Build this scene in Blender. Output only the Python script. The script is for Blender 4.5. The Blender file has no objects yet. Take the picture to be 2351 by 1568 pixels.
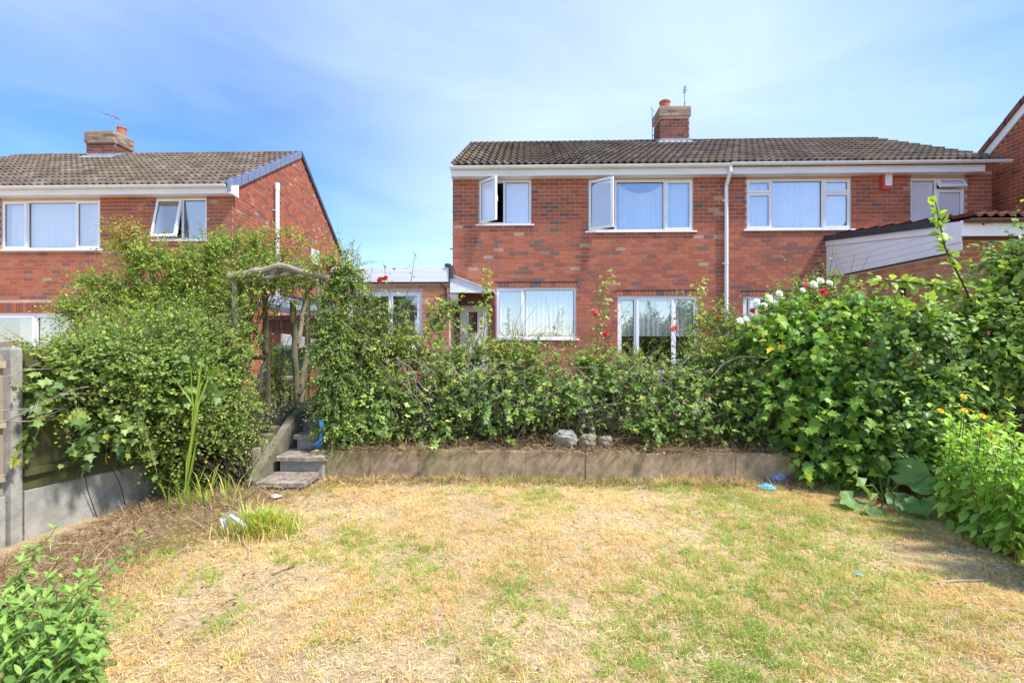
import bpy, math, random
import numpy as np
from mathutils import Vector, Matrix

rng = np.random.default_rng(7)
random.seed(7)
scene = bpy.context.scene
col = scene.collection

# ------------------------------------------------------------------ camera, sky, sun, exposure
F = 1100.0            # focal length in units of a 2351 pixel wide picture
TH = math.radians(1.6)
EYE = 1.5
CX, HY = 1175.5, 778.0
cam_d = bpy.data.cameras.new('camera')
cam = bpy.data.objects.new('camera', cam_d)
col.objects.link(cam)
cam.location = (0, 0, EYE)
cam.rotation_euler = (math.radians(90), 0, TH)
cam_d.sensor_width = 36.0
cam_d.lens = 36.0 * F / 2351.0
cam_d.shift_y = -6.0 / 2351.0
cam_d.clip_start = 0.05
cam_d.clip_end = 2000
scene.camera = cam

SUN_EL, SUN_AZ = math.radians(56), math.radians(115)      # azimuth clockwise from +Y
SKY_OFF = (3.3, 7.6, 1.6)
world = bpy.data.worlds.new('World')
scene.world = world
world.use_nodes = True
wt = world.node_tree
for n in list(wt.nodes):
    wt.nodes.remove(n)
w_out = wt.nodes.new('ShaderNodeOutputWorld')
w_bg = wt.nodes.new('ShaderNodeBackground')
w_sky = wt.nodes.new('ShaderNodeTexSky')
w_sky.sky_type = 'NISHITA'
w_sky.sun_disc = False
w_sky.sun_elevation = SUN_EL
w_sky.sun_rotation = SUN_AZ
w_sky.air_density = 1.0
w_sky.dust_density = 0.0
w_sky.ozone_density = 3.0
w_tc = wt.nodes.new('ShaderNodeTexCoord')
w_map = wt.nodes.new('ShaderNodeMapping')          # broad veils of thin cloud
w_map.inputs['Location'].default_value = SKY_OFF
w_n = wt.nodes.new('ShaderNodeTexNoise')
w_n.inputs['Scale'].default_value = 0.85
w_n.inputs['Detail'].default_value = 2.0
w_n.inputs['Roughness'].default_value = 0.4
w_map2 = wt.nodes.new('ShaderNodeMapping')         # fine cirrus streaks
w_map2.inputs['Scale'].default_value = (1.0, 1.0, 3.2)
w_map2.inputs['Rotation'].default_value = (0.0, 0.35, 0.2)
w_n2 = wt.nodes.new('ShaderNodeTexNoise')
w_n2.inputs['Scale'].default_value = 2.6
w_n2.inputs['Detail'].default_value = 8
w_n2.inputs['Roughness'].default_value = 0.55
w_n2.inputs['Distortion'].default_value = 0.7
w_add = wt.nodes.new('ShaderNodeMath')
w_add.operation = 'MULTIPLY_ADD'
w_add.inputs[1].default_value = 0.20
w_r = wt.nodes.new('ShaderNodeValToRGB')
w_r.color_ramp.elements[0].position = 0.40
w_r.color_ramp.elements[0].color = (0.0, 0.0, 0.0, 1)
w_r.color_ramp.elements[1].position = 0.84
w_r.color_ramp.elements[1].color = (0.66, 0.66, 0.66, 1)
w_mix = wt.nodes.new('ShaderNodeMixRGB')
w_mix.inputs['Color2'].default_value = (5.0, 5.7, 7.0, 1)
w_bg.inputs['Strength'].default_value = 0.148
L = wt.links.new
L(w_tc.outputs['Generated'], w_map.inputs['Vector'])
L(w_map.outputs['Vector'], w_n.inputs['Vector'])
L(w_tc.outputs['Generated'], w_map2.inputs['Vector'])
L(w_map2.outputs['Vector'], w_n2.inputs['Vector'])
L(w_n2.outputs['Fac'], w_add.inputs[0])
L(w_n.outputs['Fac'], w_add.inputs[2])
L(w_add.outputs[0], w_r.inputs['Fac'])
L(w_r.outputs['Color'], w_mix.inputs['Fac'])
w_hs = wt.nodes.new('ShaderNodeHueSaturation')
w_hs.inputs['Hue'].default_value = 0.512
w_hs.inputs['Saturation'].default_value = 1.38
w_hs.inputs['Value'].default_value = 0.92
L(w_sky.outputs['Color'], w_hs.inputs['Color'])
L(w_hs.outputs['Color'], w_mix.inputs['Color1'])
L(w_mix.outputs['Color'], w_bg.inputs['Color'])
L(w_bg.outputs['Background'], w_out.inputs['Surface'])

sun_d = bpy.data.lights.new('sun', 'SUN')
sun_d.energy = 3.9
sun_d.angle = math.radians(6.0)
sun_d.color = (1.0, 0.95, 0.88)
sun = bpy.data.objects.new('sun', sun_d)
col.objects.link(sun)
to_sun = Vector((math.cos(SUN_EL) * math.sin(SUN_AZ), math.cos(SUN_EL) * math.cos(SUN_AZ), math.sin(SUN_EL)))
sun.rotation_euler = to_sun.to_track_quat('Z', 'Y').to_euler()
sun.location = (5, -5, 12)

vs = scene.view_settings
vs.view_transform = 'Standard'
vs.look = 'None'
vs.gamma = 1.0
vs.exposure = 0.9
vs.use_curve_mapping = False


# ------------------------------------------------------------------ helpers
def ray(px, py):
    u = (px - CX) / F
    v = (HY - py) / F
    return (u * math.cos(TH) - math.sin(TH), u * math.sin(TH) + math.cos(TH), v)


def W(px, py, Y):
    """point seen at (px, py) that lies at world depth Y"""
    d = ray(px, py)
    t = Y / d[1]
    return Vector((d[0] * t, Y, EYE + d[2] * t))


def G(px, py, z=0.0):
    """point of the level z seen at (px, py)"""
    d = ray(px, py)
    t = (z - EYE) / d[2]
    return Vector((d[0] * t, d[1] * t, z))


def tag(o, label=None, cat=None, group=None, kind=None):
    if label: o['label'] = label
    if cat: o['category'] = cat
    if group: o['group'] = group
    if kind: o['kind'] = kind
    return o


def thing(name, loc, label, cat, group=None):
    o = bpy.data.objects.new(name, None)
    o.empty_display_size = 0.1
    col.objects.link(o)
    o.location = loc
    return tag(o, label, cat, group)


def attach(o, parent):
    if parent is not None:
        o.parent = parent
        if parent.parent is None and parent.type == 'EMPTY':
            o.matrix_parent_inverse = Matrix.Translation(-Vector(parent.location))
    return o


class MB:
    def __init__(self):
        self.v = []
        self.f = []
        self.t = []

    def add(self, verts, faces, tint=0.5):
        b = len(self.v)
        self.v.extend([tuple(x) for x in verts])
        self.f.extend([tuple(i + b for i in f) for f in faces])
        self.t.extend([tint] * len(faces))
        return self

    def box(self, a, b, tint=0.5):
        x0, y0, z0 = a
        x1, y1, z1 = b
        return self.add([(x0, y0, z0), (x1, y0, z0), (x1, y1, z0), (x0, y1, z0),
                         (x0, y0, z1), (x1, y0, z1), (x1, y1, z1), (x0, y1, z1)],
                        [(3, 2, 1, 0), (4, 5, 6, 7), (0, 1, 5, 4), (1, 2, 6, 5), (2, 3, 7, 6), (3, 0, 4, 7)], tint)

    def obox(self, O, U, V, N, tint=0.5):
        """box from a corner and three edge vectors"""
        O, U, V, N = Vector(O), Vector(U), Vector(V), Vector(N)
        p = [O, O + U, O + U + V, O + V]
        p += [q + N for q in p]
        return self.add(p, [(3, 2, 1, 0), (4, 5, 6, 7), (0, 1, 5, 4), (1, 2, 6, 5), (2, 3, 7, 6), (3, 0, 4, 7)], tint)

    def quad(self, a, b, c, d, tint=0.5):
        return self.add([a, b, c, d], [(0, 1, 2, 3)], tint)

    def prism(self, pts, d, tint=0.5):
        """extrude a polygon by vector d"""
        d = Vector(d)
        n = len(pts)
        p = [Vector(q) for q in pts]
        p += [q + d for q in p]
        fs = [tuple(range(n))[::-1], tuple(range(n, 2 * n))]
        fs += [(i, (i + 1) % n, n + (i + 1) % n, n + i) for i in range(n)]
        return self.add(p, fs, tint)

    def tube(self, path, r, n=6, tint=0.5, cap=True):
        path = [Vector(p) for p in path]
        m = len(path)
        rs = r if isinstance(r, (list, tuple)) else [r] * m
        vs_, fs = [], []
        for i, p in enumerate(path):
            t = (path[min(i + 1, m - 1)] - path[max(i - 1, 0)]).normalized()
            a = t.cross(Vector((0.31, 0.17, 0.93)))
            if a.length < 1e-3: a = t.cross(Vector((1, 0, 0)))
            a.normalize()
            b = t.cross(a)
            for k in range(n):
                an = 2 * math.pi * k / n
                vs_.append(p + (a * math.cos(an) + b * math.sin(an)) * rs[i])
        for i in range(m - 1):
            for k in range(n):
                fs.append((i * n + k, i * n + (k + 1) % n, (i + 1) * n + (k + 1) % n, (i + 1) * n + k))
        if cap:
            fs.append(tuple(range(n))[::-1])
            fs.append(tuple(range((m - 1) * n, m * n)))
        return self.add(vs_, fs, tint)

    def lathe(self, c, prof, n=12, tint=0.5):
        c = Vector(c)
        vs_, fs = [], []
        for r, z in prof:
            for k in range(n):
                an = 2 * math.pi * k / n
                vs_.append(c + Vector((r * math.cos(an), r * math.sin(an), z)))
        for i in range(len(prof) - 1):
            for k in range(n):
                fs.append((i * n + k, i * n + (k + 1) % n, (i + 1) * n + (k + 1) % n, (i + 1) * n + k))
        fs.append(tuple(range(n))[::-1])
        fs.append(tuple(range((len(prof) - 1) * n, len(prof) * n)))
        return self.add(vs_, fs, tint)

    def mesh(self, name, mat, smooth=False):
        me = bpy.data.meshes.new(name)
        me.from_pydata(self.v, [], self.f)
        me.update()
        at = me.attributes.new('tint', 'FLOAT', 'FACE')
        at.data.foreach_set('value', np.array(self.t, dtype=np.float32))
        if mat: me.materials.append(mat)
        if smooth:
            me.polygons.foreach_set('use_smooth', [True] * len(me.polygons))
        return me

    def build(self, name, mat, parent=None, smooth=False, label=None, kind=None):
        o = bpy.data.objects.new(name, self.mesh(name, mat, smooth))
        col.objects.link(o)
        attach(o, parent)
        return tag(o, label, None, None, kind)


def fast_mesh(name, V, Fc, tint, mat, smooth=False):
    """V (n,3), Fc (m,k) all faces with the same corner count, tint (m)"""
    me = bpy.data.meshes.new(name)
    me.vertices.add(len(V))
    me.vertices.foreach_set('co', np.asarray(V, np.float32).ravel())
    m, k = Fc.shape
    me.loops.add(m * k)
    me.loops.foreach_set('vertex_index', np.asarray(Fc, np.int32).ravel())
    me.polygons.add(m)
    me.polygons.foreach_set('loop_start', np.arange(0, m * k, k, dtype=np.int32))
    me.update(calc_edges=True)
    at = me.attributes.new('tint', 'FLOAT', 'FACE')
    at.data.foreach_set('value', np.asarray(tint, np.float32))
    if smooth:
        me.polygons.foreach_set('use_smooth', np.ones(m, dtype=bool))
    me.materials.append(mat)
    return me


def link_mesh(name, me, parent=None, kind=None):
    o = bpy.data.objects.new(name, me)
    col.objects.link(o)
    attach(o, parent)
    if kind: o['kind'] = kind
    return o


_grids = [rng.random((64, 64)) for _ in range(6)]


def vnoise(x, y, sc, k=0):
    x = np.asarray(x) * sc + 17.3 * (k + 1)
    y = np.asarray(y) * sc + 9.1 * (k + 1)
    g = _grids[k % 6]
    xi = np.floor(x).astype(int)
    yi = np.floor(y).astype(int)
    fx = x - xi
    fy = y - yi
    fx = fx * fx * (3 - 2 * fx)
    fy = fy * fy * (3 - 2 * fy)
    a = g[xi % 64, yi % 64]
    b = g[(xi + 1) % 64, yi % 64]
    c = g[xi % 64, (yi + 1) % 64]
    d = g[(xi + 1) % 64, (yi + 1) % 64]
    return (a * (1 - fx) + b * fx) * (1 - fy) + (c * (1 - fx) + d * fx) * fy


def fbm(x, y, sc, k=0):
    return 0.55 * vnoise(x, y, sc, k) + 0.3 * vnoise(x, y, sc * 2.3, k + 1) + 0.15 * vnoise(x, y, sc * 5.1, k + 2)


# ------------------------------------------------------------------ materials
def new_mat(name):
    m = bpy.data.materials.new(name)
    m.use_nodes = True
    nt = m.node_tree
    p = nt.nodes['Principled BSDF']
    return m, nt, p


def tint_node(nt):
    a = nt.nodes.new('ShaderNodeAttribute')
    a.attribute_name = 'tint'
    b = nt.nodes.new('ShaderNodeAttribute')
    b.attribute_type = 'OBJECT'
    b.attribute_name = 'tint'
    s = nt.nodes.new('ShaderNodeMath')
    s.operation = 'ADD'
    nt.links.new(a.outputs['Fac'], s.inputs[0])
    nt.links.new(b.outputs['Fac'], s.inputs[1])
    return s.outputs[0]


def ramp(nt, fac, stops, interp='LINEAR'):
    r = nt.nodes.new('ShaderNodeValToRGB')
    r.color_ramp.interpolation = interp
    els = r.color_ramp.elements
    while len(els) < len(stops): els.new(0.5)
    for e, (pos, c) in zip(els, stops):
        e.position = pos
        e.color = (c[0], c[1], c[2], 1)
    nt.links.new(fac, r.inputs['Fac'])
    return r.outputs['Color']


def noise(nt, scale, detail=4, rough=0.55, dist=0.0, sc3=None):
    tc = nt.nodes.new('ShaderNodeTexCoord')
    n = nt.nodes.new('ShaderNodeTexNoise')
    n.inputs['Scale'].default_value = scale
    n.inputs['Detail'].default_value = detail
    n.inputs['Roughness'].default_value = rough
    n.inputs['Distortion'].default_value = dist
    geo = nt.nodes.new('ShaderNodeNewGeometry')
    src = geo.outputs['Position']
    if sc3:
        mp = nt.nodes.new('ShaderNodeMapping')
        mp.inputs['Scale'].default_value = sc3
        nt.links.new(src, mp.inputs['Vector'])
        src = mp.outputs['Vector']
    nt.links.new(src, n.inputs['Vector'])
    nt.nodes.remove(tc)
    return n.outputs['Fac']


def mixc(nt, fac, a, b, mode='MIX'):
    m = nt.nodes.new('ShaderNodeMixRGB')
    m.blend_type = mode
    for s, v in ((m.inputs['Fac'], fac), (m.inputs['Color1'], a), (m.inputs['Color2'], b)):
        if hasattr(v, 'links') or hasattr(v, 'is_linked'):
            nt.links.new(v, s)
        elif isinstance(v, (int, float)):
            s.default_value = v
        else:
            s.default_value = (v[0], v[1], v[2], 1)
    return m.outputs['Color']


def bump(nt, p, h, strength=0.3, dist=0.01):
    b = nt.nodes.new('ShaderNodeBump')
    b.inputs['Strength'].default_value = strength
    b.inputs['Distance'].default_value = dist
    nt.links.new(h, b.inputs['Height'])
    nt.links.new(b.outputs['Normal'], p.inputs['Normal'])


def plain(name, c, rough=0.6, c2=None, scale=6, spec=0.4, bmp=0.0, sc3=None, lo=0.35, hi=0.65, metal=0.0):
    m, nt, p = new_mat(name)
    p.inputs['Roughness'].default_value = rough
    p.inputs['Specular IOR Level'].default_value = spec
    p.inputs['Metallic'].default_value = metal
    if c2 is None:
        c2 = tuple(x * 0.82 for x in c)
    n = noise(nt, scale, 6, 0.6, 0.0, sc3)
    nt.links.new(ramp(nt, n, [(lo, c), (hi, c2)]), p.inputs['Base Color'])
    if bmp:
        bump(nt, p, noise(nt, scale * 8, 5, 0.65, 0, sc3), bmp, 0.006)
    return m


def brick_mat(name, stops, dirt=(0.10, 0.075, 0.06)):
    m, nt, p = new_mat(name)
    p.inputs['Roughness'].default_value = 0.88
    p.inputs['Specular IOR Level'].default_value = 0.2
    base = ramp(nt, tint_node(nt), stops, 'CONSTANT')
    n1 = noise(nt, 28, 4, 0.6)
    c = mixc(nt, 0.55, base, ramp(nt, n1, [(0.3, (0.62, 0.60, 0.58)), (0.7, (1.25, 1.2, 1.15))]), 'MULTIPLY')
    n2 = noise(nt, 1.1, 4, 0.6)
    c = mixc(nt, ramp(nt, n2, [(0.5, (0, 0, 0)), (0.8, (0.35, 0.35, 0.35))]), c, dirt)
    n3 = noise(nt, 2.6, 4, 0.6, 0.1, (1, 1, 0.13))
    c = mixc(nt, ramp(nt, n3, [(0.54, (0, 0, 0)), (0.78, (0.42, 0.42, 0.42))]), c, dirt)
    nt.links.new(c, p.inputs['Base Color'])
    bump(nt, p, noise(nt, 90, 4, 0.6), 0.35, 0.004)
    return m


MAIN_STOPS = [(0.0, (0.43, 0.134, 0.077)), (0.22, (0.375, 0.113, 0.068)), (0.42, (0.455, 0.150, 0.084)), (0.60, (0.35, 0.108, 0.068)),
              (0.74, (0.40, 0.148, 0.096)), (0.84, (0.28, 0.102, 0.075)), (0.91, (0.215, 0.108, 0.090)), (0.96, (0.185, 0.122, 0.120)), (0.98, (0.46, 0.29, 0.20))]
M = {}
M['brick'] = brick_mat('house_brick', MAIN_STOPS)
M['brick_orange'] = brick_mat('orange_brick', [(0.0, (0.48, 0.205, 0.105)), (0.3, (0.52, 0.235, 0.125)), (0.55, (0.44, 0.175, 0.095)), (0.8, (0.54, 0.265, 0.16)), (0.93, (0.38, 0.15, 0.095))])
M['brick_red'] = brick_mat('red_brick', [(0.0, (0.36, 0.10, 0.055)), (0.4, (0.40, 0.12, 0.065)), (0.75, (0.32, 0.085, 0.05)), (0.92, (0.22, 0.07, 0.05))])
M['brick_chimney'] = brick_mat('chimney_brick', [(0.0, (0.20, 0.075, 0.052)), (0.4, (0.155, 0.065, 0.05)), (0.7, (0.25, 0.095, 0.06)), (0.9, (0.11, 0.06, 0.05))])
M['brick_grey'] = brick_mat('weathered_brick', [(0.0, (0.30, 0.25, 0.18)), (0.4, (0.25, 0.20, 0.15)), (0.7, (0.34, 0.29, 0.22)), (0.9, (0.20, 0.12, 0.09))])
M['mortar'] = plain('mortar', (0.60, 0.43, 0.33), 0.95, (0.50, 0.34, 0.25), 3, 0.1, 0.3)
M['mortar_pale'] = plain('pale_mortar', (0.62, 0.46, 0.36), 0.95, (0.54, 0.38, 0.29), 3, 0.1, 0.3)
M['upvc'] = plain('white_upvc', (0.84, 0.85, 0.88), 0.32, (0.78, 0.79, 0.82), 2.5, 0.5)
M['upvc_dirty'] = plain('weathered_white_upvc', (0.78, 0.79, 0.80), 0.4, (0.62, 0.62, 0.60), 1.6, 0.45, 0, (1, 1, 6), 0.45, 0.85)
M['gasket'] = plain('black_rubber', (0.02, 0.02, 0.022), 0.6)
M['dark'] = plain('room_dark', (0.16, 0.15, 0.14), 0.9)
M['black'] = plain('black_plastic', (0.025, 0.025, 0.03), 0.45, (0.05, 0.05, 0.055), 8)
M['iron'] = plain('black_iron', (0.03, 0.025, 0.022), 0.55)
M['lead'] = plain('lead_sheet', (0.22, 0.24, 0.29), 0.55, (0.32, 0.34, 0.38), 5, 0.5, 0.2)
M['terracotta'] = plain('terracotta', (0.46, 0.17, 0.10), 0.8, (0.36, 0.14, 0.09), 9, 0.2)
M['verge'] = plain('slate_blue_verge_plastic', (0.17, 0.20, 0.30), 0.45, (0.14, 0.165, 0.25), 4, 0.5)
M['vergedark'] = plain('dark_verge_plastic', (0.030, 0.034, 0.045), 0.5, (0.05, 0.055, 0.065), 4, 0.4)
M['alarm_red'] = plain('alarm_red', (0.55, 0.09, 0.05), 0.4)
M['galv'] = plain('galvanised_metal', (0.38, 0.38, 0.36), 0.45, (0.24, 0.22, 0.20), 12, 0.5, 0, None, 0.4, 0.6, 0.5)
M['brown_gutter'] = plain('brown_plastic', (0.11, 0.055, 0.04), 0.4, (0.14, 0.07, 0.05), 5)
M['tile_red'] = plain('red_brown_tile', (0.24, 0.11, 0.08), 0.85, (0.16, 0.08, 0.06), 6, 0.2, 0.3)
M['concrete'] = plain('concrete', (0.40, 0.375, 0.33), 0.9, (0.25, 0.235, 0.195), 7, 0.2, 0.8, None, 0.38, 0.68)
M['paving'] = plain('paving_slab', (0.38, 0.325, 0.275), 0.9, (0.19, 0.155, 0.12), 11, 0.2, 0.7)
M['screen'] = plain('pale_concrete', (0.44, 0.37, 0.27), 0.9, (0.30, 0.25, 0.18), 6, 0.2, 0.4)
M['white_render'] = plain('white_render', (0.62, 0.60, 0.56), 0.9, (0.45, 0.43, 0.38), 4, 0.2, 0.3)
M['cream'] = plain('cream_paint', (0.72, 0.70, 0.62), 0.5, (0.60, 0.58, 0.50), 4)
M['felt'] = plain('roofing_felt', (0.10, 0.11, 0.13), 0.55, (0.22, 0.23, 0.27), 5, 0.5, 0.4)
M['shed_wood'] = plain('red_brown_boards', (0.16, 0.055, 0.035), 0.7, (0.10, 0.035, 0.025), 5, 0.3, 0.3, (1, 1, 0.15))
M['bin'] = plain('green_bin_plastic', (0.035, 0.125, 0.075), 0.42, (0.03, 0.10, 0.062), 4, 0.45)
M['soil'] = plain('soil', (0.10, 0.07, 0.045), 0.95, (0.20, 0.145, 0.09), 7, 0.1, 0.8)
M['bark'] = plain('bark', (0.10, 0.075, 0.05), 0.9, (0.055, 0.04, 0.03), 14, 0.15, 0.5)
M['twig'] = plain('dead_twig', (0.42, 0.37, 0.31), 0.9, (0.30, 0.25, 0.20), 18, 0.15)
M['stem'] = plain('green_stem', (0.12, 0.16, 0.05), 0.7, (0.16, 0.11, 0.05), 6, 0.3)
M['stone'] = plain('pale_stone', (0.34, 0.33, 0.30), 0.9, (0.20, 0.18, 0.145), 9, 0.2, 0.6)
M['stone_moss'] = plain('mossy_stone', (0.17, 0.145, 0.08), 0.95, (0.30, 0.27, 0.21), 6, 0.15, 0.6)
M['plastic_white'] = plain('white_plastic_bag', (0.78, 0.77, 0.74), 0.35, (0.62, 0.6, 0.56), 12)
M['plastic_blue'] = plain('blue_plastic_bag', (0.10, 0.40, 0.62), 0.3, (0.20, 0.55, 0.75), 14, 0.5)
M['plastic_lilac'] = plain('lilac_plastic_bag', (0.32, 0.34, 0.55), 0.3, (0.45, 0.47, 0.66), 14, 0.5)
M['rope'] = plain('blue_rope', (0.03, 0.16, 0.42), 0.6, (0.05, 0.25, 0.5), 60)
M['green_board'] = plain('green_stained_board', (0.17, 0.24, 0.13), 0.85, (0.25, 0.26, 0.18), 6, 0.2, 0.3, (1, 1, 0.2))
M['kerb'] = plain('mossy_kerb', (0.24, 0.215, 0.17), 0.95, (0.12, 0.115, 0.06), 5, 0.15, 0.6)
M['plant_pot'] = plain('green_pot', (0.02, 0.10, 0.075), 0.4)


def wood_mat(name, a, b, moss=None, sc3=(1, 1, 0.12), scale=10):
    m, nt, p = new_mat(name)
    p.inputs['Roughness'].default_value = 0.88
    p.inputs['Specular IOR Level'].default_value = 0.15
    n = noise(nt, scale, 6, 0.65, 0.3, sc3)
    c = ramp(nt, n, [(0.3, a), (0.7, b)])
    if moss:
        c = mixc(nt, ramp(nt, noise(nt, 3.0, 4, 0.6), [(0.40, (0, 0, 0)), (0.62, (0.85, 0.85, 0.85))]), c, moss)
    v = nt.nodes.new('ShaderNodeMath')
    v.operation = 'MULTIPLY_ADD'
    v.inputs[1].default_value = 0.5
    v.inputs[2].default_value = 0.75
    nt.links.new(tint_node(nt), v.inputs[0])
    c = mixc(nt, 1.0, c, v.outputs[0], 'MULTIPLY')
    nt.links.new(c, p.inputs['Base Color'])
    bump(nt, p, n, 0.4, 0.006)
    return m


M['log'] = wood_mat('weathered_log', (0.30, 0.25, 0.18), (0.19, 0.155, 0.105), (0.16, 0.165, 0.07), (1, 1, 0.2))
M['log_pale'] = wood_mat('silvered_log', (0.33, 0.29, 0.225), (0.19, 0.165, 0.12), None, (0.4, 1, 1))
M['fence_board'] = wood_mat('shaded_algae_board', (0.13, 0.115, 0.06), (0.085, 0.08, 0.04), (0.075, 0.085, 0.03))  # algae green, with the shade on this panel put into the dark colour
M['fence_pale'] = wood_mat('pale_fence_board', (0.44, 0.36, 0.25), (0.34, 0.28, 0.19))
M['fence_old'] = wood_mat('old_grey_board', (0.16, 0.135, 0.105), (0.10, 0.085, 0.065), None, (0.12, 0.12, 1))


def tile_material():
    m, nt, p = new_mat('lichened_concrete_tile')
    p.inputs['Roughness'].default_value = 0.92
    p.inputs['Specular IOR Level'].default_value = 0.15
    base = ramp(nt, tint_node(nt), [(0.0, (0.092, 0.070, 0.057)), (0.5, (0.135, 0.107, 0.087)), (1.0, (0.20, 0.168, 0.140))])
    n1 = noise(nt, 16, 6, 0.7)
    c = mixc(nt, 0.8, base, ramp(nt, n1, [(0.28, (0.40, 0.37, 0.33)), (0.55, (1.05, 1.03, 0.99)), (0.78, (2.1, 2.05, 1.9))]), 'MULTIPLY')
    n2 = noise(nt, 0.75, 5, 0.65)
    n3 = noise(nt, 9, 5, 0.7)
    mm = mixc(nt, 1.0, ramp(nt, n2, [(0.46, (0, 0, 0)), (0.66, (1, 1, 1))]), ramp(nt, n3, [(0.42, (0, 0, 0)), (0.62, (0.9, 0.9, 0.9))]), 'MULTIPLY')
    c = mixc(nt, mm, c, (0.17, 0.135, 0.055))
    nt.links.new(c, p.inputs['Base Color'])
    bump(nt, p, noise(nt, 50, 4, 0.7), 0.5, 0.008)
    return m


M['tile'] = tile_material()


def glass_material(name, refl=0.27, tint=(0.96, 0.97, 1.0), rough=0.02, body=None, waves=0.0):
    m, nt, p = new_mat(name)
    nt.nodes.remove(p)
    out = nt.nodes['Material Output']
    tr = nt.nodes.new('ShaderNodeBsdfTransparent')
    tr.inputs['Color'].default_value = (0.95, 0.97, 0.98, 1)
    gl = nt.nodes.new('ShaderNodeBsdfGlossy')
    gl.inputs['Color'].default_value = (*tint, 1)
    gl.inputs['Roughness'].default_value = rough
    mx = nt.nodes.new('ShaderNodeMixShader')
    mx.inputs['Fac'].default_value = refl
    under = tr.outputs[0]
    if body:
        df = nt.nodes.new('ShaderNodeBsdfDiffuse')
        df.inputs['Color'].default_value = (*body, 1)
        m2 = nt.nodes.new('ShaderNodeMixShader')
        m2.inputs['Fac'].default_value = 0.93
        nt.links.new(tr.outputs[0], m2.inputs[1])
        nt.links.new(df.outputs[0], m2.inputs[2])
        under = m2.outputs[0]
    b = nt.nodes.new('ShaderNodeBump')
    b.inputs['Strength'].default_value = 0.12 + waves
    b.inputs['Distance'].default_value = 0.004
    nt.links.new(noise(nt, 2.2 if not waves else 60, 2, 0.5), b.inputs['Height'])
    nt.links.new(b.outputs['Normal'], gl.inputs['Normal'])
    nt.links.new(under, mx.inputs[1])
    nt.links.new(gl.outputs[0], mx.inputs[2])
    nt.links.new(mx.outputs[0], out.inputs['Surface'])
    return m


M['glass'] = glass_material('window_glass')
M['glass_obscure'] = glass_material('obscured_glass', 0.25, (0.94, 0.97, 1.0), 0.10, (0.72, 0.80, 0.90), 0.2)


def cloth_material():
    m, nt, p = new_mat('net_curtain_cloth')
    out = nt.nodes['Material Output']
    p.inputs['Base Color'].default_value = (0.93, 0.935, 0.95, 1)
    p.inputs['Roughness'].default_value = 0.9
    tl = nt.nodes.new('ShaderNodeBsdfTranslucent')
    tl.inputs['Color'].default_value = (0.8, 0.82, 0.86, 1)
    mx = nt.nodes.new('ShaderNodeMixShader')
    mx.inputs['Fac'].default_value = 0.25
    nt.links.new(p.outputs[0], mx.inputs[1])
    nt.links.new(tl.outputs[0], mx.inputs[2])
    nt.links.new(mx.outputs[0], out.inputs['Surface'])
    return m


M['net'] = cloth_material()


def leaf_mat(name, stops, trans=0.36, rough=0.5, spec=0.35):
    m, nt, p = new_mat(name)
    out = nt.nodes['Material Output']
    c = ramp(nt, tint_node(nt), stops)
    n = noise(nt, 35, 3, 0.6)
    c = mixc(nt, 0.5, c, ramp(nt, n, [(0.3, (0.8, 0.82, 0.76)), (0.7, (1.25, 1.22, 1.12))]), 'MULTIPLY')
    nt.links.new(c, p.inputs['Base Color'])
    p.inputs['Roughness'].default_value = rough
    p.inputs['Specular IOR Level'].default_value = spec
    tl = nt.nodes.new('ShaderNodeBsdfTranslucent')
    c2 = mixc(nt, 1.0, c, (1.5, 1.55, 0.6), 'MULTIPLY')
    nt.links.new(c2, tl.inputs['Color'])
    mx = nt.nodes.new('ShaderNodeMixShader')
    mx.inputs['Fac'].default_value = trans
    nt.links.new(p.outputs[0], mx.inputs[1])
    nt.links.new(tl.outputs[0], mx.inputs[2])
    nt.links.new(mx.outputs[0], out.inputs['Surface'])
    return m


M['leaf_round'] = leaf_mat('round_leaf', [(0.0, (0.1151, 0.167, 0.0504)), (0.5, (0.1869, 0.2653, 0.073)), (0.85, (0.3018, 0.3735, 0.0781)), (1.0, (0.5462, 0.5306, 0.0882))])
M['leaf_fine'] = leaf_mat('fine_leaf', [(0.0, (0.1263, 0.189, 0.0432)), (0.5, (0.2356, 0.3252, 0.0646)), (0.85, (0.3872, 0.484, 0.0862)), (0.95, (0.4882, 0.5143, 0.1222)), (1.0, (0.4545, 0.242, 0.1006))])
M['leaf_bramble'] = leaf_mat('bramble_leaf', [(0.0, (0.1019, 0.1772, 0.0556)), (0.5, (0.1892, 0.3044, 0.0834)), (0.85, (0.3395, 0.4525, 0.1078)), (0.97, (0.5821, 0.5777, 0.1391)), (1.0, (0.7761, 0.4622, 0.1043))], 0.34, 0.46, 0.4)
M['leaf_ivy'] = leaf_mat('ivy_leaf', [(0.0, (0.0888, 0.1466, 0.0459)), (0.5, (0.1678, 0.2587, 0.0738)), (0.9, (0.3357, 0.4485, 0.0983)), (1.0, (0.5923, 0.5691, 0.131))])
M['leaf_maple'] = leaf_mat('lobed_leaf', [(0.0, (0.0996, 0.1976, 0.0391)), (0.5, (0.1719, 0.3162, 0.0571)), (0.85, (0.2896, 0.4586, 0.0751)), (0.99, (0.4707, 0.6008, 0.0901)), (1.0, (0.9956, 0.7116, 0.0751))])
M['leaf_apple'] = leaf_mat('apple_leaf', [(0.0, (0.1152, 0.1983, 0.0738)), (0.5, (0.1824, 0.3018, 0.0901)), (0.85, (0.3264, 0.4657, 0.095)), (1.0, (0.5759, 0.6382, 0.1147))], 0.34, 0.45, 0.4)
M['leaf_flower'] = leaf_mat('lance_leaf', [(0.0, (0.1701, 0.315, 0.0576)), (0.5, (0.2741, 0.459, 0.081)), (0.9, (0.4158, 0.621, 0.1044)), (1.0, (0.6615, 0.648, 0.144))], 0.35)
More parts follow.
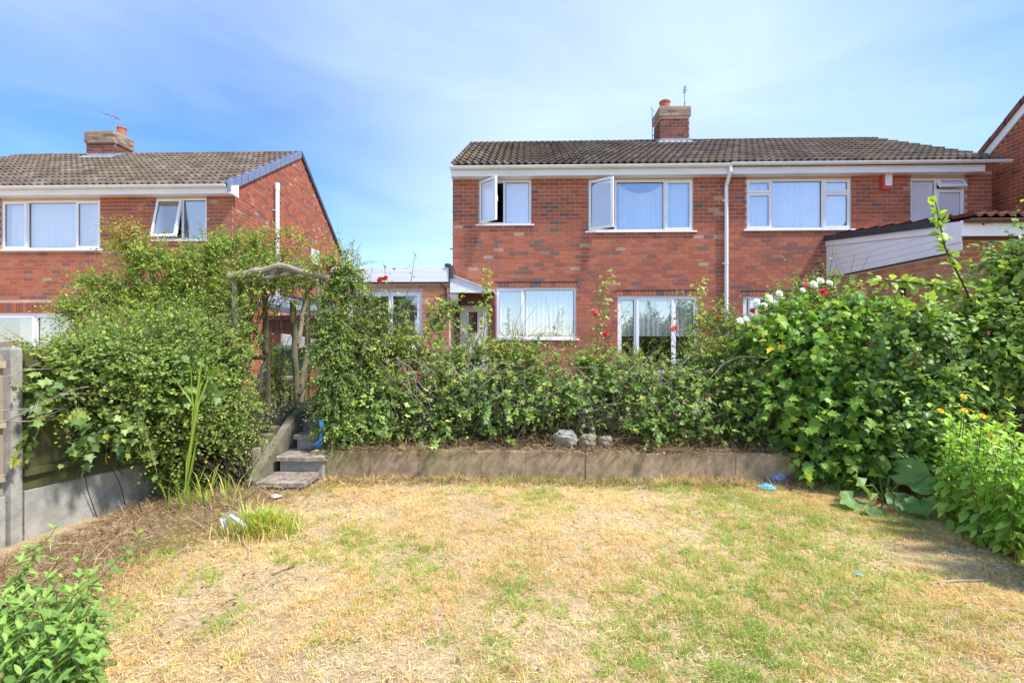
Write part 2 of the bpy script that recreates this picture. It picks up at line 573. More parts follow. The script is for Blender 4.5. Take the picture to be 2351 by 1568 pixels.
M['leaf_corner'] = leaf_mat('corner_leaf', [(0.0, (0.1028, 0.2084, 0.0504)), (0.5, (0.1739, 0.309, 0.0719)), (0.9, (0.3004, 0.46, 0.1006)), (1.0, (0.4744, 0.575, 0.1437))], 0.33)
M['leaf_big'] = leaf_mat('big_leaf', [(0.0, (0.1448, 0.2835, 0.0911)), (1.0, (0.245, 0.3847, 0.1094))], 0.25)
M['straw'] = leaf_mat('straw', [(0.0, (0.24, 0.155, 0.08)), (0.3, (0.58, 0.38, 0.165)), (0.55, (0.76, 0.55, 0.255)), (0.8, (0.84, 0.665, 0.385)), (1.0, (0.88, 0.78, 0.56))], 0.22, 0.7, 0.25)
M['grass'] = leaf_mat('grass', [(0.0, (0.20, 0.33, 0.045)), (0.4, (0.34, 0.45, 0.08)), (0.75, (0.54, 0.54, 0.14)), (1.0, (0.68, 0.55, 0.22))], 0.4, 0.5, 0.35)
M['hay'] = leaf_mat('hay', [(0.0, (0.10, 0.065, 0.04)), (0.5, (0.26, 0.17, 0.095)), (0.85, (0.44, 0.32, 0.19)), (1.0, (0.58, 0.46, 0.30))], 0.12, 0.8, 0.2)
M['petal_red'] = leaf_mat('red_petal', [(0.0, (0.42, 0.02, 0.02)), (1.0, (0.62, 0.06, 0.04))], 0.25, 0.6, 0.2)
M['petal_pink'] = leaf_mat('pink_petal', [(0.0, (0.55, 0.06, 0.09)), (1.0, (0.72, 0.20, 0.22))], 0.25, 0.6, 0.2)
M['petal_white'] = leaf_mat('white_petal', [(0.0, (0.74, 0.75, 0.74)), (1.0, (0.84, 0.85, 0.84))], 0.25, 0.6, 0.2)
M['petal_yellow'] = leaf_mat('yellow_petal', [(0.0, (0.75, 0.40, 0.02)), (1.0, (0.85, 0.55, 0.03))], 0.25, 0.6, 0.2)
M['seed'] = plain('dry_seed_head', (0.30, 0.19, 0.13), 0.95, (0.42, 0.30, 0.22), 30, 0.1)
M['apple'] = plain('green_apple', (0.22, 0.32, 0.06), 0.35, (0.30, 0.36, 0.08), 10, 0.5)


def lawn_material():
    m, nt, p = new_mat('dry_lawn')
    p.inputs['Roughness'].default_value = 0.95
    p.inputs['Specular IOR Level'].default_value = 0.1
    n = noise(nt, 42, 7, 0.75)
    c = ramp(nt, n, [(0.28, (0.27, 0.19, 0.105)), (0.5, (0.50, 0.38, 0.225)), (0.75, (0.63, 0.50, 0.32))])
    n2 = noise(nt, 1.6, 4, 0.6)
    c = mixc(nt, ramp(nt, n2, [(0.5, (0, 0, 0)), (0.72, (0.55, 0.55, 0.55))]), c, (0.34, 0.27, 0.18))
    c = mixc(nt, 1.0, c, ramp(nt, noise(nt, 9, 4, 0.7), [(0.3, (0.7, 0.68, 0.64)), (0.7, (1.1, 1.1, 1.1))]), 'MULTIPLY')
    nt.links.new(c, p.inputs['Base Color'])
    bump(nt, p, n, 0.9, 0.015)
    return m


M['lawn'] = lawn_material()


def wall_slab_material():
    m, nt, p = new_mat('stained_concrete_slab')
    p.inputs['Roughness'].default_value = 0.92
    p.inputs['Specular IOR Level'].default_value = 0.15
    base = ramp(nt, tint_node(nt), [(0.0, (0.48, 0.355, 0.235)), (0.5, (0.43, 0.31, 0.205)), (1.0, (0.39, 0.31, 0.18))])
    c = mixc(nt, 0.9, base, ramp(nt, noise(nt, 7, 7, 0.7), [(0.3, (0.5, 0.48, 0.45)), (0.7, (1.35, 1.33, 1.3))]), 'MULTIPLY')
    st = noise(nt, 3.0, 4, 0.6, 0.2, (1.6, 1, 0.35))
    c = mixc(nt, ramp(nt, st, [(0.52, (0, 0, 0)), (0.72, (0.6, 0.6, 0.6))]), c, (0.19, 0.185, 0.075))
    st2 = noise(nt, 5.0, 4, 0.6, 0.2)
    c = mixc(nt, ramp(nt, st2, [(0.58, (0, 0, 0)), (0.75, (0.5, 0.5, 0.5))]), c, (0.36, 0.31, 0.26))
    nt.links.new(c, p.inputs['Base Color'])
    bump(nt, p, noise(nt, 60, 5, 0.7), 0.5, 0.006)
    return m


M['slab'] = wall_slab_material()


# ------------------------------------------------------------------ brickwork
def unit_box_mesh(mat):
    me = MB().box((-0.5, -0.5, -0.5), (0.5, 0.5, 0.5), 0.0).mesh('brick', mat)
    me.attributes['tint'].data.foreach_set('value', np.zeros(len(me.polygons), np.float32))
    return me


_brick_mesh = {}


def brickwork(wall, mat, O, U, N, u1, z1, openings=(), top=None, gauge=0.08, pitch=0.212, singles=0, want=None, joint=0.0145, name='brick', first=0):
    """lay bricks on the outer face of `wall`; a few hundred as single bricks, the rest as one part"""
    O, U, N = Vector(O), Vector(U).normalized(), Vector(N).normalized()
    Z = Vector((0, 0, 1))
    bl = []
    k = 0
    while (k + 1) * gauge <= z1 + 1e-6:
        za, zb = k * gauge + joint * 0.5, (k + 1) * gauge - joint * 0.5
        zc = (za + zb) / 2
        lo, hi = 0.0, u1
        if top:
            r = top(zb)
            if r is None:
                k += 1
                continue
            lo, hi = max(lo, r[0]), min(hi, r[1])
        off = ((k + first) % 2) * 0.5 * pitch
        n0 = int(math.floor((lo - off) / pitch)) - 1
        n1 = int(math.ceil((hi - off) / pitch)) + 1
        for i in range(n0, n1):
            segs = [(max(lo, off + i * pitch + joint * 0.5), min(hi, off + (i + 1) * pitch - joint * 0.5))]
            for (a, b, c, d) in openings:
                if zb > c + 0.004 and za < d - 0.004:
                    ns = []
                    for (s, e) in segs:
                        if e <= a or s >= b:
                            ns.append((s, e))
                        else:
                            if s < a: ns.append((s, a))
                            if e > b: ns.append((b, e))
                    segs = ns
            for (s, e) in segs:
                if e - s > 0.03:
                    bl.append((s, e, za, zb))
        k += 1
    key = mat.name
    if key not in _brick_mesh:
        _brick_mesh[key] = unit_box_mesh(mat)
    order = list(range(len(bl)))
    single = set()
    if singles:
        c = [i for i in order if want is None or want((bl[i][0] + bl[i][1]) / 2, (bl[i][2] + bl[i][3]) / 2)]
        if len(c) > singles:
            c = c[:: max(1, len(c) // singles)][:singles] if False else sorted(c, key=lambda i: -bl[i][2])[:singles]
        single = set(c)
    mb = MB()
    R = Matrix((U, N, Z)).transposed().to_4x4()
    for i, (s, e, za, zb) in enumerate(bl):
        t = random.random()
        pr = 0.008 + random.uniform(-0.0015, 0.002)
        c = O + U * ((s + e) / 2) + Z * ((za + zb) / 2) + N * (pr / 2 - 0.002)
        sz = (e - s, pr + 0.004, zb - za)
        if i in single:
            o = bpy.data.objects.new(name, _brick_mesh[key])
            o.matrix_basis = Matrix.Translation(c) @ R @ Matrix.Diagonal((*sz, 1))
            o['tint'] = t
            col.objects.link(o)
            attach(o, wall)
        else:
            p0 = c - U * sz[0] / 2 - N * sz[1] / 2 - Z * sz[2] / 2
            a, b, d, e2 = p0 + N * sz[1], p0 + U * sz[0] + N * sz[1], p0 + U * sz[0] + N * sz[1] + Z * sz[2], p0 + N * sz[1] + Z * sz[2]
            q = [p0, p0 + U * sz[0], p0 + U * sz[0] + Z * sz[2], p0 + Z * sz[2]]
            mb.add([a, b, d, e2] + q, [(0, 1, 2, 3), (4, 5, 1, 0), (5, 6, 2, 1), (6, 7, 3, 2), (7, 4, 0, 3)], t)
    if mb.v:
        mb.build('brick_courses', mat, wall, kind='stuff')


def wall_sheet(mb, O, U, N, u1, z1, openings, thick=0.25):
    """flat wall with openings and reveals"""
    O, U, N = Vector(O), Vector(U).normalized(), Vector(N).normalized()
    Z = Vector((0, 0, 1))
    us = sorted({0.0, u1} | {x for o in openings for x in (o[0], o[1])})
    zs = sorted({0.0, z1} | {x for o in openings for x in (o[2], o[3])})
    P = lambda u, z, d=0.0: O + U * u + Z * z - N * d
    for a, b in zip(us, us[1:]):
        for c, d in zip(zs, zs[1:]):
            uc, zc = (a + b) / 2, (c + d) / 2
            if any(o[0] < uc < o[1] and o[2] < zc < o[3] for o in openings): continue
            mb.quad(P(a, c), P(b, c), P(b, d), P(a, d))
    for (a, b, c, d) in openings:
        mb.quad(P(a, c), P(a, c, thick), P(a, d, thick), P(a, d))
        mb.quad(P(b, c), P(b, d), P(b, d, thick), P(b, c, thick))
        mb.quad(P(a, d), P(a, d, thick), P(b, d, thick), P(b, d))
        mb.quad(P(a, c), P(b, c), P(b, c, thick), P(a, c, thick))


# ------------------------------------------------------------------ roof tiles
def tile_template(w, l, waves=2, amp=0.048, th=0.036, n=12):
    V, Fc = [], []
    for j, y in enumerate((0.0, l)):
        for i in range(n + 1):
            x = w * i / n
            ph = (i / n * waves) % 1.0
            h = amp * (0.5 + 0.5 * math.cos(2 * math.pi * ph)) ** 1.4
            V.append((x, y, h + (th if j == 0 else 0.0)))
    for i in range(n + 1):
        x = w * i / n
        V.append((x, 0.002, V[i][2] - th))
    for i in range(n):
        Fc.append((i, i + 1, n + 2 + i, n + 1 + i))
        Fc.append((2 * n + 2 + i, 2 * n + 3 + i, i + 1, i))
    return V, Fc


def tile_roof(roof, O, U, S, n_cols, rows, w, gauge, over, singles, xclip=None):
    """O eaves start, U along the eaves, S up the slope"""
    O, U, S = Vector(O), Vector(U).normalized(), Vector(S).normalized()
    Nn = U.cross(S).normalized()
    V, Fc = tile_template(w, gauge + over)
    tm = MB().add(V, Fc, 0.0).mesh('roof_tile', M['tile'])
    tm.attributes['tint'].data.foreach_set('value', np.zeros(len(tm.polygons), np.float32))
    R = Matrix((U, S, Nn)).transposed().to_4x4()
    mb = MB()
    cnt = 0
    for r in range(rows):
        for c in range(n_cols):
            p = O + U * (c * w) + S * (r * gauge + random.uniform(-0.006, 0.006)) + Nn * (0.012 + random.uniform(0, 0.004))
            t = min(1, max(0, random.gauss(0.45, 0.22)))
            if cnt < singles and (xclip is None or xclip[0] < p.x < xclip[1]):
                o = bpy.data.objects.new('roof_tile', tm)
                o.matrix_basis = Matrix.Translation(p) @ R
                o['tint'] = t
                col.objects.link(o)
                attach(o, roof)
                cnt += 1
            else:
                mb.add([p + U * a + S * b + Nn * h for a, b, h in V], Fc, t)
    if mb.v: mb.build('roof_tiling', M['tile'], roof, kind='stuff')


# ------------------------------------------------------------------ windows
def ring(mb, x0, x1, z0, z1, w, y0, y1):
    """rectangular frame in the xz plane, y0 front"""
    mb.box((x0, y0, z0), (x1, y1, z0 + w))
    mb.box((x0, y0, z1 - w), (x1, y1, z1))
    mb.box((x0, y0, z0 + w), (x0 + w, y1, z1 - w))
    mb.box((x1 - w, y0, z0 + w), (x1, y1, z1 - w))


def window(house, Y, x0, x1, z0, z1, lights, recess=0.03, sill=True, glass='glass', fw=0.05, sill_over=0.06):
    """lights: list of (x0, x1, z0, z1, type, angle); front of the frame at Y + recess"""
    win = bpy.data.objects.new('window', None)
    col.objects.link(win)
    win.empty_display_size = 0.1
    attach(win, house)
    yf, yb = Y + recess, Y + recess + 0.07
    mb = MB()
    ring(mb, x0, x1, z0, z1, fw, yf, yb)
    xs = sorted({l[0] for l in lights} | {l[1] for l in lights})
    mids = set()
    for l in lights:
        if abs(l[0] - x0) > 0.02: mids.add(round(l[0], 4))
    for xm in mids:
        mb.box((xm - fw / 2, yf + 0.002, z0 + fw), (xm + fw / 2, yb - 0.002, z1 - fw))
    for l in lights:
        if l[2] - z0 > 0.02:
            mb.box((l[0] + fw * 0.4, yf + 0.004, l[2] - fw / 2), (l[1] - fw * 0.4, yb - 0.004, l[2] + fw / 2))
    mb.build('frame', M['upvc'], win)
    if sill:
        MB().box((x0 - sill_over, Y - 0.045, z0 - 0.028), (x1 + sill_over, Y + 0.06, z0 + 0.002)).build('sill', M['upvc'], win)
    for l in lights:
        a, b, c, d, ty = l[:5]
        g = l[6] if len(l) > 6 else glass
        m = fw * 0.45
        if abs(a - x0) < 0.02: a += m
        if abs(b - x1) < 0.02: b -= m
        if abs(c - z0) < 0.02: c += m
        if abs(d - z1) < 0.02: d -= m
        if ty == 'fixed':
            m = fw * 0.55
            ga = MB()
            ring(ga, a + m - 0.004, b - m + 0.004, c + m - 0.004, d - m + 0.004, 0.012, yf + 0.022, yf + 0.03)
            ga.build('gasket', M['gasket'], win)
            MB().box((a + m, yf + 0.030, c + m), (b - m, yf + 0.040, d - m)).build('pane', M[g], win)
            continue
        sw = 0.052
        sm = MB()
        ring(sm, a + 0.004, b - 0.004, c + 0.004, d - 0.004, sw, yf - 0.018, yf + 0.03)
        ga = MB()
        ring(ga, a + sw - 0.006, b - sw + 0.006, c + sw - 0.006, d - sw + 0.006, 0.014, yf - 0.004, yf + 0.004)
        pm = MB().box((a + sw - 0.004, yf + 0.004, c + sw - 0.004), (b - sw + 0.004, yf + 0.014, d - sw + 0.004))
        obs = [sm.build('sash', M['upvc'], win), ga.build('gasket', M['gasket'], win), pm.build('pane', M[g], win)]
        if ty == 'hinge_left':
            T = Matrix.Translation((a, yf, 0)) @ Matrix.Rotation(-l[5], 4, 'Z') @ Matrix.Translation((-a, -yf, 0))
        elif ty == 'hinge_top':
            T = Matrix.Translation((0, yf, d)) @ Matrix.Rotation(-l[5], 4, 'X') @ Matrix.Translation((0, -yf, -d))
        else:
            T = None
        if T is not None:
            for o in obs:
                o.data.transform(T)
            h = MB()
            if ty == 'hinge_left':
                h.box((b - 0.04, yf + 0.03, (c + d) / 2 - 0.06), (b - 0.02, yf + 0.06, (c + d) / 2 + 0.06))
                ho = h.build('handle', M['upvc'], win)
                ho.data.transform(T)
    return win


def curtain(x0, x1, z0, z1, Y, label, amp=0.026, waves=14, sag=0.0, rise=0.0, group=None, mat=None):
    n = int(waves * 8)
    V, Fc = [], []
    ph = random.random() * 6
    rows = 6
    for j in range(rows + 1):
        for i in range(n + 1):
            t = i / n
            x = x0 + (x1 - x0) * t
            s = j / rows
            zt = z1 - sag * (1 - abs(2 * t - 1) ** 2.2)
            zb = z0 + rise * math.sin(math.pi * min(1, t * 1.15)) * 1.0
            y = Y + amp * math.sin(t * waves * 2 * math.pi + ph + 1.2 * math.sin(5 * t)) * (0.6 + 0.4 * s) + 0.4 * amp * math.sin(t * waves * 4.7 + 2)
            V.append((x, y, zt + (zb - zt) * s))
    for j in range(rows):
        for i in range(n):
            Fc.append((j * (n + 1) + i, (j + 1) * (n + 1) + i, (j + 1) * (n + 1) + i + 1, j * (n + 1) + i + 1))
    o = MB().add(V, Fc).build('net_curtain', mat or M['net'], None, smooth=True)
    return tag(o, label, 'curtain', group or 'net curtains in the house windows')


# ------------------------------------------------------------------ ground
mb = MB()
gx = [-400, -60, -14, -6] + list(np.linspace(-4.4, 5.4, 50)) + [9, 16, 60, 400]
gy = [-200, -30, -4, 0.5] + list(np.linspace(1.0, 5.3, 36)) + [7, 10, 30, 120, 600]
V = []
for y in gy:
    for x in gx:
        z = 0.0
        if -4.4 < x < 5.4 and 0.6 < y < 5.4:
            z = 0.08 * (float(fbm(x, y, 0.9, 1)) - 0.5) + 0.03 * (float(vnoise(x, y, 4.0, 3)) - 0.5)
        else:
            z = -0.03
        V.append((x, y, z))
nx = len(gx)
mb.add(V, [(j * nx + i, j * nx + i + 1, (j + 1) * nx + i + 1, (j + 1) * nx + i) for j in range(len(gy) - 1) for i in range(nx - 1)])
ground = mb.build('ground', M['lawn'], None, smooth=True)
tag(ground, None, None, None, 'structure')

# raised bed behind the low wall, rising gently towards the house
mb = MB()
ys = [5.22, 5.4, 5.7, 6.1, 6.8, 7.6]
zs = [0.25, 0.27, 0.33, 0.36, 0.34, 0.30]
xs = list(np.linspace(-2.12, 6.4, 40))
V = []
for y, z in zip(ys, zs):
    for x in xs:
        V.append((x, y, z + 0.07 * (float(fbm(x, y, 2.2, 2)) - 0.5)))
nx = len(xs)
mb.add(V, [(j * nx + i, j * nx + i + 1, (j + 1) * nx + i + 1, (j + 1) * nx + i) for j in range(len(ys) - 1) for i in range(nx - 1)])
mb.quad((-2.12, 5.22, -0.1), (6.4, 5.22, -0.1), (6.4, 5.22, 0.25), (-2.12, 5.22, 0.25))
tag(mb.build('planting_bed', M['soil'], None, smooth=True), None, None, None, 'structure')
mb = MB()
mb.box((-9, 7.55, -0.2), (9.5, 14, 0.3))
tag(mb.build('patio', M['paving']), None, None, None, 'structure')
mb = MB()
mb.box((-3.3, 6.0, -0.2), (-2.122, 7.55, 0.52))
mb.box((-2.64, 5.62, -0.1), (-2.122, 6.0, 0.52))
tag(mb.build('path', M['paving']), None, None, None, 'structure')
mb = MB()
V = [(-5.5, 4.6, 0.0), (-2.66, 4.95, 0.02), (-2.66, 7.5, 0.45), (-5.5, 7.5, 0.3)]
mb.add(V + [(x, y, -0.2) for x, y, z in V], [(0, 1, 2, 3), (0, 4, 5, 1), (1, 5, 6, 2)])
tag(mb.build('bank', M['soil']), None, None, None, 'structure')

# ------------------------------------------------------------------ main house
YM = 10.0
X0, X1 = W(1040, 500, YM).x, W(2277, 500, YM).x
ZB = 0.28
zx = lambda px, py, Y=YM: (W(px, py, Y).x, W(px, py, Y).z)
ZW = W(1650, 398, YM).z                        # top of the brickwork
house = thing('semi_detached_house', ((X0 + X1) / 2, YM, ZB), 'red brick pair of houses with brown tiled roof, central chimney and two open windows', 'house', 'brick houses behind the gardens')


def rect(px0, py0, px1, py1, Y=YM):
    a, b = W(px0, py1, Y), W(px1, py0, Y)
    return [a.x, b.x, a.z, b.z]


wA = rect(1099, 413, 1220, 516)
wB = rect(1350, 411, 1592, 532)
wC = rect(1713, 409, 1955, 528)
wD = rect(2090, 408, 2216, 512)
wE = rect(1138, 660, 1323, 778)
wF = rect(1418, 679, 1603, 860)
wG = rect(1706, 680, 1830, 760)
wA[2:] = W(1160, 516, YM).z, W(1160, 413, YM).z
ops = [(r[0] - X0, r[1] - X0, r[2] - ZB, r[3] - ZB) for r in (wA, wB, wC, wD, wE, wF, wG)]
mb = MB()
wall_sheet(mb, (X0, YM, ZB), (1, 0, 0), (0, -1, 0), X1 - X0, ZW - ZB, ops, 0.26)
HD = 6.9
RZ = W(1650, 316, 13.2).z
RY = YM + HD / 2
for xg, s in ((X0, -1), (X1, 1)):
    mb.add([(xg, YM, ZB), (xg, YM + HD, ZB), (xg, YM + HD, ZW), (xg, RY, RZ - 0.12), (xg, YM, ZW)], [(0, 1, 2, 3, 4) if s > 0 else (4, 3, 2, 1, 0)])
mb.quad((X0, YM + HD, ZB), (X1, YM + HD, ZB), (X1, YM + HD, ZW), (X0, YM + HD, ZW))
mwall = mb.build('wall', M['mortar'], house)
# rooms behind the windows
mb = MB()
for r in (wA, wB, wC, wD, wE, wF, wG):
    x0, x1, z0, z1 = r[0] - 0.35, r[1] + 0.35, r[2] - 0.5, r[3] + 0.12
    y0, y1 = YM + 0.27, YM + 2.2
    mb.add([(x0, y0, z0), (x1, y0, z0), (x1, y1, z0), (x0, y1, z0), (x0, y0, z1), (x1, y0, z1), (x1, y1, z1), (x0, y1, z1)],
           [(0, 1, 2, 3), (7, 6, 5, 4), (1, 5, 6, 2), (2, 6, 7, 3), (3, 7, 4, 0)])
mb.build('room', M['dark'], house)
lint = []
for r in (wE, wF, wG):
    lint.append((r[0] - X0 - 0.03, r[1] - X0 + 0.03, r[3] - ZB, r[3] - ZB + 0.115))
brickwork(mwall, M['brick'], (X0, YM, ZB), (1, 0, 0), (0, -1, 0), X1 - X0, ZW - ZB, ops + lint, None, singles=300,
          want=lambda u, z: 0.0 < u < 11.0 and 1.75 < z < 2.75)
brickwork(mwall, M['brick'], (X0, YM + HD, ZB), (0, -1, 0), (-1, 0, 0), HD, ZW - ZB)
# soldier courses over the ground floor openings
for r in (wE, wF, wG):
    x = r[0] - 0.03
    while x < r[1] + 0.02:
        MB().box((x + 0.004, YM - 0.016, r[3] + 0.006), (x + 0.068, YM + 0.01, r[3] + 0.108), random.choice([0.6, 0.83, 0.9, 0.75, 0.55, 0.97])).build('lintel_brick', M['brick'], mwall)
        x += 0.0745
    MB().box((r[0] - 0.035, YM - 0.024, r[3] + 0.109), (r[1] + 0.035, YM + 0.01, r[3] + 0.120)).build('lintel_shadow_line', M['iron'], mwall)  # black strip modelled in place of the shadow line above the soldier bricks

# windows of the main house
xm = lambda px: W(px, 500, YM).x
zm = lambda py, px=1650: W(px, py, YM).z
window(house, YM, *wA, [(wA[0], xm(1158), wA[2], wA[3], 'hinge_left', math.radians(45), 'glass_obscure'), (xm(1158), wA[1], wA[2], wA[3], 'fixed', 0, 'glass_obscure')])
window(house, YM, *wB, [(wB[0], xm(1414), wB[2], wB[3], 'hinge_left', math.radians(36)), (xm(1414), xm(1527), wB[2], wB[3], 'fixed', 0), (xm(1527), wB[1], wB[2], wB[3], 'sash', 0)])
z_tr = zm(444)
window(house, YM, *wC, [(wC[0], xm(1772), wC[2], z_tr, 'sash', 0), (wC[0], xm(1772), z_tr, wC[3], 'sash', 0), (xm(1772), xm(1891), wC[2], wC[3], 'fixed', 0),
                        (xm(1891), wC[1], wC[2], z_tr, 'sash', 0), (xm(1891), wC[1], z_tr, wC[3], 'sash', 0)])
z_tr = zm(440)
window(house, YM, *wD, [(wD[0], xm(2151), wD[2], wD[3], 'fixed', 0, 'glass_obscure'), (xm(2151), wD[1], wD[2], z_tr, 'sash', 0, 'glass_obscure'), (xm(2151), wD[1], z_tr, wD[3], 'hinge_top', math.radians(32), 'glass_obscure')])
window(house, YM, *wE, [(wE[0], xm(1202), wE[2], wE[3], 'sash', 0), (xm(1202), wE[1], wE[2], wE[3], 'fixed', 0)])
window(house, YM, *wF, [(wF[0], xm(1461), wF[2], wF[3], 'fixed', 0), (xm(1461), xm(1548), wF[2], wF[3], 'sash', 0), (xm(1548), wF[1], wF[2], wF[3], 'fixed', 0)], sill=False, fw=0.085)
window(house, YM, *wG, [(wG[0], xm(1722), wG[2], wG[3], 'fixed', 0), (xm(1722), wG[1], wG[2], wG[3], 'sash', 0)], sill=False)
cy = YM + 0.11
curtain(xm(1420), xm(1527), wB[2] + 0.03, wB[3] - 0.05, cy, 'sagging white net curtain behind the middle pane of the wide open upper window', sag=0.2, waves=11)
curtain(xm(1530), wB[1] - 0.03, wB[2] + 0.03, wB[3] - 0.02, cy, 'white net curtain in the right light of the wide window left of the downpipe', waves=6)
curtain(wC[0] + 0.03, wC[1] - 0.03, wC[2] + 0.02, wC[3] - 0.03, cy, 'white net curtain across the five-pane upper window right of the downpipe', waves=22)
curtain(wE[0] + 0.04, xm(1202), wE[2] + 0.05, wE[3] - 0.02, cy, 'white curtain behind the narrow left pane of the ground floor window', waves=5)
curtain(xm(1205), wE[1] - 0.03, wE[2] + 0.05, wE[3] - 0.02, cy, 'white net curtain with raised hem in the large ground floor pane', waves=12, rise=0.09)
curtain(wF[0] + 0.06, wF[1] - 0.06, W(1500, 772, YM).z, wF[3] - 0.02, cy, 'white blind curtain hanging inside the glazed patio door', waves=16, amp=0.01)

# fascia, soffit, gutter
YF = YM - 0.22
fa0, fa1 = W(1037, 390, YF).x, W(2262, 385, YF).x
fz0, fz1 = W(1650, 400, YF).z, W(1650, 383, YF).z
MB().box((fa0, YF, fz0), (fa1, YF + 0.022, fz1)).build('fascia', M['upvc_dirty'], house)
MB().box((fa0 + 0.002, YF + 0.022, fz0 + 0.004), (fa1 - 0.002, YM + 0.03, fz0 + 0.016)).build('soffit', M['upvc_dirty'], house)
MB().prism([(fa0 - 0.012, YF - 0.004, fz0 - 0.004), (fa0 - 0.012, YM + 0.01, fz0 - 0.004), (fa0 - 0.012, YM + 0.01, fz1 + 0.12), (fa0 - 0.012, YF - 0.004, fz1 + 0.01)], (0.011, 0, 0)).build('box_end', M['upvc_dirty'], house)


def gutter(parent, xa, xb, y, z, mat, brack=1.0, r=0.056):
    prof = []
    for k in range(9):
        a = math.pi * k / 8
        prof.append((y - r * math.cos(a), z - r * math.sin(a) * 0.95))
    prof += [(py_ + (0.006 if py_ < y else -0.006), pz_ + 0.004) for py_, pz_ in reversed(prof)]
    V = [(xa, a, b) for a, b in prof] + [(xb, a, b) for a, b in prof]
    n = len(prof)
    fs = [(i, (i + 1) % n, n + (i + 1) % n, n + i) for i in range(n)]
    m = MB().add(V, fs)
    for xe, s in ((xa, -1), (xb, 1)):
        m.prism([(xe, a, b) for a, b in prof[:9]], (0.012 * s, 0, 0))
    g = m.build('gutter', mat, parent, smooth=False)
    x = xa + 0.25
    while x < xb - 0.1:
        bm_ = MB()
        rr = r + 0.005
        pts = [(x, y - rr * math.cos(math.pi * k / 8), z - rr * math.sin(math.pi * k / 8) * 0.95) for k in range(9)]
        for p, q in zip(pts, pts[1:]):
            bm_.quad(p, (x + 0.03, p[1], p[2]), (x + 0.03, q[1], q[2]), q)
        bm_.box((x, y + r, z - 0.07), (x + 0.03, y + r + 0.012, z + 0.005))
        bm_.build('bracket', mat, g)
        x += brack * random.uniform(0.92, 1.05)
    return g


gz = fz1 + 0.018
xsplit = W(1672, 380, YF).x
gutter(house, fa0 - 0.02, xsplit, YF - 0.062, gz + 0.012, M['upvc_dirty'], 0.95)
gutter(house, xsplit + 0.03, W(2312, 380, YF).x, YF - 0.062, gz + 0.03, M['upvc_dirty'], 0.85)
# downpipe with swan neck
xd = W(1665, 500, YM).x
dp = MB().tube([(xsplit + 0.02, YF - 0.06, gz - 0.02), (xsplit + 0.02, YF - 0.06, gz - 0.13), (xd, YM - 0.06, gz - 0.36), (xd, YM - 0.06, gz - 0.5), (xd, YM - 0.06, ZB)], 0.037, 10).build('downpipe', M['upvc'], house, smooth=False)
for py in (462, 606, 712):
    z = W(1665, py, YM).z
    m = MB().lathe((xd, YM - 0.06, z), [(0.043, -0.018), (0.043, 0.018)], 10)
    m.box((xd - 0.07, YM - 0.05, z - 0.012), (xd + 0.02, YM - 0.01, z + 0.012))
    m.build('pipe_clip', M['upvc'], dp)

# roof
EY, EZ = YF - 0.06, fz1 + 0.035
rx0, rx1 = W(1036, 380, EY).x, W(2304, 374, EY).x
slope = Vector((0, RY - EY, RZ - EZ))
mb = MB()
ridge_off = Vector((0, 0, 0.0))
mb.add([(rx0 + 0.02, EY + 0.02, EZ), (rx1 - 0.02, EY + 0.02, EZ), (rx1 - 0.02, RY, RZ), (rx0 + 0.02, RY, RZ),
        (rx0 + 0.02, 2 * RY - EY, EZ), (rx1 - 0.02, 2 * RY - EY, EZ)], [(0, 1, 2, 3), (3, 2, 5, 4)])
mb.add([(rx0 + 0.02, EY + 0.02, EZ - 0.05), (rx1 - 0.02, EY + 0.02, EZ - 0.05), (rx1 - 0.02, RY, RZ - 0.05), (rx0 + 0.02, RY, RZ - 0.05),
        (rx0 + 0.02, 2 * RY - EY, EZ - 0.05), (rx1 - 0.02, 2 * RY - EY, EZ - 0.05)], [(3, 2, 1, 0), (4, 5, 2, 3)])
mb.quad((rx0 + 0.02, EY + 0.02, EZ - 0.05), (rx0 + 0.02, EY + 0.02, EZ), (rx0 + 0.02, RY, RZ), (rx0 + 0.02, RY, RZ - 0.05))
roof = mb.build('roof', M['tile'], house)
sl = slope.length
rows = 11
gau = sl / rows
ncol = int(round((rx1 - rx0) / 0.30))
tile_roof(roof, (rx0, EY, EZ), (1, 0, 0), slope, ncol, rows, (rx1 - rx0) / ncol, gau, 0.06, 300)


def ridge_tiles(parent, xa, xb, y, z, step=0.45, r=0.11, dx=0.0):
    x = xa
    while x < xb - 0.1:
        e = min(x + step - 0.006, xb)
        m = MB()
        pts = []
        for k in range(7):
            a = math.pi * k / 6
            pts.append((y - r * math.cos(a), z - 0.05 + r * math.sin(a) * 0.75))
        V = [(x, a, b) for a, b in pts] + [(e, a, b) for a, b in pts]
        m.add(V, [(i, i + 1, 8 + i, 7 + i) for i in range(6)])
        m.add([(x, a, b) for a, b in pts] + [(x, a, b - 0.02) for a, b in pts], [(i, 7 + i, 8 + i, i + 1) for i in range(6)], 0.3)
        m.prism([(e, a, b) for a, b in pts], (0.002, 0, 0), 0.4)
        for i in range(len(m.t)): m.t[i] = random.uniform(0.3, 0.9)
        m.build('ridge_tile', M['tile'], parent)
        x += step


ridge_tiles(roof, rx0 + 0.02, rx1 - 0.02, RY, RZ + 0.02)


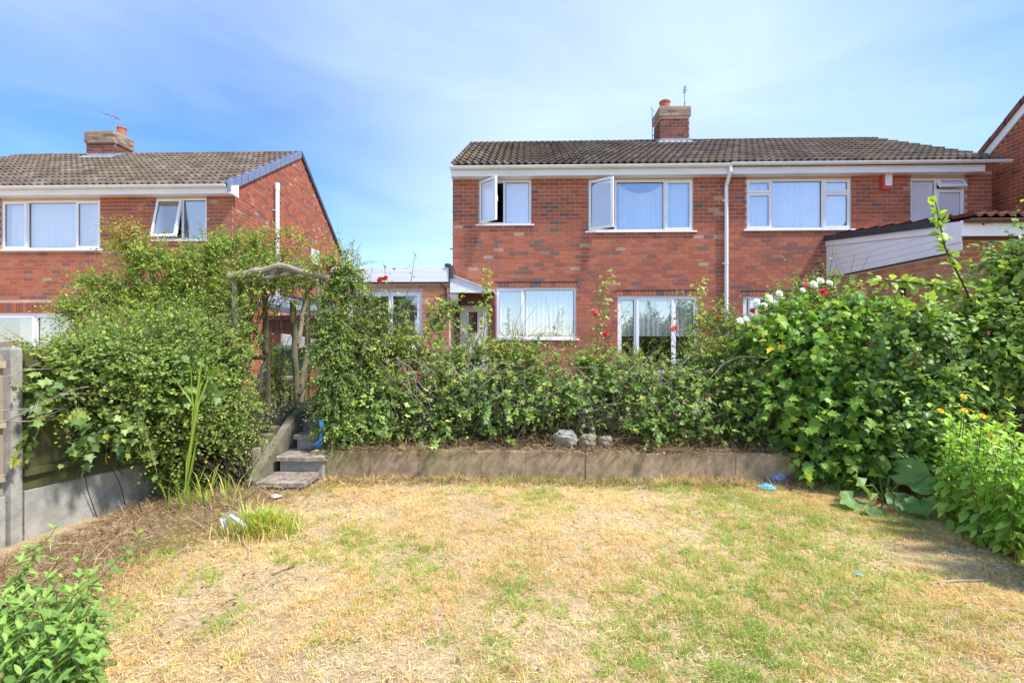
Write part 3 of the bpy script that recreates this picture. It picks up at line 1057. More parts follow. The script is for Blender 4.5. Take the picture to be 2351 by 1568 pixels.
def chimney(house_, x0, x1, y0, y1, zb, zt, capn=3, pots=(), gauge=0.08, mats=('brick_chimney', 'brick_grey'), flash=0.11):
    core = MB().box((x0, y0, zb), (x1, y1, zt))
    ov = 0.035
    zc = zt - capn * gauge
    core.box((x0 - ov, y0 - ov, zc), (x1 + ov, y1 + ov, zt))
    ch = core.build('chimney', M['mortar'], house_)
    for (O, U, N, l) in (((x0, y0, zb), (1, 0, 0), (0, -1, 0), x1 - x0), ((x1, y0, zb), (0, 1, 0), (1, 0, 0), y1 - y0), ((x0, y1, zb), (0, -1, 0), (-1, 0, 0), y1 - y0)):
        brickwork(ch, M[mats[0]], O, U, N, l, zc - zb, gauge=gauge, singles=300, first=0)
        O2 = Vector(O) + Vector((0, 0, zc - zb)) + Vector(N) * ov - Vector(U) * ov
        brickwork(ch, M[mats[1]], O2, U, N, l + 2 * ov, zt - zc, gauge=gauge, singles=300, first=1)
    MB().prism([(x0 - ov + 0.02, y0 - ov + 0.02, zt), (x1 + ov - 0.02, y0 - ov + 0.02, zt), (x1 + ov - 0.02, y1 + ov - 0.02, zt), (x0 - ov + 0.02, y1 + ov - 0.02, zt)], (0, 0, 0.03)).build('flaunching', M['concrete'], ch)
    for (px_, py_, r, h, mt) in pots:
        MB().lathe((px_, py_, zt + 0.02), [(r * 1.12, 0), (r * 1.12, 0.04), (r, 0.05), (r * 0.95, h - 0.05), (r * 1.08, h - 0.045), (r * 1.08, h), (r * 0.8, h), (r * 0.8, h - 0.1)], 14).build('chimney_pot', M[mt], ch, smooth=False)
    m = MB()
    m.box((x0 - 0.012, y0 - 0.012, zb), (x1 + 0.012, y0, zb + flash))
    for xx, s in ((x0, -1), (x1, 1)):
        m.prism([(xx + 0.012 * s, y0 - 0.01, zb), (xx + 0.012 * s, y0 - 0.01, zb + flash), (xx + 0.012 * s, y1, zb + flash + 0.25), (xx + 0.012 * s, y1, zb)], (-0.011 * s, 0, 0))
    m.prism([(x0 - 0.09, y0 - 0.19, zb - 0.075), (x1 + 0.09, y0 - 0.19, zb - 0.075), (x1 + 0.09, y0, zb + 0.045), (x0 - 0.09, y0, zb + 0.045)], (0, 0, 0.012))
    m.build('flashing', M['lead'], ch)
    return ch


cyf = RY - 0.55
cx0, cx1 = W(1516, 300, cyf).x, W(1582, 300, cyf).x
czt = W(1550, 247, cyf).z
czb = EZ + (cyf - EY) / (RY - EY) * (RZ - EZ) + 0.045
ch = chimney(house, cx0, cx1, cyf, cyf + 0.62, czb, czt, 3,
             [(cx0 + 0.2, cyf + 0.28, 0.14, 0.27, 'terracotta'), (cx1 - 0.2, cyf + 0.45, 0.10, 0.13, 'tile_red')])
# aerials fixed to the chimney
xa = cx1 - 0.05
m = MB().tube([(xa, cyf + 0.2, czt - 0.4), (xa, cyf + 0.2, czt + 0.66)], 0.011, 6)
for dz, ln in ((0.64, 0.10), (0.56, 0.16), (0.50, 0.09), (0.12, 0.05), (0.2, 0.05)):
    m.tube([(xa - ln / 2, cyf + 0.2, czt + dz), (xa + ln / 2, cyf + 0.2, czt + dz)], 0.008, 5)
    m.tube([(xa, cyf + 0.2 - ln, czt + dz), (xa, cyf + 0.2 + ln, czt + dz)], 0.008, 5)
m.build('aerial', M['galv'], house)
xa = cx0 - 0.13
m = MB().tube([(xa, cyf + 0.3, czt - 0.85), (xa - 0.01, cyf + 0.3, czt + 0.10)], 0.011, 6)
m.tube([(xa - 0.05, cyf + 0.3, czt + 0.17), (xa + 0.05, cyf + 0.3, czt + 0.02)], 0.010, 5)
m.tube([(xa, cyf + 0.3, czt - 0.75), (cx0 + 0.03, cyf + 0.3, czt - 0.75)], 0.02, 5)
m.tube([(xa, cyf + 0.3, czt - 0.62), (cx0 + 0.03, cyf + 0.3, czt - 0.62)], 0.014, 5)
m.build('aerial', M['galv'], house)
# alarm box
a0 = rect(2019, 402, 2041, 438)
alarm = thing('alarm_box', (a0[0], YM, a0[2]), 'small red and white burglar alarm box under the eaves', 'alarm box')
MB().prism([(a0[0], YM - 0.015, a0[2]), (a0[1] - 0.02, YM - 0.015, a0[2]), (a0[1], YM - 0.015, a0[3]), (a0[0], YM - 0.015, a0[3])], (0, -0.075, 0)).build('case', M['alarm_red'], alarm)
MB().prism([(a0[0] + 0.05, YM - 0.091, a0[2] + 0.07), (a0[1] - 0.01, YM - 0.091, a0[2] + 0.07), (a0[1] - 0.004, YM - 0.091, a0[3] - 0.012), (a0[0] + 0.13, YM - 0.091, a0[3] - 0.03), (a0[0] + 0.05, YM - 0.091, a0[3] - 0.012)], (0, -0.008, 0)).build('front_panel', M['upvc'], alarm)
# small overflow pipe at the left corner
p = W(1040, 570, YM + 0.6)
MB().tube([(X0, YM + 0.6, p.z), (X0 - 0.16, YM + 0.6, p.z - 0.02)], 0.012, 6).build('overflow_pipe', M['galv'], house)

# ------------------------------------------------------------------ left house
YL = 10.2
SH = -0.082
LX1 = W(535, 500, YL).x
LX0 = W(-330, 500, YL).x
LZB = -0.1
LZW = W(300, 442, YL).z
lhouse = thing('brick_house', ((LX0 + LX1) / 2, YL, LZB), 'red brick house on the left with gable wall and slate-blue verge caps', 'house', 'brick houses behind the gardens')
LHD = 7.6
LRY = YL + 3.72
LRZ = W(690, 352, LRY).z
lA = rect(2, 459, 231, 574, YL)
lB = rect(356, 454, 475, 552, YL)
lC = rect(-260, 719, 171, 900, YL)
lD = rect(-250, 459, -60, 574, YL)
lops = [(r[0] - LX0, r[1] - LX0, r[2] - LZB, r[3] - LZB) for r in (lA, lB, lC, lD)]
mb = MB()
wall_sheet(mb, (LX0, YL, LZB), (1, 0, 0), (0, -1, 0), LX1 - LX0, LZW - LZB, lops, 0.26)
GU = Vector((SH, 1, 0)).normalized()
GN = Vector((1, -SH, 0)).normalized()
gl = Vector((SH * LHD, LHD, 0)).length
ratio = gl / LHD
g0 = Vector((LX1, YL, 0))
EPL = W(528, 428, YL - 0.25).z        # eaves level of the tiles
pitch_l = (LRZ - EPL) / (LRY - (YL - 0.28))
rear_z = LRZ - (LHD + YL - LRY) * pitch_l
gz_f = EPL + 0.28 * pitch_l
mb.add([g0 + Vector((0, 0, LZB)), g0 + GU * gl + Vector((0, 0, LZB)), g0 + GU * gl + Vector((0, 0, rear_z - 0.02)), g0 + GU * (LRY - YL) * ratio + Vector((0, 0, LRZ - 0.05)), g0 + Vector((0, 0, gz_f - 0.05))],
       [(0, 1, 2, 3, 4)])
lwall = mb.build('wall', M['mortar'], lhouse)
mb = MB()
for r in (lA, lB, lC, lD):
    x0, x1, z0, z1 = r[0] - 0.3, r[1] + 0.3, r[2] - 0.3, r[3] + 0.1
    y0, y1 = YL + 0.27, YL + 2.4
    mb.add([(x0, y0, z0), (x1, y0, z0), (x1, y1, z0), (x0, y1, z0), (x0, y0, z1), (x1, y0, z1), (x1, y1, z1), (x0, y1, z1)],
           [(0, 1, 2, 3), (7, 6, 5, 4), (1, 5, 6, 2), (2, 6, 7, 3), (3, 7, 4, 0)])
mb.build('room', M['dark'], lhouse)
sold = (lC[0] - LX0 - 0.02, lC[1] - LX0 - 0.02, lC[3] - LZB, lC[3] - LZB + 0.235)
gw = [g0 + GU * 4.62, g0 + GU * 5.25]           # gable window
gwz = (W(690, 606, YL + 4.8).z, W(690, 573, YL + 4.8).z)
gop = (4.62, 5.3, gwz[0] - LZB, gwz[1] - LZB)
brickwork(lwall, M['brick'], (LX0, YL, LZB), (1, 0, 0), (0, -1, 0), LX1 - LX0, LZW - LZB, lops + [sold], None, gauge=0.0795, singles=150,
          want=lambda u, z: u > (W(20, 500, YL).x - LX0) and 2.55 < z < 3.25)


def gtop(z):
    z = z + LZB
    lo = 0.0 if z < gz_f - 0.06 else (z - gz_f + 0.06) / pitch_l * ratio
    hi = gl if z < rear_z - 0.06 else gl - (z - rear_z + 0.06) / pitch_l * ratio
    return (lo, hi) if hi - lo > 0.05 else None


brickwork(lwall, M['brick'], (LX1, YL, LZB), GU, GN, gl, LRZ - LZB, [gop], gtop, gauge=0.0795, singles=150, want=lambda u, z: z > 3.4 and u < 5.5)
# soldier course over the left patio door
x = lC[0] - 0.02
while x < lC[1] - 0.05:
    MB().box((x + 0.004, YL - 0.012, lC[3] + 0.012), (x + 0.068, YL + 0.01, lC[3] + 0.228), random.choice([0.05, 0.72, 0.72, 0.72, 0.9, 0.97, 0.75, 0.89, 0.71])).build('lintel_brick', M['brick'], lwall)
    x += 0.0745
xl = lambda px: W(px, 500, YL).x
window(lhouse, YL, *lA, [(lA[0], xl(60), lA[2], lA[3], 'sash', 0), (xl(60), xl(173), lA[2], lA[3], 'fixed', 0), (xl(173), lA[1], lA[2], lA[3], 'sash', 0)])
window(lhouse, YL, *lB, [(lB[0], xl(417), lB[2], lB[3], 'hinge_top', math.radians(13)), (xl(417), lB[1], lB[2], lB[3], 'fixed', 0)])
window(lhouse, YL, *lC, [(lC[0], xl(-90), lC[2], lC[3], 'fixed', 0), (xl(-90), xl(78), lC[2], lC[3], 'sash', 0), (xl(78), lC[1], lC[2], lC[3], 'fixed', 0)], sill=False, fw=0.10)
window(lhouse, YL, *lD, [(lD[0], xl(-155), lD[2], lD[3], 'fixed', 0), (xl(-155), lD[1], lD[2], lD[3], 'fixed', 0)])
curtain(lA[0] + 0.03, lA[1] - 0.03, lA[2] + 0.03, lA[3] - 0.03, YL + 0.17, 'white net curtain across the wide upper window of the left house', waves=16, group='net curtains in the house windows')
curtain(xl(118), xl(152), lC[2] + 0.02, lC[3] - 0.1, YL + 0.19, 'pale grey pleated curtain inside the patio door of the left house', waves=4, amp=0.03)
curtain(xl(8), xl(80), lC[2] + 0.02, lC[3] - 0.1, YL + 0.35, 'thin white curtain beyond the left patio door glass beside the fence', waves=9, amp=0.02)
# gable window
mW = MB()
a, b = g0 + GU * 4.62, g0 + GU * 5.3
for s, e, za, zb in ((0, 0.68, 0, 0.05), (0, 0.68, gwz[1] - gwz[0] - 0.05, gwz[1] - gwz[0]), (0, 0.05, 0.05, gwz[1] - gwz[0] - 0.05), (0.63, 0.68, 0.05, gwz[1] - gwz[0] - 0.05)):
    mW.obox(a + GU * s + GN * 0.0 + Vector((0, 0, gwz[0] + za)), GU * (e - s), (0, 0, zb - za), GN * 0.03)
gwin = mW.build('window', M['upvc'], lhouse)
MB().obox(a + GU * 0.05 + GN * 0.008 + Vector((0, 0, gwz[0] + 0.05)), GU * 0.58, (0, 0, gwz[1] - gwz[0] - 0.1), GN * 0.008).build('pane', M['glass_obscure'], gwin)
# vent pipe on the gable
vp = g0 + GU * ((YL + 2.0 - YL))
vu = 1.98
vz = W(622, 421, YL + vu).z
vb = g0 + GU * vu + GN * 0.09
m = MB().tube([vb + Vector((0, 0, LZB)), vb + Vector((0, 0, vz - 0.02))], 0.055, 12)
m.tube([vb + Vector((0, 0, vz - 0.18)), vb + Vector((0, 0, vz))], 0.062, 12)
vpipe = m.build('vent_pipe', M['upvc'], lhouse)
m = MB().tube([vb - GU * 0.08 - GN * 0.08 + Vector((0, 0, vz - 0.72)), vb - GU * 0.08 + Vector((0, 0, vz - 0.72)), vb + Vector((0, 0, vz - 0.72))], 0.012, 5)
m.build('pipe_clip', M['upvc'], vpipe)
ab = g0 + GU * 0.72 + GN * 0.010
MB().obox(ab + Vector((0, 0, W(565, 471, YL + 0.7).z)), GU * 0.21, (0, 0, 0.16), GN * 0.012).build('air_brick', M['terracotta'], lwall)

# eaves of the left house
LYF = YL - 0.22
lf0, lf1 = W(-330, 430, LYF).x, W(530, 430, LYF).x
lz0, lz1 = W(250, 447, LYF).z, W(250, 431, LYF).z
MB().box((lf0, LYF, lz0), (lf1, LYF + 0.022, lz1)).build('fascia', M['upvc_dirty'], lhouse)
MB().box((lf0 + 0.002, LYF + 0.022, lz0 + 0.004), (lf1 - 0.002, YL + 0.03, lz0 + 0.016)).build('soffit', M['upvc_dirty'], lhouse)
MB().prism([(lf1 + 0.001, LYF - 0.004, lz0 - 0.004), (lf1 + 0.001, YL + 0.012, lz0 - 0.03), (lf1 + 0.001, YL + 0.012, lz1 + 0.1), (lf1 + 0.001, LYF - 0.004, lz1 + 0.02)], (0.03, 0, 0)).build('box_end', M['upvc_dirty'], lhouse)
gutter(lhouse, lf0, W(522, 430, LYF).x, LYF - 0.062, lz1 + 0.02, M['upvc_dirty'], 0.9)
LEY, LEZ = YL - 0.28, EPL - 0.0
lr0, lr1 = LX0, LX1 + 0.03
lsl = Vector((0, LRY - LEY, LRZ - LEZ))
mb = MB()
dsh = SH * (LRY - LEY)
mb.add([(lr0, LEY + 0.02, LEZ), (lr1, LEY + 0.02, LEZ), (lr1 + dsh, LRY, LRZ), (lr0 + dsh, LRY, LRZ),
        (lr0 + SH * LHD, YL + LHD + 0.2, rear_z - 0.1), (lr1 + SH * LHD, YL + LHD + 0.2, rear_z - 0.1)], [(0, 1, 2, 3), (3, 2, 5, 4)])
lroof = mb.build('roof', M['tile'], lhouse)
rows = 12
lg = lsl.length / rows
# tiles stop at the raking verge: each course is shortened a little
lw = 0.30
SHs = Vector((dsh, LRY - LEY, LRZ - LEZ))
nc = int((lr1 - lr0) / lw)
tile_roof(lroof, (lr1 - nc * lw, LEY, LEZ), (1, 0, 0), SHs, nc, rows, lw, lg * SHs.length / lsl.length, 0.06, 300, xclip=(W(-30, 500, YL).x, 99))
m_r = MB()
x = LX0
ridge_tiles(lroof, LX0 + dsh, lr1 + dsh - 0.05, LRY, LRZ + 0.02)
# verge caps
nv = 14
for side in (0, 1):
    if side == 0:
        A, B = Vector((lr1, LEY - 0.03, LEZ + 0.03)), Vector((lr1 + dsh, LRY, LRZ + 0.04))
    else:
        A, B = Vector((lr1 + SH * (LHD + 0.5), YL + LHD + 0.25, rear_z - 0.15)), Vector((lr1 + dsh, LRY, LRZ + 0.04))
    D = (B - A) / nv
    for i in range(nv):
        p0 = A + D * i + Vector((-0.10, 0, 0.012))
        m = MB()
        ln = D * 0.93
        m.obox(p0, (0.135, 0, 0), ln, (0, 0, 0.022))
        m.obox(p0 + Vector((0.135, 0, 0.022)), (0.022, 0, 0), ln, (0, 0, -0.20 if side == 0 else -0.15))
        m.build('verge_cap', M['verge'] if side == 0 else M['vergedark'], lroof)
cyl = LRY - 0.62
lc0, lc1 = W(199, 320, cyl).x, W(262, 320, cyl).x
lzt = W(230, 303, cyl).z
lzb = LEZ + (cyl - LEY) / (LRY - LEY) * (LRZ - LEZ) + 0.05
lch = chimney(lhouse, lc0, lc1, cyl, cyl + 0.62, lzb, lzt, 4, [(lc1 - 0.13, cyl + 0.40, 0.125, 0.27, 'terracotta'), (lc0 + 0.3, cyl + 0.5, 0.11, 0.06, 'terracotta')])
xa = lc1 + 0.02
m = MB().tube([(xa, cyl + 0.02, lzt - 0.45), (xa + 0.03, cyl + 0.02, lzt + 0.42)], 0.012, 6)
m.tube([(xa - 0.22, cyl - 0.1, lzt + 0.47), (xa + 0.08, cyl + 0.06, lzt + 0.40)], 0.012, 5)
for q in (0.0, 0.35, 0.65, 0.9):
    c = Vector((xa - 0.22, cyl - 0.1, lzt + 0.47)).lerp(Vector((xa + 0.08, cyl + 0.06, lzt + 0.40)), q)
    m.tube([c + Vector((-0.04, 0.12, 0)), c + Vector((0.04, -0.12, 0))], 0.010, 5)
m.build('aerial', M['galv'], lhouse)
# hanging basket bracket and green pot by the left patio door
hb = W(177, 733, YL - 0.02)
m = MB().tube([hb, hb + Vector((0.0, 0, -0.38))], 0.012, 5)
m.tube([hb + Vector((0, 0, 0.0)), hb + Vector((0.12, -0.25, 0.0)), hb + Vector((0.2, -0.33, -0.06))], 0.012, 5)
m.tube([hb + Vector((0, 0, -0.3)), hb + Vector((0.1, -0.2, -0.01))], 0.010, 5)
tag(m.build('basket_bracket', M['iron']), 'black iron hanging basket bracket beside the left patio door', 'bracket')
pc = W(181, 790, YL - 0.2)
tag(MB().lathe(pc, [(0.11, -0.2), (0.15, 0.13), (0.17, 0.13), (0.17, 0.17), (0.14, 0.17), (0.13, 0.1)], 14).build('flower_pot', M['plant_pot']), 'dark green flower pot beside the left patio door', 'flower pot')

# ------------------------------------------------------------------ garage with flat roof and side canopy
YG = 9.15
gx0, gx1 = W(770, 700, YG).x, W(1031, 700, YG).x
gzt = W(1000, 648, YG).z
gfz = W(1000, 615, YG).z
garage = thing('flat_roof_outbuilding', ((gx0 + gx1) / 2, YG, 0.3), 'orange brick flat-roofed outbuilding with deep white fascia left of the main house', 'outbuilding')
gWn = rect(797, 669, 968, 800, YG)
mb = MB()
gop2 = [(gWn[0] - gx0, gWn[1] - gx0, gWn[2] - 0.3, gWn[3] - 0.3)]
wall_sheet(mb, (gx0, YG, 0.3), (1, 0, 0), (0, -1, 0), gx1 - gx0, gzt - 0.3, gop2, 0.2)
mb.quad((gx1, YG, 0.3), (gx1, 12, 0.3), (gx1, 12, gzt), (gx1, YG, gzt))
mb.quad((gx0, 12, 0.3), (gx0, YG, 0.3), (gx0, YG, gzt), (gx0, 12, gzt))
gwall = mb.build('wall', M['mortar_pale'], garage)
brickwork(gwall, M['brick_orange'], (gx0, YG, 0.3), (1, 0, 0), (0, -1, 0), gx1 - gx0, gzt - 0.3, gop2, singles=290)
window(garage, YG, *gWn, [(gWn[0], W(896, 700, YG).x, gWn[2], gWn[3], 'fixed', 0), (W(896, 700, YG).x, gWn[1], gWn[2], gWn[3], 'fixed', 0)], fw=0.09)
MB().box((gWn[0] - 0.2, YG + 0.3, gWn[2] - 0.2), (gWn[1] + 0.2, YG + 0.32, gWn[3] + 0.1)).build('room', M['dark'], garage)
m = MB()
x_f1 = gx1 + 0.0
nb = 3
for i in range(nb):
    z0, z1 = gzt + (gfz - gzt) * i / nb, gzt + (gfz - gzt) * (i + 1) / nb - 0.003
    MB().box((gx0 - 0.05, YG - 0.06, z0), (x_f1, YG - 0.045, z1)).build('fascia_board', M['upvc_dirty'], garage)
MB().box((gx0 - 0.04, YG - 0.045, gzt - 0.02), (x_f1 - 0.003, YG + 0.02, gzt + 0.002)).build('soffit', M['gasket'], garage)
MB().box((gx0 - 0.04, YG - 0.04, gfz - 0.05), (x_f1 - 0.004, 12, gfz - 0.004)).build('roof', M['felt'], garage)
m = MB()
q0, q1 = W(1021, 606, YG), W(1037, 640, YG)
m.prism([(q0.x, YG - 0.08, q0.z - 0.05), (q0.x + 0.03, YG - 0.08, q0.z), (q0.x + 0.12, YG - 0.08, q0.z - 0.01), (q1.x + 0.05, YG - 0.08, q1.z + 0.02), (q1.x - 0.02, YG - 0.08, q1.z), (q1.x - 0.045, YG - 0.08, q0.z - 0.08)], (0, 0.5, 0))
m.build('roof_edging', M['vergedark'], garage)
# canopy at its right side
canopy = thing('side_canopy', (W(1080, 700, YG).x, YG, 0.3), 'white triangular-ended lean-to canopy sloping down right from the outbuilding', 'canopy')
c0, c1, c2, c3 = W(1033, 632, YG - 0.02), W(1033, 672, YG - 0.02), W(1128, 672, YG - 0.02), W(1128, 668, YG - 0.02)
MB().prism([c1, c2, c3, c0], (0, 0.02, 0)).build('end_board', M['upvc_dirty'], canopy)
MB().prism([c0 + Vector((0, -0.03, 0.0)), c3 + Vector((0.05, -0.03, -0.015)), c3 + Vector((0.05, -0.03, 0.012)), c0 + Vector((0, -0.03, 0.03))], (0, 0.85, 0)).build('roof_sheet', M['white_render'], canopy)
b0, b1 = W(1050, 700, YG + 0.3), W(1134, 674, YG + 0.3)
MB().box((c1.x + 0.02, YG + 0.3, b0.z), (b1.x, YG + 0.4, b1.z)).build('beam', M['shed_wood'], canopy)
MB().prism([W(1030, 673, YG - 0.01), W(1053, 673, YG - 0.01), W(1049, 706, YG - 0.01), W(1034, 690, YG - 0.01)], (0, 0.04, 0)).build('bracket', M['concrete'], canopy)
sd = thing('side_gate', (W(1088, 780, YG + 0.55).x, YG + 0.55, 0.3), 'cream panelled gate with dark opening under the white canopy', 'gate')
d0, d1 = W(1056, 900, YG + 0.55), W(1121, 702, YG + 0.55)
o0, o1 = W(1076, 765, YG + 0.55), W(1096, 716, YG + 0.55)
m = MB()
m.box((d0.x, YG + 0.55, 0.3), (o0.x, YG + 0.59, d1.z))
m.box((o1.x, YG + 0.55, 0.3), (d1.x, YG + 0.59, d1.z))
m.box((o0.x, YG + 0.55, o1.z), (o1.x, YG + 0.59, d1.z))
m.box((o0.x, YG + 0.55, 0.3), (o1.x, YG + 0.59, o0.z))
m.build('panel', M['cream'], sd)
MB().box((o0.x - 0.005, YG + 0.6, o0.z), (o1.x + 0.005, YG + 0.61, o1.z)).build('opening', M['shed_wood'], sd)
MB().box((d1.x + 0.003, YG + 0.53, 0.3), (d1.x + 0.15, YG + 0.6, b0.z)).build('gate_post', M['shed_wood'], sd)
hb = W(1024, 662, YG - 0.02)
m = MB().tube([hb, hb + Vector((0.01, 0, -0.42))], 0.014, 5)
m.tube([hb + Vector((-0.09, -0.16, 0.08)), hb + Vector((-0.02, -0.05, 0.02)), hb + Vector((0, 0, -0.06))], 0.014, 5)
tag(m.build('basket_bracket', M['iron']), 'black iron basket bracket on the orange outbuilding wall', 'bracket')

# ------------------------------------------------------------------ extension on the right with clad side wall
EXx = W(1900, 600, YM).x
YE = 6.95
ex_top = 2.82
ext = thing('brick_extension', (EXx + 1.2, (YE + YM) / 2, 0.3), 'orange brick extension with white clad side wall and dark verge tiles on the right', 'extension')
mb = MB()
bz = 1.5 + 1.24
EW = 4.2
mb.quad((EXx, YM, 0.3), (EXx, YE + 0.3, 0.3), (EXx, YE + 0.3, bz), (EXx, YM, bz))
mb.quad((EXx, YE + 0.3, 0.3), (EXx + EW, YE + 0.3, 0.3), (EXx + EW, YE + 0.3, bz + 0.3), (EXx, YE + 0.3, bz + 0.3))
ewall = mb.build('wall', M['mortar_pale'], ext)
brickwork(ewall, M['brick_orange'], (EXx, YM, 0.3), (0, -1, 0), (-1, 0, 0), YM - YE - 0.3, bz - 0.3, singles=200, want=lambda u, z: z > 1.1)
brickwork(ewall, M['brick_orange'], (EXx, YE + 0.3, 0.3), (1, 0, 0), (0, -1, 0), EW, bz + 0.22 - 0.3, singles=100, want=lambda u, z: z > 1.2)
tzh = W(1900, 548, YM).z          # verge level at the house
tze = W(2190, 511, YE + 0.1).z    # verge level at the front
# cladding boards on the side: horizontal boards clipped by the raking verge
nbd = 6
zc0 = bz + 0.012
hgt = (tzh - 0.16 - zc0)
for i in range(nbd):
    za, zb = zc0 + hgt * i / nbd, zc0 + hgt * (i + 1) / nbd - 0.004
    def ylim(z):
        # y where the raking underside meets height z
        t = (tzh - 0.16 - z) / max(1e-6, (tzh - tze))
        return YM - min(1.0, max(0.0, t)) * (YM - YE)
    ya, yb = ylim(za), ylim(zb)
    pts = [(EXx - 0.015, YM, za), (EXx - 0.015, ya, za), (EXx - 0.015, yb, zb), (EXx - 0.015, YM, zb)]
    MB().prism(pts, (-0.014 - 0.0, 0, 0)).build('cladding_board', M['upvc'], ext)
MB().prism([(EXx - 0.03, YM, tzh - 0.155), (EXx - 0.03, YE, tze - 0.155), (EXx - 0.03, YE, tze - 0.01), (EXx - 0.03, YM, tzh - 0.01)], (-0.02, 0, 0)).build('bargeboard', M['upvc'], ext)
MB().prism([(EXx - 0.05, YM, bz - 0.006), (EXx - 0.05, YE + 0.25, bz - 0.006), (EXx - 0.05, YE + 0.25, bz + 0.01), (EXx - 0.05, YM, bz + 0.01)], (0.06, 0, 0)).build('trim', M['gasket'], ext)
nv = 9
A, B = Vector((EXx - 0.075, YM + 0.02, tzh)), Vector((EXx - 0.075, YE + 0.35, tze - (tze - tzh) * 0.12))
D = (B - A) / nv
for i in range(nv):
    m = MB().obox(A + D * i, (0.16, 0, 0), D * 0.98, (0, 0, 0.06))
    m.obox(A + D * i + Vector((-0.012, 0, 0.06)), (0.012, 0, 0), D * 0.98, (0, 0, -0.11))
    m.build('verge_tile', M['vergedark'], ext)
mb = MB()
mb.add([(EXx + 0.06, YM, tzh + 0.03), (EXx + EW, YM, tzh + 0.03), (EXx + EW, YE - 0.02, tze + 0.02), (EXx + 0.06, YE - 0.02, tze + 0.02)], [(0, 1, 2, 3)])
eroof = mb.build('roof', M['tile_red'], ext)
V, Fc = tile_template(0.30, 0.4)
tm = MB().add(V, Fc, 0.5).mesh('roof_tile', M['tile_red'])
dd = Vector((0, YM - YE, tzh - tze)).normalized()
for r_ in range(8):
    for c_ in range(13):
        o = bpy.data.objects.new('roof_tile', tm)
        Nn = Vector((1, 0, 0)).cross(dd).normalized()
        o.matrix_basis = Matrix.Translation(Vector((EXx + 0.1 + c_ * 0.3, YE - 0.05, tze + 0.03)) + dd * (r_ * 0.37) + Nn * 0.012) @ Matrix((Vector((1, 0, 0)), dd, Nn)).transposed().to_4x4()
        col.objects.link(o)
        attach(o, eroof)
f0, f1 = W(2222, 560, YE).z, W(2222, 520, YE).z
MB().box((EXx - 0.05, YE - 0.02, tze - 0.22), (EXx + EW, YE, tze - 0.005)).build('fascia', M['upvc'], ext)
MB().box((EXx - 0.045, YE, tze - 0.215), (EXx + EW, YE + 0.31, tze - 0.20)).build('soffit', M['brown_gutter'], ext)
MB().box((EXx - 0.048, YE + 0.0, tze - 0.30), (EXx - 0.02, YE + 0.32, tze - 0.02)).build('box_end', M['upvc'], ext)
gutter(ext, W(2222, 520, YE - 0.08).x, EXx + EW, YE - 0.08, tze + 0.0, M['brown_gutter'], 0.8)
# small wall lamp bracket on the side wall
lp = Vector((EXx - 0.03, 8.0, W(2098, 668, 8.0).z))
m = MB().box((lp.x - 0.02, lp.y - 0.03, lp.z - 0.16), (lp.x + 0.02, lp.y + 0.03, lp.z + 0.10))
m.tube([lp, lp + Vector((-0.22, -0.05, 0.18)), lp + Vector((-0.34, -0.08, 0.16))], 0.012, 5)
tag(m.build('wall_bracket', M['iron']), 'dark metal bracket on the orange side wall of the extension', 'bracket')

# ------------------------------------------------------------------ far right house: gable wall seen obliquely
NX = 9.9
rh = thing('brick_house', (NX + 2, 9, 0.3), 'red brick house at the far right edge with white bargeboard and raking tiles', 'house', 'brick houses behind the gardens')
zr1 = W(2275, 345, NX / ray(2275, 345)[0] * ray(2275, 345)[1]).z
yr1 = NX / ray(2275, 345)[0] * ray(2275, 345)[1]
yr2 = NX / ray(2351, 253)[0] * ray(2351, 253)[1]
zr2 = W(2351, 253, yr2).z
pr = (zr2 - zr1) / (yr1 - yr2)
apy = 8.2
apz = zr1 + (yr1 - apy) * pr
yend = 12.6
zend = zr1 - (yend - yr1) * pr
ynear = apy - (yend - apy)
mb = MB()
mb.add([(NX, ynear, 0.3), (NX, ynear, zend), (NX, apy, apz), (NX, yend, zend), (NX, yend, 0.3)], [(0, 1, 2, 3, 4)])
mb.quad((NX, ynear, 0.3), (NX + 6, ynear, 0.3), (NX + 6, ynear, zend), (NX, ynear, zend))
rwall = mb.build('wall', M['mortar_pale'], rh)


def rtop(z):
    z += 0.3
    k_ = 0 if z < zend else (z - zend + 0.1) / pr
    return (k_, yend - ynear - k_) if yend - ynear - 2 * k_ > 0.1 else None


brickwork(rwall, M['brick_red'], (NX, yend, 0.3), (0, -1, 0), (-1, 0, 0), yend - ynear, apz - 0.3, (), rtop, gauge=0.078, singles=250, want=lambda u, z: 2.0 < u < 3.6 and z > 2.2)
m = MB()
for (ya, za, yb, zb, nm) in ((yend + 0.3, zend - 0.3 * pr, apy, apz, 'far'), (ynear - 0.3, zend - 0.3 * pr, apy, apz, 'near')):
    MB().prism([(NX - 0.06, ya, za - 0.12), (NX - 0.06, yb, zb - 0.12), (NX - 0.06, yb, zb + 0.06), (NX - 0.06, ya, za + 0.06)], (0.03, 0, 0)).build('bargeboard', M['upvc'], rh)
    A, B = Vector((NX - 0.11, ya, za + 0.06)), Vector((NX - 0.11, yb, zb + 0.06))
    n_ = 15
    D = (B - A) / n_
    for i in range(n_):
        MB().obox(A + D * i, (0.35, 0, 0), D * 1.05, (0, 0, 0.10 + 0.012 * (i % 2)), random.random()).build('verge_tile', M['tile_red'], rh)
mb = MB()
mb.add([(NX, yend + 0.3, zend - 0.3 * pr + 0.08), (NX, apy, apz + 0.08), (NX + 6, apy, apz + 0.08), (NX + 6, yend + 0.3, zend - 0.3 * pr + 0.08), (NX, ynear - 0.3, zend - 0.3 * pr + 0.08), (NX + 6, ynear - 0.3, zend - 0.3 * pr + 0.08)], [(0, 1, 2, 3), (1, 4, 5, 2)])
mb.build('roof', M['tile_red'], rh)

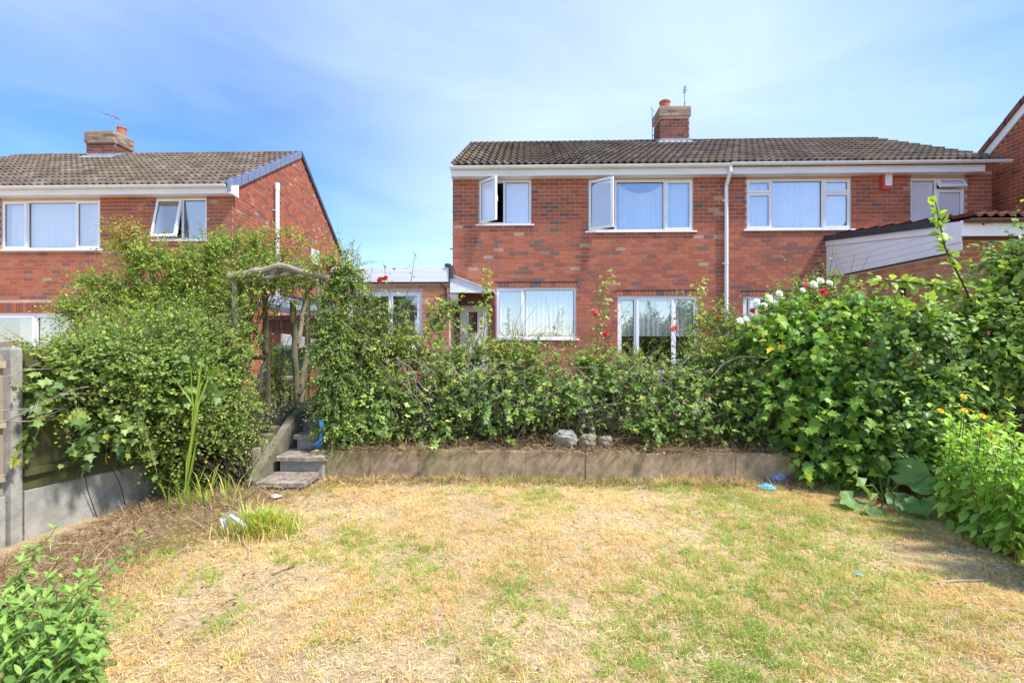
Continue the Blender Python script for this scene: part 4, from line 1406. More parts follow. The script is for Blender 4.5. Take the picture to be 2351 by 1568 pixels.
# ------------------------------------------------------------------ low retaining wall of concrete slabs
YWALL = 5.12
rw = thing('retaining_wall', (0.5, YWALL, 0), 'low stained concrete slab wall between the lawn and the bramble bank', 'wall')
edges = [712, 850, 960, 1105, 1207, 1345, 1455, 1562, 1690, 1835]
for i, (a, b) in enumerate(zip(edges, edges[1:])):
    xa, xb = W(a, 1040, YWALL).x + 0.0015, W(b, 1040, YWALL).x - 0.0015
    dy = random.uniform(-0.008, 0.008)
    zt = 0.30 + random.uniform(-0.010, 0.006)
    m = MB()
    nseg = 14
    V = []
    for k in range(nseg + 1):
        x = xa + (xb - xa) * k / nseg
        j = random.uniform(-0.009, 0.004) - (0.02 * random.random() if k in (0, nseg) else 0)
        V += [(x, YWALL + dy, -0.12), (x, YWALL + dy, zt + j - 0.008), (x, YWALL + dy + 0.01, zt + j), (x, YWALL + dy + 0.08, zt + j), (x, YWALL + dy + 0.08, -0.12)]
    fs = []
    for k in range(nseg):
        for q in range(4):
            fs.append((k * 5 + q, (k + 1) * 5 + q, (k + 1) * 5 + q + 1, k * 5 + q + 1))
    fs += [(0, 1, 2, 3, 4), tuple(nseg * 5 + q for q in (4, 3, 2, 1, 0))]
    m.add(V, fs, random.random())
    m.build('slab', M['slab'], rw)

# ------------------------------------------------------------------ steps
steps = thing('garden_steps', (-2.4, 5.1, 0), 'narrow concrete slab steps rising under the rustic arch', 'steps')
sl_data = [(-2.66, -2.18, 4.66, 5.06, 0.085), (-2.64, -2.13, 5.0, 5.46, 0.255), (-2.60, -2.125, 5.30, 5.70, 0.425), (-2.60, -2.125, 5.62, 6.05, 0.55)]
for i, (xa, xb, ya, yb, zt) in enumerate(sl_data):
    m = MB()
    V = []
    n = 8
    for k in range(n + 1):
        x = xa + (xb - xa) * k / n
        j = random.uniform(-0.012, 0.012)
        V += [(x, ya + j, zt - 0.05), (x, ya + j, zt - 0.008), (x, ya + j + 0.012, zt + random.uniform(-0.002, 0.002)), (x, yb, zt), (x, yb, zt - 0.05)]
    fs = []
    for k in range(n):
        for q in range(4):
            fs.append((k * 5 + q, (k + 1) * 5 + q, (k + 1) * 5 + q + 1, k * 5 + q + 1))
        fs.append((k * 5 + 4, (k + 1) * 5 + 4, (k + 1) * 5, k * 5))
    fs += [(0, 1, 2, 3, 4), tuple(n * 5 + q for q in (4, 3, 2, 1, 0))]
    m.add(V, fs)
    m.build('tread', M['paving'], steps)
    MB().box((xa + 0.02, ya + 0.05, zt - 0.26 if i else -0.1), (xb - 0.03, ya + 0.15, zt - 0.052)).build('riser', M['concrete'], steps)
# sloping kerb on the left of the steps
kb = MB()
P = [(-2.70, 4.72, 0.02), (-2.68, 5.1, 0.30), (-2.66, 5.5, 0.55), (-2.64, 6.0, 0.70), (-2.50, 6.5, 0.80)]
for a, b in zip(P, P[1:]):
    kb.add([(a[0] - 0.09, a[1], -0.1), (a[0], a[1], -0.1), (a[0], a[1], a[2] + 0.06), (a[0] - 0.09, a[1], a[2] + 0.06),
            (b[0] - 0.09, b[1] - 0.006, -0.1), (b[0], b[1] - 0.006, -0.1), (b[0], b[1] - 0.006, b[2] + 0.06), (b[0] - 0.09, b[1] - 0.006, b[2] + 0.06)],
           [(0, 1, 2, 3), (1, 5, 6, 2), (3, 2, 6, 7), (4, 0, 3, 7), (5, 4, 7, 6)])
kb.build('kerb', M['kerb'], steps)
# log edging left of the kerb
for i in range(7):
    lx, ly = -2.86 - 0.02 * i, 4.98 + 0.17 * i
    zt = 0.34 + 0.055 * i + random.uniform(-0.02, 0.03)
    o = MB().lathe((lx, ly, 0), [(0.072, -0.1), (0.070, zt - 0.01), (0.058, zt), (0.02, zt + 0.004)], 10, random.random()).build('edging_log', M['log'])
    nth = ['nearest', 'second', 'third', 'fourth', 'fifth', 'sixth', 'farthest'][i]
    tag(o, 'upright log stump edging the steps, %s of the row' % nth, 'log', 'log edging beside the steps')


# ------------------------------------------------------------------ rustic arch
def log(mb, a, b, ra, rb=None, n=9, wob=0.012):
    a, b = Vector(a), Vector(b)
    rb = ra if rb is None else rb
    k = 6
    pts = []
    for i in range(k + 1):
        t = i / k
        p = a.lerp(b, t)
        if 0 < i < k: p += Vector((random.uniform(-wob, wob), random.uniform(-wob, wob), random.uniform(-wob, wob)))
        pts.append(p)
    rs = [(ra + (rb - ra) * i / k) * random.uniform(0.93, 1.07) for i in range(k + 1)]
    mb.tube(pts, rs, n, random.random())


arch = thing('rustic_arch', (-2.65, 5.9, 0.5), 'weathered log pergola arch with pitched top over the garden steps', 'garden arch')
YA, YB = 5.45, 6.3


def lg_part(name, p, q, r, mat='log', r2=None):
    m = MB()
    log(m, p, q, r * 0.84, r2 * 0.84 if r2 else None)
    m.build(name, M[mat], arch)


lg_part('post', W(548, 1010, YA), W(539, 640, YA), 0.034, 'log_pale')
lg_part('post', W(768, 1020, YA), W(728, 628, YA), 0.045, 'log_pale', 0.038)
lg_part('post', W(617, 985, YB), W(606, 652, YB), 0.046)
lg_part('post', W(682, 945, YB + 0.1), W(673, 690, YB + 0.1), 0.050)
lg_part('post', W(703, 960, YB + 0.35), W(706, 645, YB + 0.35), 0.046)
lg_part('rafter', W(526, 636, YA - 0.05), W(644, 610, YA - 0.05), 0.042, 'log_pale', 0.036)
lg_part('rafter', W(640, 609, YA - 0.03), W(756, 638, YA - 0.03), 0.040, 'log_pale', 0.036)
lg_part('rafter', W(560, 655, YB), W(640, 640, YB), 0.040, 'log_pale')
lg_part('rafter', W(620, 643, YB), W(716, 664, YB), 0.042, 'log_pale')
lg_part('purlin', W(545, 645, YA), W(606, 668, YB + 0.1), 0.034, 'log_pale')
lg_part('purlin', W(642, 618, YA), W(640, 648, YB + 0.1), 0.034, 'log_pale')
lg_part('purlin', W(738, 636, YA), W(706, 668, YB + 0.3), 0.034, 'log_pale')
lg_part('slat', W(536, 652, YA + 0.1), W(690, 624, YA + 0.05), 0.030, 'log_pale')
lg_part('slat', W(560, 662, YA + 0.4), W(735, 640, YA + 0.35), 0.032, 'log_pale')
lg_part('slat', W(640, 622, YA + 0.15), W(752, 655, YA + 0.3), 0.030, 'log_pale')
m = MB()
pa, pb = W(572, 643, YA + 0.25), W(688, 618, YA - 0.02)
m.obox(pa, pb - pa, (0, 0.03, 0), (0, 0, 0.07))
m.build('board', M['log_pale'], arch)
lg_part('rail', W(556, 817, YA + 0.2), W(612, 821, YB), 0.036)
lg_part('brace', W(556, 700, YA + 0.2), W(612, 815, YB), 0.040)
lg_part('brace', W(556, 830, YA + 0.2), W(590, 895, YA + 0.6), 0.030, 'log_pale')
lg_part('brace', W(613, 822, YB), W(585, 900, YA + 0.6), 0.036, 'log_pale')
lg_part('brace', W(585, 900, YA + 0.6), W(616, 960, YB), 0.030)
lg_part('rail', W(680, 797, YB + 0.1), W(706, 798, YB + 0.35), 0.034)
lg_part('brace', W(700, 690, YB + 0.25), W(685, 790, YB + 0.1), 0.036, 'log_pale')
lg_part('brace', W(706, 800, YB + 0.3), W(686, 905, YB + 0.1), 0.042)
lg_part('brace', W(690, 940, YB + 0.1), W(694, 880, YB + 0.12), 0.036)

# blue rope on the arch post
c = W(738, 985, 5.16)
m = MB()
for k in range(3):
    m.tube([c + Vector((0.012 * k - 0.02, 0, 0.10)), c + Vector((0.012 * k, -0.02, 0.0)), c + Vector((-0.01 + 0.01 * k, -0.02, -0.12)), c + Vector((-0.09 + 0.02 * k, -0.02, -0.17)), c + Vector((-0.03, -0.01, -0.19 + 0.01 * k)), c + Vector((0.02, -0.01, -0.13))], 0.009, 5)
tag(m.build('rope', M['rope']), 'loop of blue rope tied to the arch post above the steps', 'rope')
o = MB()
log(o, W(738, 1030, 5.24), W(738, 968, 5.24), 0.035)
tag(o.build('stump_post', M['log_pale']), 'short grey wooden post at the right of the steps behind the blue rope', 'post')
lgp = MB().box((W(728, 940, 6.55).x, 6.55, 0.45), (W(748, 940, 6.55).x, 6.60, W(728, 640, 6.55).z))
tag(lgp.build('green_board', M['green_board']), 'upright green stained board between brick pier and ivy column', 'board')

# ------------------------------------------------------------------ things glimpsed through the arch
p0, p1 = W(711, 940, 7.0), W(748, 836, 7.0)
pier = thing('brick_pier', (p0.x, 7.0, 0.5), 'narrow orange brick pier seen through the rustic arch', 'pier')
MB().box((p0.x + 0.004, 7.004, 0.45), (p1.x - 0.004, 7.22, p1.z)).build('core', M['mortar_pale'], pier)
z = 0.46
while z < p1.z - 0.05:
    MB().box((p0.x, 6.995, z), (p1.x, 7.215, z + 0.068), random.random()).build('brick', M['brick_orange'], pier)
    z += 0.079
s0, s1 = W(622, 960, 7.2), W(676, 872, 7.2)
scr = thing('screen_wall', (s0.x, 7.2, 0.4), 'pierced concrete screen block wall with brick base behind the arch', 'wall')
bs = 0.29
for ix in range(3):
    for iz in range(2):
        bx, bz_ = s0.x - 0.25 + ix * (bs + 0.008), s1.z - (iz + 1) * (bs + 0.008)
        m = MB()
        ring(m, bx, bx + bs, bz_, bz_ + bs, 0.028, 7.2, 7.29)
        cxm, czm = bx + bs / 2, bz_ + bs / 2
        for qx, qz in ((0, 0), (1, 0), (0, 1), (1, 1)):
            ex, ez = bx + 0.028 + qx * (bs - 0.056), bz_ + 0.028 + qz * (bs - 0.056)
            pts = []
            for k in range(7):
                a = k / 6 * math.pi / 2
                pts.append((ex + (1 - 2 * qx) * 0.112 * math.cos(a), ez + (1 - 2 * qz) * 0.112 * math.sin(a)))
            for (xa_, za_), (xb_, zb_) in zip(pts, pts[1:]):
                dxm, dzm = 0.018, 0.018
                m.prism([(xa_ - dxm, 7.205, za_), (xa_ + dxm, 7.205, za_), (xb_ + dxm, 7.205, zb_), (xb_ - dxm, 7.205, zb_)], (0, 0.08, 0))
        m.build('screen_block', M['screen'], scr)
MB().box((s0.x - 0.3, 7.19, 0.3), (s0.x + 0.65, 7.31, s1.z - 0.61)).build('base', M['brick_orange'], scr)
MB().box((s0.x - 0.3, 7.18, s1.z), (s0.x + 0.75, 7.32, s1.z + 0.05)).build('coping', M['screen'], scr)

# wheelie bin
bp = W(686, 800, 7.75)
bin_ = thing('wheelie_bin', (bp.x, 7.75, 0.3), 'green plastic wheelie bin behind the rustic arch', 'bin')
w0, w1, zt, zb = 0.24, 0.29, bp.z - 0.02, 0.3
m = MB().add([(bp.x - w0, 7.6, zb), (bp.x + w0, 7.6, zb), (bp.x + w0, 8.05, zb), (bp.x - w0, 8.05, zb),
              (bp.x - w1, 7.52, zt), (bp.x + w1, 7.52, zt), (bp.x + w1, 8.15, zt), (bp.x - w1, 8.15, zt)],
             [(3, 2, 1, 0), (4, 5, 6, 7), (0, 1, 5, 4), (1, 2, 6, 5), (2, 3, 7, 6), (3, 0, 4, 7)])
m.box((bp.x - w1 - 0.015, 7.505, zt - 0.06), (bp.x + w1 + 0.015, 8.16, zt - 0.002))
m.build('body', M['bin'], bin_)
MB().prism([(bp.x - 0.31, 7.47, zt), (bp.x - 0.31, 7.47, zt + 0.03), (bp.x - 0.31, 7.75, zt + 0.075), (bp.x - 0.31, 8.17, zt + 0.05), (bp.x - 0.31, 8.17, zt)], (0.62, 0, 0)).build('lid', M['bin'], bin_)
m = MB().tube([(bp.x - 0.26, 8.2, zt + 0.02), (bp.x + 0.26, 8.2, zt + 0.02)], 0.02, 8)
m.build('handle', M['bin'], bin_)
for s in (-1, 1):
    MB().tube([(bp.x + s * 0.23, 8.12, 0.4), (bp.x + s * 0.28, 8.12, 0.4)], 0.1, 12).build('wheel', M['black'], bin_)

# shed with felt roof
s0, s1 = W(604, 775, 8.5), W(752, 728, 8.5)
shed = thing('garden_shed', ((s0.x + s1.x) / 2, 8.5, 0.3), 'red-brown boarded shed with sagging grey felt roof seen through the arch', 'shed')
x = s0.x
while x < s1.x:
    MB().box((x, 8.5 + random.uniform(0, 0.006), 0.3), (x + 0.092, 8.53, s1.z + 0.02), 0).build('board', M['shed_wood'], shed)
    x += 0.096
MB().box((s0.x, 8.532, 0.3), (s1.x, 9.8, s1.z - 0.03)).build('carcass', M['shed_wood'], shed)
MB().box((s0.x - 0.05, 8.44, s1.z - 0.05), (s1.x + 0.04, 8.494, s1.z + 0.03)).build('fascia', M['shed_wood'], shed)
V = []
n = 14
for k in range(n + 1):
    t = k / n
    x = s0.x - 0.1 + (s1.x - s0.x + 0.2) * t
    zt = W(600, 693, 8.5).z * (1 - t) + W(745, 722, 8.5).z * t + 0.02 * math.sin(t * 9)
    V += [(x, 8.40, zt - 0.09 - 0.04 * math.sin(t * 7)), (x, 8.39, zt), (x, 9.0, zt + 0.16), (x, 9.8, zt + 0.16)]
fs = [(k * 4 + q, k * 4 + 4 + q, k * 4 + 5 + q, k * 4 + 1 + q) for k in range(n) for q in range(3)]
MB().add(V, fs).build('roof', M['felt'], shed)
p0, p1 = W(655, 682, 9.6), W(760, 692, 9.6)
MB().prism([W(640, 692, 8.98), W(652, 678, 8.98), W(745, 690, 8.98), W(752, 702, 8.98)], (0, 0.3, 0)).build('ridge_capping', M['vergedark'], shed)
lw0, lw1 = W(645, 800, 8.2), W(730, 772, 8.2)
tag(MB().prism([(lw0.x, 8.2, 0.3), (lw1.x, 8.2, 0.3), (lw1.x, 8.2, lw1.z - 0.06), (lw0.x, 8.2, lw1.z + 0.04)], (0, 0.1, 0)).build('white_wall', M['white_render']), 'low pale rendered wall behind the green bin', 'wall')

# ------------------------------------------------------------------ left fence
fence = thing('concrete_post_fence', (-3.7, 3.4, 0), 'timber panel fence with concrete posts and gravel boards along the left border', 'fence')
F1 = W(25, 1000, 3.4)
FD = Vector((0.17, 0.985, 0)).normalized()
FP = [Vector((F1.x, F1.y, 0)) - FD * 1.86, Vector((F1.x, F1.y, 0)), Vector((F1.x, F1.y, 0)) + FD * 1.86]
pz = W(25, 797, 3.4).z
for i, p in enumerate(FP):
    m = MB()
    c = p
    zt = pz
    d = (FP[1] - FP[0]).normalized()
    nrm = Vector((d.y, -d.x, 0))
    d = Vector((0.0, 1.0, 0)); nrm = Vector((1.0, 0.0, 0))
    a = c - d * 0.04 - nrm * 0.042
    q = [a, a + d * 0.08, a + d * 0.08 + nrm * 0.085, a + nrm * 0.085]
    V = [v + Vector((0, 0, -0.1)) for v in q] + [v + Vector((0, 0, zt - 0.02)) for v in q] + [c + (v - c) * 0.8 + Vector((0, 0, zt)) for v in q]
    m.add(V, [(3, 2, 1, 0), (0, 1, 5, 4), (1, 2, 6, 5), (2, 3, 7, 6), (3, 0, 4, 7), (4, 5, 9, 8), (5, 6, 10, 9), (6, 7, 11, 10), (7, 4, 8, 11), (8, 9, 10, 11)])
    m.build('concrete_post', M['concrete'], fence)
gb_t = W(47, 1128, 3.45).z
for i, (a, b) in enumerate(zip(FP, FP[1:])):
    d = (b - a).normalized()
    nrm = Vector((d.y, -d.x, 0))
    ln = (b - a).length
    drop = -0.08 if i == 1 else 0.0
    s = a + d * 0.058
    V = []
    e = d * (ln - 0.116)
    MB().prism([s + Vector((0, 0, -0.1)), s + e + Vector((0, 0, -0.1)), s + e + Vector((0, 0, gb_t + drop)), s + Vector((0, 0, gb_t))], nrm * 0.04).build('gravel_board', M['concrete'], fence)
    n = 17
    mat = M['fence_board'] if i == 1 else M['fence_pale']  # far panel coloured dark for algae and shade, near one pale as if lit
    for k in range(n):
        p = s + e * (k / n)
        dr = drop * k / n
        MB().obox(p + nrm * (0.004 * (k % 2)) + Vector((0, 0, gb_t + dr + 0.008)), e / n * 1.04, (0, 0, pz - 0.06 - gb_t), nrm * 0.014, random.random()).build('fence_board', mat, fence)
    for zz in (0.14, 0.5, 0.9):
        MB().obox(s + nrm * 0.02 + Vector((0, 0, gb_t + zz * (pz - gb_t) - 0.04)), e, (0, 0, 0.05), nrm * 0.028).build('rail', mat, fence)

# right fence behind the apple tree
rf = thing('board_fence', (5.3, 5.0, 0), 'old grey horizontal board fence behind the apple tree on the right', 'fence')
for i in range(7):
    z = 0.05 + i * 0.155
    MB().obox((5.15, 3.9, z), (0.15, 4.0, 0), (0, 0, 0.145), (0.022 + 0.006 * (i % 2), 0, 0), random.random()).build('board', M['fence_old'], rf)
for y in (4.0, 5.7, 7.4):
    MB().box((5.21 + (y - 3.9) * 0.037, y, -0.1), (5.29 + (y - 3.9) * 0.037, y + 0.08, 1.15)).build('post', M['fence_old'], rf)

# ------------------------------------------------------------------ vegetation
def T_ovate(w=0.36, fold=0.10, curl=0.10):
    V = np.array([(0, 0, 0), (-w * 0.85, 0.32, fold), (0, 0.42, -0.02), (w * 0.85, 0.32, fold), (-w * 0.75, 0.66, fold * 0.8 - curl * 0.4), (w * 0.75, 0.66, fold * 0.8 - curl * 0.4), (0, 1.0, -curl)])
    Fc = np.array([(0, 2, 1), (0, 3, 2), (1, 2, 4), (2, 3, 5), (4, 2, 6), (2, 5, 6)])
    return V, Fc


def T_small(w=0.36, fold=0.10, curl=0.08):
    V = np.array([(0, 0, 0), (-w, 0.45, fold), (0, 0.5, -0.02), (w, 0.45, fold), (0, 1.0, -curl)])
    Fc = np.array([(0, 2, 1), (0, 3, 2), (1, 2, 4), (2, 3, 4)])
    return V, Fc


def T_lobed():
    out = [(0.0, 0.0), (0.20, -0.06), (0.46, 0.08), (0.32, 0.24), (0.56, 0.50), (0.34, 0.50), (0.20, 0.62), (0.0, 1.0), (-0.20, 0.62), (-0.34, 0.50), (-0.56, 0.50), (-0.32, 0.24), (-0.46, 0.08), (-0.20, -0.06)]
    V = [(0, 0.36, -0.03)]
    for x, y in out:
        V.append((x, y, 0.20 * abs(x) - 0.20 * max(0, y - 0.3) ** 1.2 - 0.25 * max(0, abs(x) - 0.4)))
    n = len(out)
    Fc = [(0, 1 + i, 1 + (i + 1) % n) for i in range(n)]
    return np.array(V), np.array(Fc)


def T_round():
    V = [(0, 0.5, -0.02)]
    n = 6
    for k in range(n):
        a = 2 * math.pi * k / n - math.pi / 2
        V.append((0.42 * math.cos(a), 0.5 + 0.5 * math.sin(a), 0.09 * abs(math.cos(a)) + 0.02 * (k % 2)))
    return np.array(V), np.array([(0, 1 + i, 1 + (i + 1) % n) for i in range(n)])


def norm(a):
    return a / np.maximum(np.linalg.norm(a, axis=-1, keepdims=True), 1e-9)


def frames(d, n):
    d = norm(d)
    x = norm(np.cross(d, n))
    z = np.cross(x, d)
    return x, d, z


def leaf_geo(T, P, D, N, S):
    V, Fc = T
    x, y, z = frames(D, N)
    S = S[:, None, None]
    vs_ = P[:, None, :] + S * (V[None, :, 0:1] * x[:, None, :] + V[None, :, 1:2] * y[:, None, :] + V[None, :, 2:3] * z[:, None, :])
    k = len(V)
    fs = Fc[None] + (np.arange(len(P)) * k)[:, None, None]
    return vs_.reshape(-1, 3), fs.reshape(-1, 3)


def plant_leaves(root, T, mat, P, D, N, S, tint, singles=300, name='leaf', mass='foliage'):
    """the leaves that show largest become leaf parts, the rest one foliage part"""
    n = len(P)
    dist = np.linalg.norm(P - np.array([0, 0, EYE]), axis=1)
    u = P[:, 0] / P[:, 1]
    infr = (np.abs(u + 0.028) < 1.05)
    facing = np.abs(np.einsum('ij,ij->i', norm(N), norm(P - np.array([0, 0, EYE]))))
    score = S / dist * (0.4 + facing) * infr
    base = np.array(root['front']) if 'front' in root.keys() else None
    order = np.argsort(-score)
    idx = order[:singles] if singles else order[:0]
    rest = np.setdiff1d(np.arange(n), idx)
    if len(rest):
        V, Fc = leaf_geo(T, P[rest], D[rest], N[rest], S[rest])
        me = fast_mesh(mass, V, Fc, np.repeat(tint[rest], len(T[1])), mat)
        link_mesh(mass, me, root, 'stuff')
    if len(idx):
        tm = fast_mesh(name, T[0], T[1], np.zeros(len(T[1])), mat)
        X, Y_, Z_ = frames(D[idx], N[idx])
        for j, i in enumerate(idx):
            s = float(S[i])
            o = bpy.data.objects.new(name, tm)
            o.matrix_basis = Matrix(((X[j, 0] * s, Y_[j, 0] * s, Z_[j, 0] * s, P[i, 0]), (X[j, 1] * s, Y_[j, 1] * s, Z_[j, 1] * s, P[i, 1]),
                                     (X[j, 2] * s, Y_[j, 2] * s, Z_[j, 2] * s, P[i, 2]), (0, 0, 0, 1)))
            o['tint'] = float(tint[i])
            col.objects.link(o)
            attach(o, root)


def ell(px, py, Y, rpx, rpy, rd):
    c = W(px, py, Y)
    return (c.x, c.y, c.z, rpx * Y / F, rd, rpy * Y / F)


def shoots(ells, n_shoot, per, length, leaf, up=0.35, droop=0.25, spread=0.75, tipt=0.35, rand_t=0.28, base_t=0.35, gravity=0.25, back=0.35, inner=0.45, cluster=1, zmin=None):
    E = np.array(ells)
    area = E[:, 3] * E[:, 5] + E[:, 4] * (E[:, 3] + E[:, 5]) * 0.5
    k = rng.choice(len(E), n_shoot, p=area / area.sum())
    s = norm(rng.normal(size=(n_shoot, 3)))
    flip = (s[:, 1] > 0) & (rng.random(n_shoot) > back)
    s[flip, 1] *= -1
    rr = 1 - inner * rng.random(n_shoot) ** 1.6
    c, r = E[k, :3], E[k, 3:]
    p = c + s * r * rr[:, None]
    # keep shoots that are near the outside of the whole mass
    dmin = np.full(n_shoot, 9.0)
    for e in E:
        q = (p - e[:3]) / e[3:]
        dmin = np.minimum(dmin, np.linalg.norm(q, axis=1))
    gap = fbm(p[:, 0] * 1.0 + p[:, 1] * 0.7, p[:, 2] - p[:, 1] * 0.4, 3.4, 2)
    keep = (dmin > 0.45) & (rng.random(n_shoot) < np.clip((gap - 0.30) * 5.5, 0.12, 1))
    if zmin is not None: keep &= p[:, 2] > zmin
    p, s = p[keep], s[keep]
    m = len(p)
    d = norm(s * 0.8 + np.array([0, 0, up]) + rng.normal(size=(m, 3)) * 0.5)
    ln = length * (0.4 + 0.9 * rng.random(m))
    lg_ = rng.random(m) < 0.10
    d[lg_] = norm(d[lg_] + np.array([0, -0.1, 0.5]))
    ln[lg_] *= 2.0
    shs = 0.75 + 0.5 * rng.random((m, 1))
    a = norm(np.cross(d, rng.normal(size=(m, 3))))
    t = (np.arange(per) + 0.5) / per
    P = p[:, None, :] + d[:, None, :] * (ln[:, None, None] * t[None, :, None]) + np.array([0, 0, -1.0]) * (droop * ln[:, None, None] * (t ** 2)[None, :, None])
    sg = np.where(np.arange(per) % 2 == 0, 1.0, -1.0)
    LD = a[:, None, :] * sg[None, :, None] * spread + d[:, None, :] * 0.45 + rng.normal(size=(m, per, 3)) * 0.35 + np.array([0, 0, -gravity])
    LN = np.array([0, 0, 0.75]) + s[:, None, :] * 0.45 + rng.normal(size=(m, per, 3)) * 0.42
    S = leaf * (0.6 + 0.65 * rng.random((m, per))) * (1.08 - 0.42 * t[None, :]) * shs
    tint = base_t + tipt * t[None, :] + rand_t * rng.normal(size=(m, per)) * 0.7 + 0.15 * rng.normal(size=(m, 1))
    if cluster > 1:      # compound leaves
        Ps, Ds, Ns, Ss, Ts = [P], [LD], [LN], [S], [tint]
        Dn = norm(LD)
        side = norm(np.cross(Dn, LN))
        for sg2 in (-1, 1):
            Ps.append(P)
            Ds.append(Dn * 0.45 + side * sg2 * 0.9)
            Ns.append(LN)
            Ss.append(S * 0.85)
            Ts.append(tint + 0.03 * rng.normal(size=tint.shape))
        P, LD, LN, S, tint = [np.concatenate(x, axis=0) for x in (Ps, Ds, Ns, Ss, Ts)]
    return P.reshape(-1, 3), LD.reshape(-1, 3), LN.reshape(-1, 3), S.ravel(), np.clip(tint.ravel(), 0.0, 0.94), (p, d, ln)


def twigs(root, ells, base, n, r=0.008, mat='bark', name='branch', out=0.95):
    """branches from a base point out through the mass"""
    E = np.array(ells)
    mb = MB()
    for i in range(n):
        e = E[rng.integers(len(E))]
        s = norm(rng.normal(size=3))
        tip = Vector(e[:3] + s * e[3:] * out * rng.random() ** 0.4)
        b = Vector(base) + Vector((rng.normal() * 0.10, rng.normal() * 0.08, 0))
        b = b if not isinstance(base, list) else b
        mid = b.lerp(tip, 0.5) + Vector((rng.normal() * 0.08, rng.normal() * 0.06, 0.10))
        pts = [b, b.lerp(mid, 0.5) + Vector((rng.normal() * 0.03, 0, 0)), mid, mid.lerp(tip, 0.5) + Vector((0, 0, 0.03)), tip]
        mb.tube(pts, [r * 1.6, r * 1.3, r, r * 0.7, r * 0.35], 5, 0.5, False)
    return mb.build(name, M[mat], root, kind='stuff')


def bush(name, base, label, cat, ells, T, mat, n_shoot, per, length, leaf, twig_n=24, twig_r=0.008, group='garden shrubs', singles=300, twig_mat='bark', extra=None, **kw):
    root = thing(name, base, label, cat, group)
    P, D, N, S, t, sh = shoots(ells, n_shoot, per, length, leaf, **kw)
    if extra is not None:
        P, D, N, S, t = extra(P, D, N, S, t)
    plant_leaves(root, T, mat, P, D, N, S, t, singles)
    twigs(root, ells, base, twig_n, twig_r, twig_mat, 'stems')
    # fine shoot stems
    p, d, ln = sh
    sel = rng.choice(len(p), min(len(p), 700), replace=False)
    mb = MB()
    for i in sel:
        a = Vector(p[i])
        b = a + Vector(d[i]) * float(ln[i])
        mb.tube([a - Vector(d[i]) * 0.06, a.lerp(b, 0.5), b - Vector((0, 0, 0.02))], [0.0035, 0.003, 0.0015], 3, 0.5, False)
    mb.build('twigs', M['stem'], root, kind='stuff')
    return root


OV, SM, LB, RD = T_ovate(), T_small(), T_lobed(), T_round()
LANCE = T_ovate(0.25, 0.05, 0.18)
NARROW = T_small(0.24, 0.06, 0.08)

# --- shrub with dark rounded leaves over the left fence
E1 = [ell(140, 880, 3.66, 40, 62, .12), ell(205, 880, 3.86, 75, 80, .2), ell(285, 895, 4.12, 100, 105, .28), ell(370, 930, 4.42, 105, 125, .32), ell(450, 970, 4.75, 90, 140, .34), ell(520, 990, 5.0, 48, 120, .28),
      ell(160, 825, 3.95, 90, 26, .2), ell(280, 810, 4.5, 110, 50, .35), ell(430, 830, 5.0, 115, 95, .4), ell(510, 880, 5.1, 50, 110, .3), ell(410, 1070, 4.6, 50, 40, .2)]
bush('rounded_leaf_shrub', (-2.95, 4.75, 0.0), 'large dark green shrub with small rounded leaves hanging over the left fence', 'shrub', E1, RD, M['leaf_round'], 4600, 11, 0.24, 0.037, 50, 0.006,
     up=0.45, droop=0.25, inner=0.5)
E1b = [ell(250, 850, 4.15, 120, 80, .3), ell(380, 880, 4.5, 120, 130, .36), ell(500, 920, 4.9, 75, 150, .34), ell(545, 870, 5.2, 40, 110, .25), ell(548, 770, 5.3, 22, 90, .12), ell(560, 980, 5.15, 36, 70, .2), ell(450, 800, 5.0, 110, 60, .35), ell(330, 770, 4.8, 120, 40, .3)]
bush('small_leaf_shrub', (-2.9, 5.0, 0.0), 'lighter green small-leaved shrub tangled through the dark shrub left of the arch', 'shrub', E1b, SM, M['leaf_ivy'], 2600, 12, 0.27, 0.034, 30, 0.005, singles=200, up=0.3, droop=0.4, inner=0.35, base_t=0.42)
# --- tall yellow-green shrub with fine leaves behind it
E2 = [ell(300, 548, 5.75, 28, 30, .16), ell(335, 585, 5.75, 36, 36, .2), ell(370, 640, 5.8, 55, 55, .3), ell(395, 720, 5.8, 70, 70, .36), ell(455, 640, 5.85, 42, 60, .26), ell(480, 575, 5.95, 40, 36, .22), ell(540, 600, 6.0, 50, 50, .3), ell(600, 575, 6.2, 45, 36, .28),
      ell(660, 560, 6.3, 38, 22, .22), ell(630, 620, 6.2, 55, 36, .3), ell(290, 690, 5.65, 50, 34, .26), ell(225, 655, 5.6, 42, 14, .16), ell(215, 715, 5.5, 56, 26, .25), ell(470, 740, 5.8, 80, 60, .36), ell(540, 720, 5.85, 60, 70, .34), ell(330, 760, 5.5, 90, 50, .36)]


def rust(P, D, N, S, t):
    a = np.array(W(308, 530, 5.8))
    b = np.array(W(660, 545, 6.3))
    near = (np.linalg.norm(P - a, axis=1) < 0.32) | (np.linalg.norm(P - b, axis=1) < 0.25)
    t = np.where(near & (rng.random(len(t)) < 0.6), 1.0, t)
    return P, D, N, S, t


bush('fine_leaf_shrub', (-3.9, 5.9, 0.2), 'tall yellow-green shrub with arching sprays of fine leaves in front of the left house', 'shrub', E2, NARROW, M['leaf_fine'], 5200, 13, 0.27, 0.043, 60, 0.008,
     up=0.55, droop=0.35, inner=0.5, base_t=0.30, extra=rust)
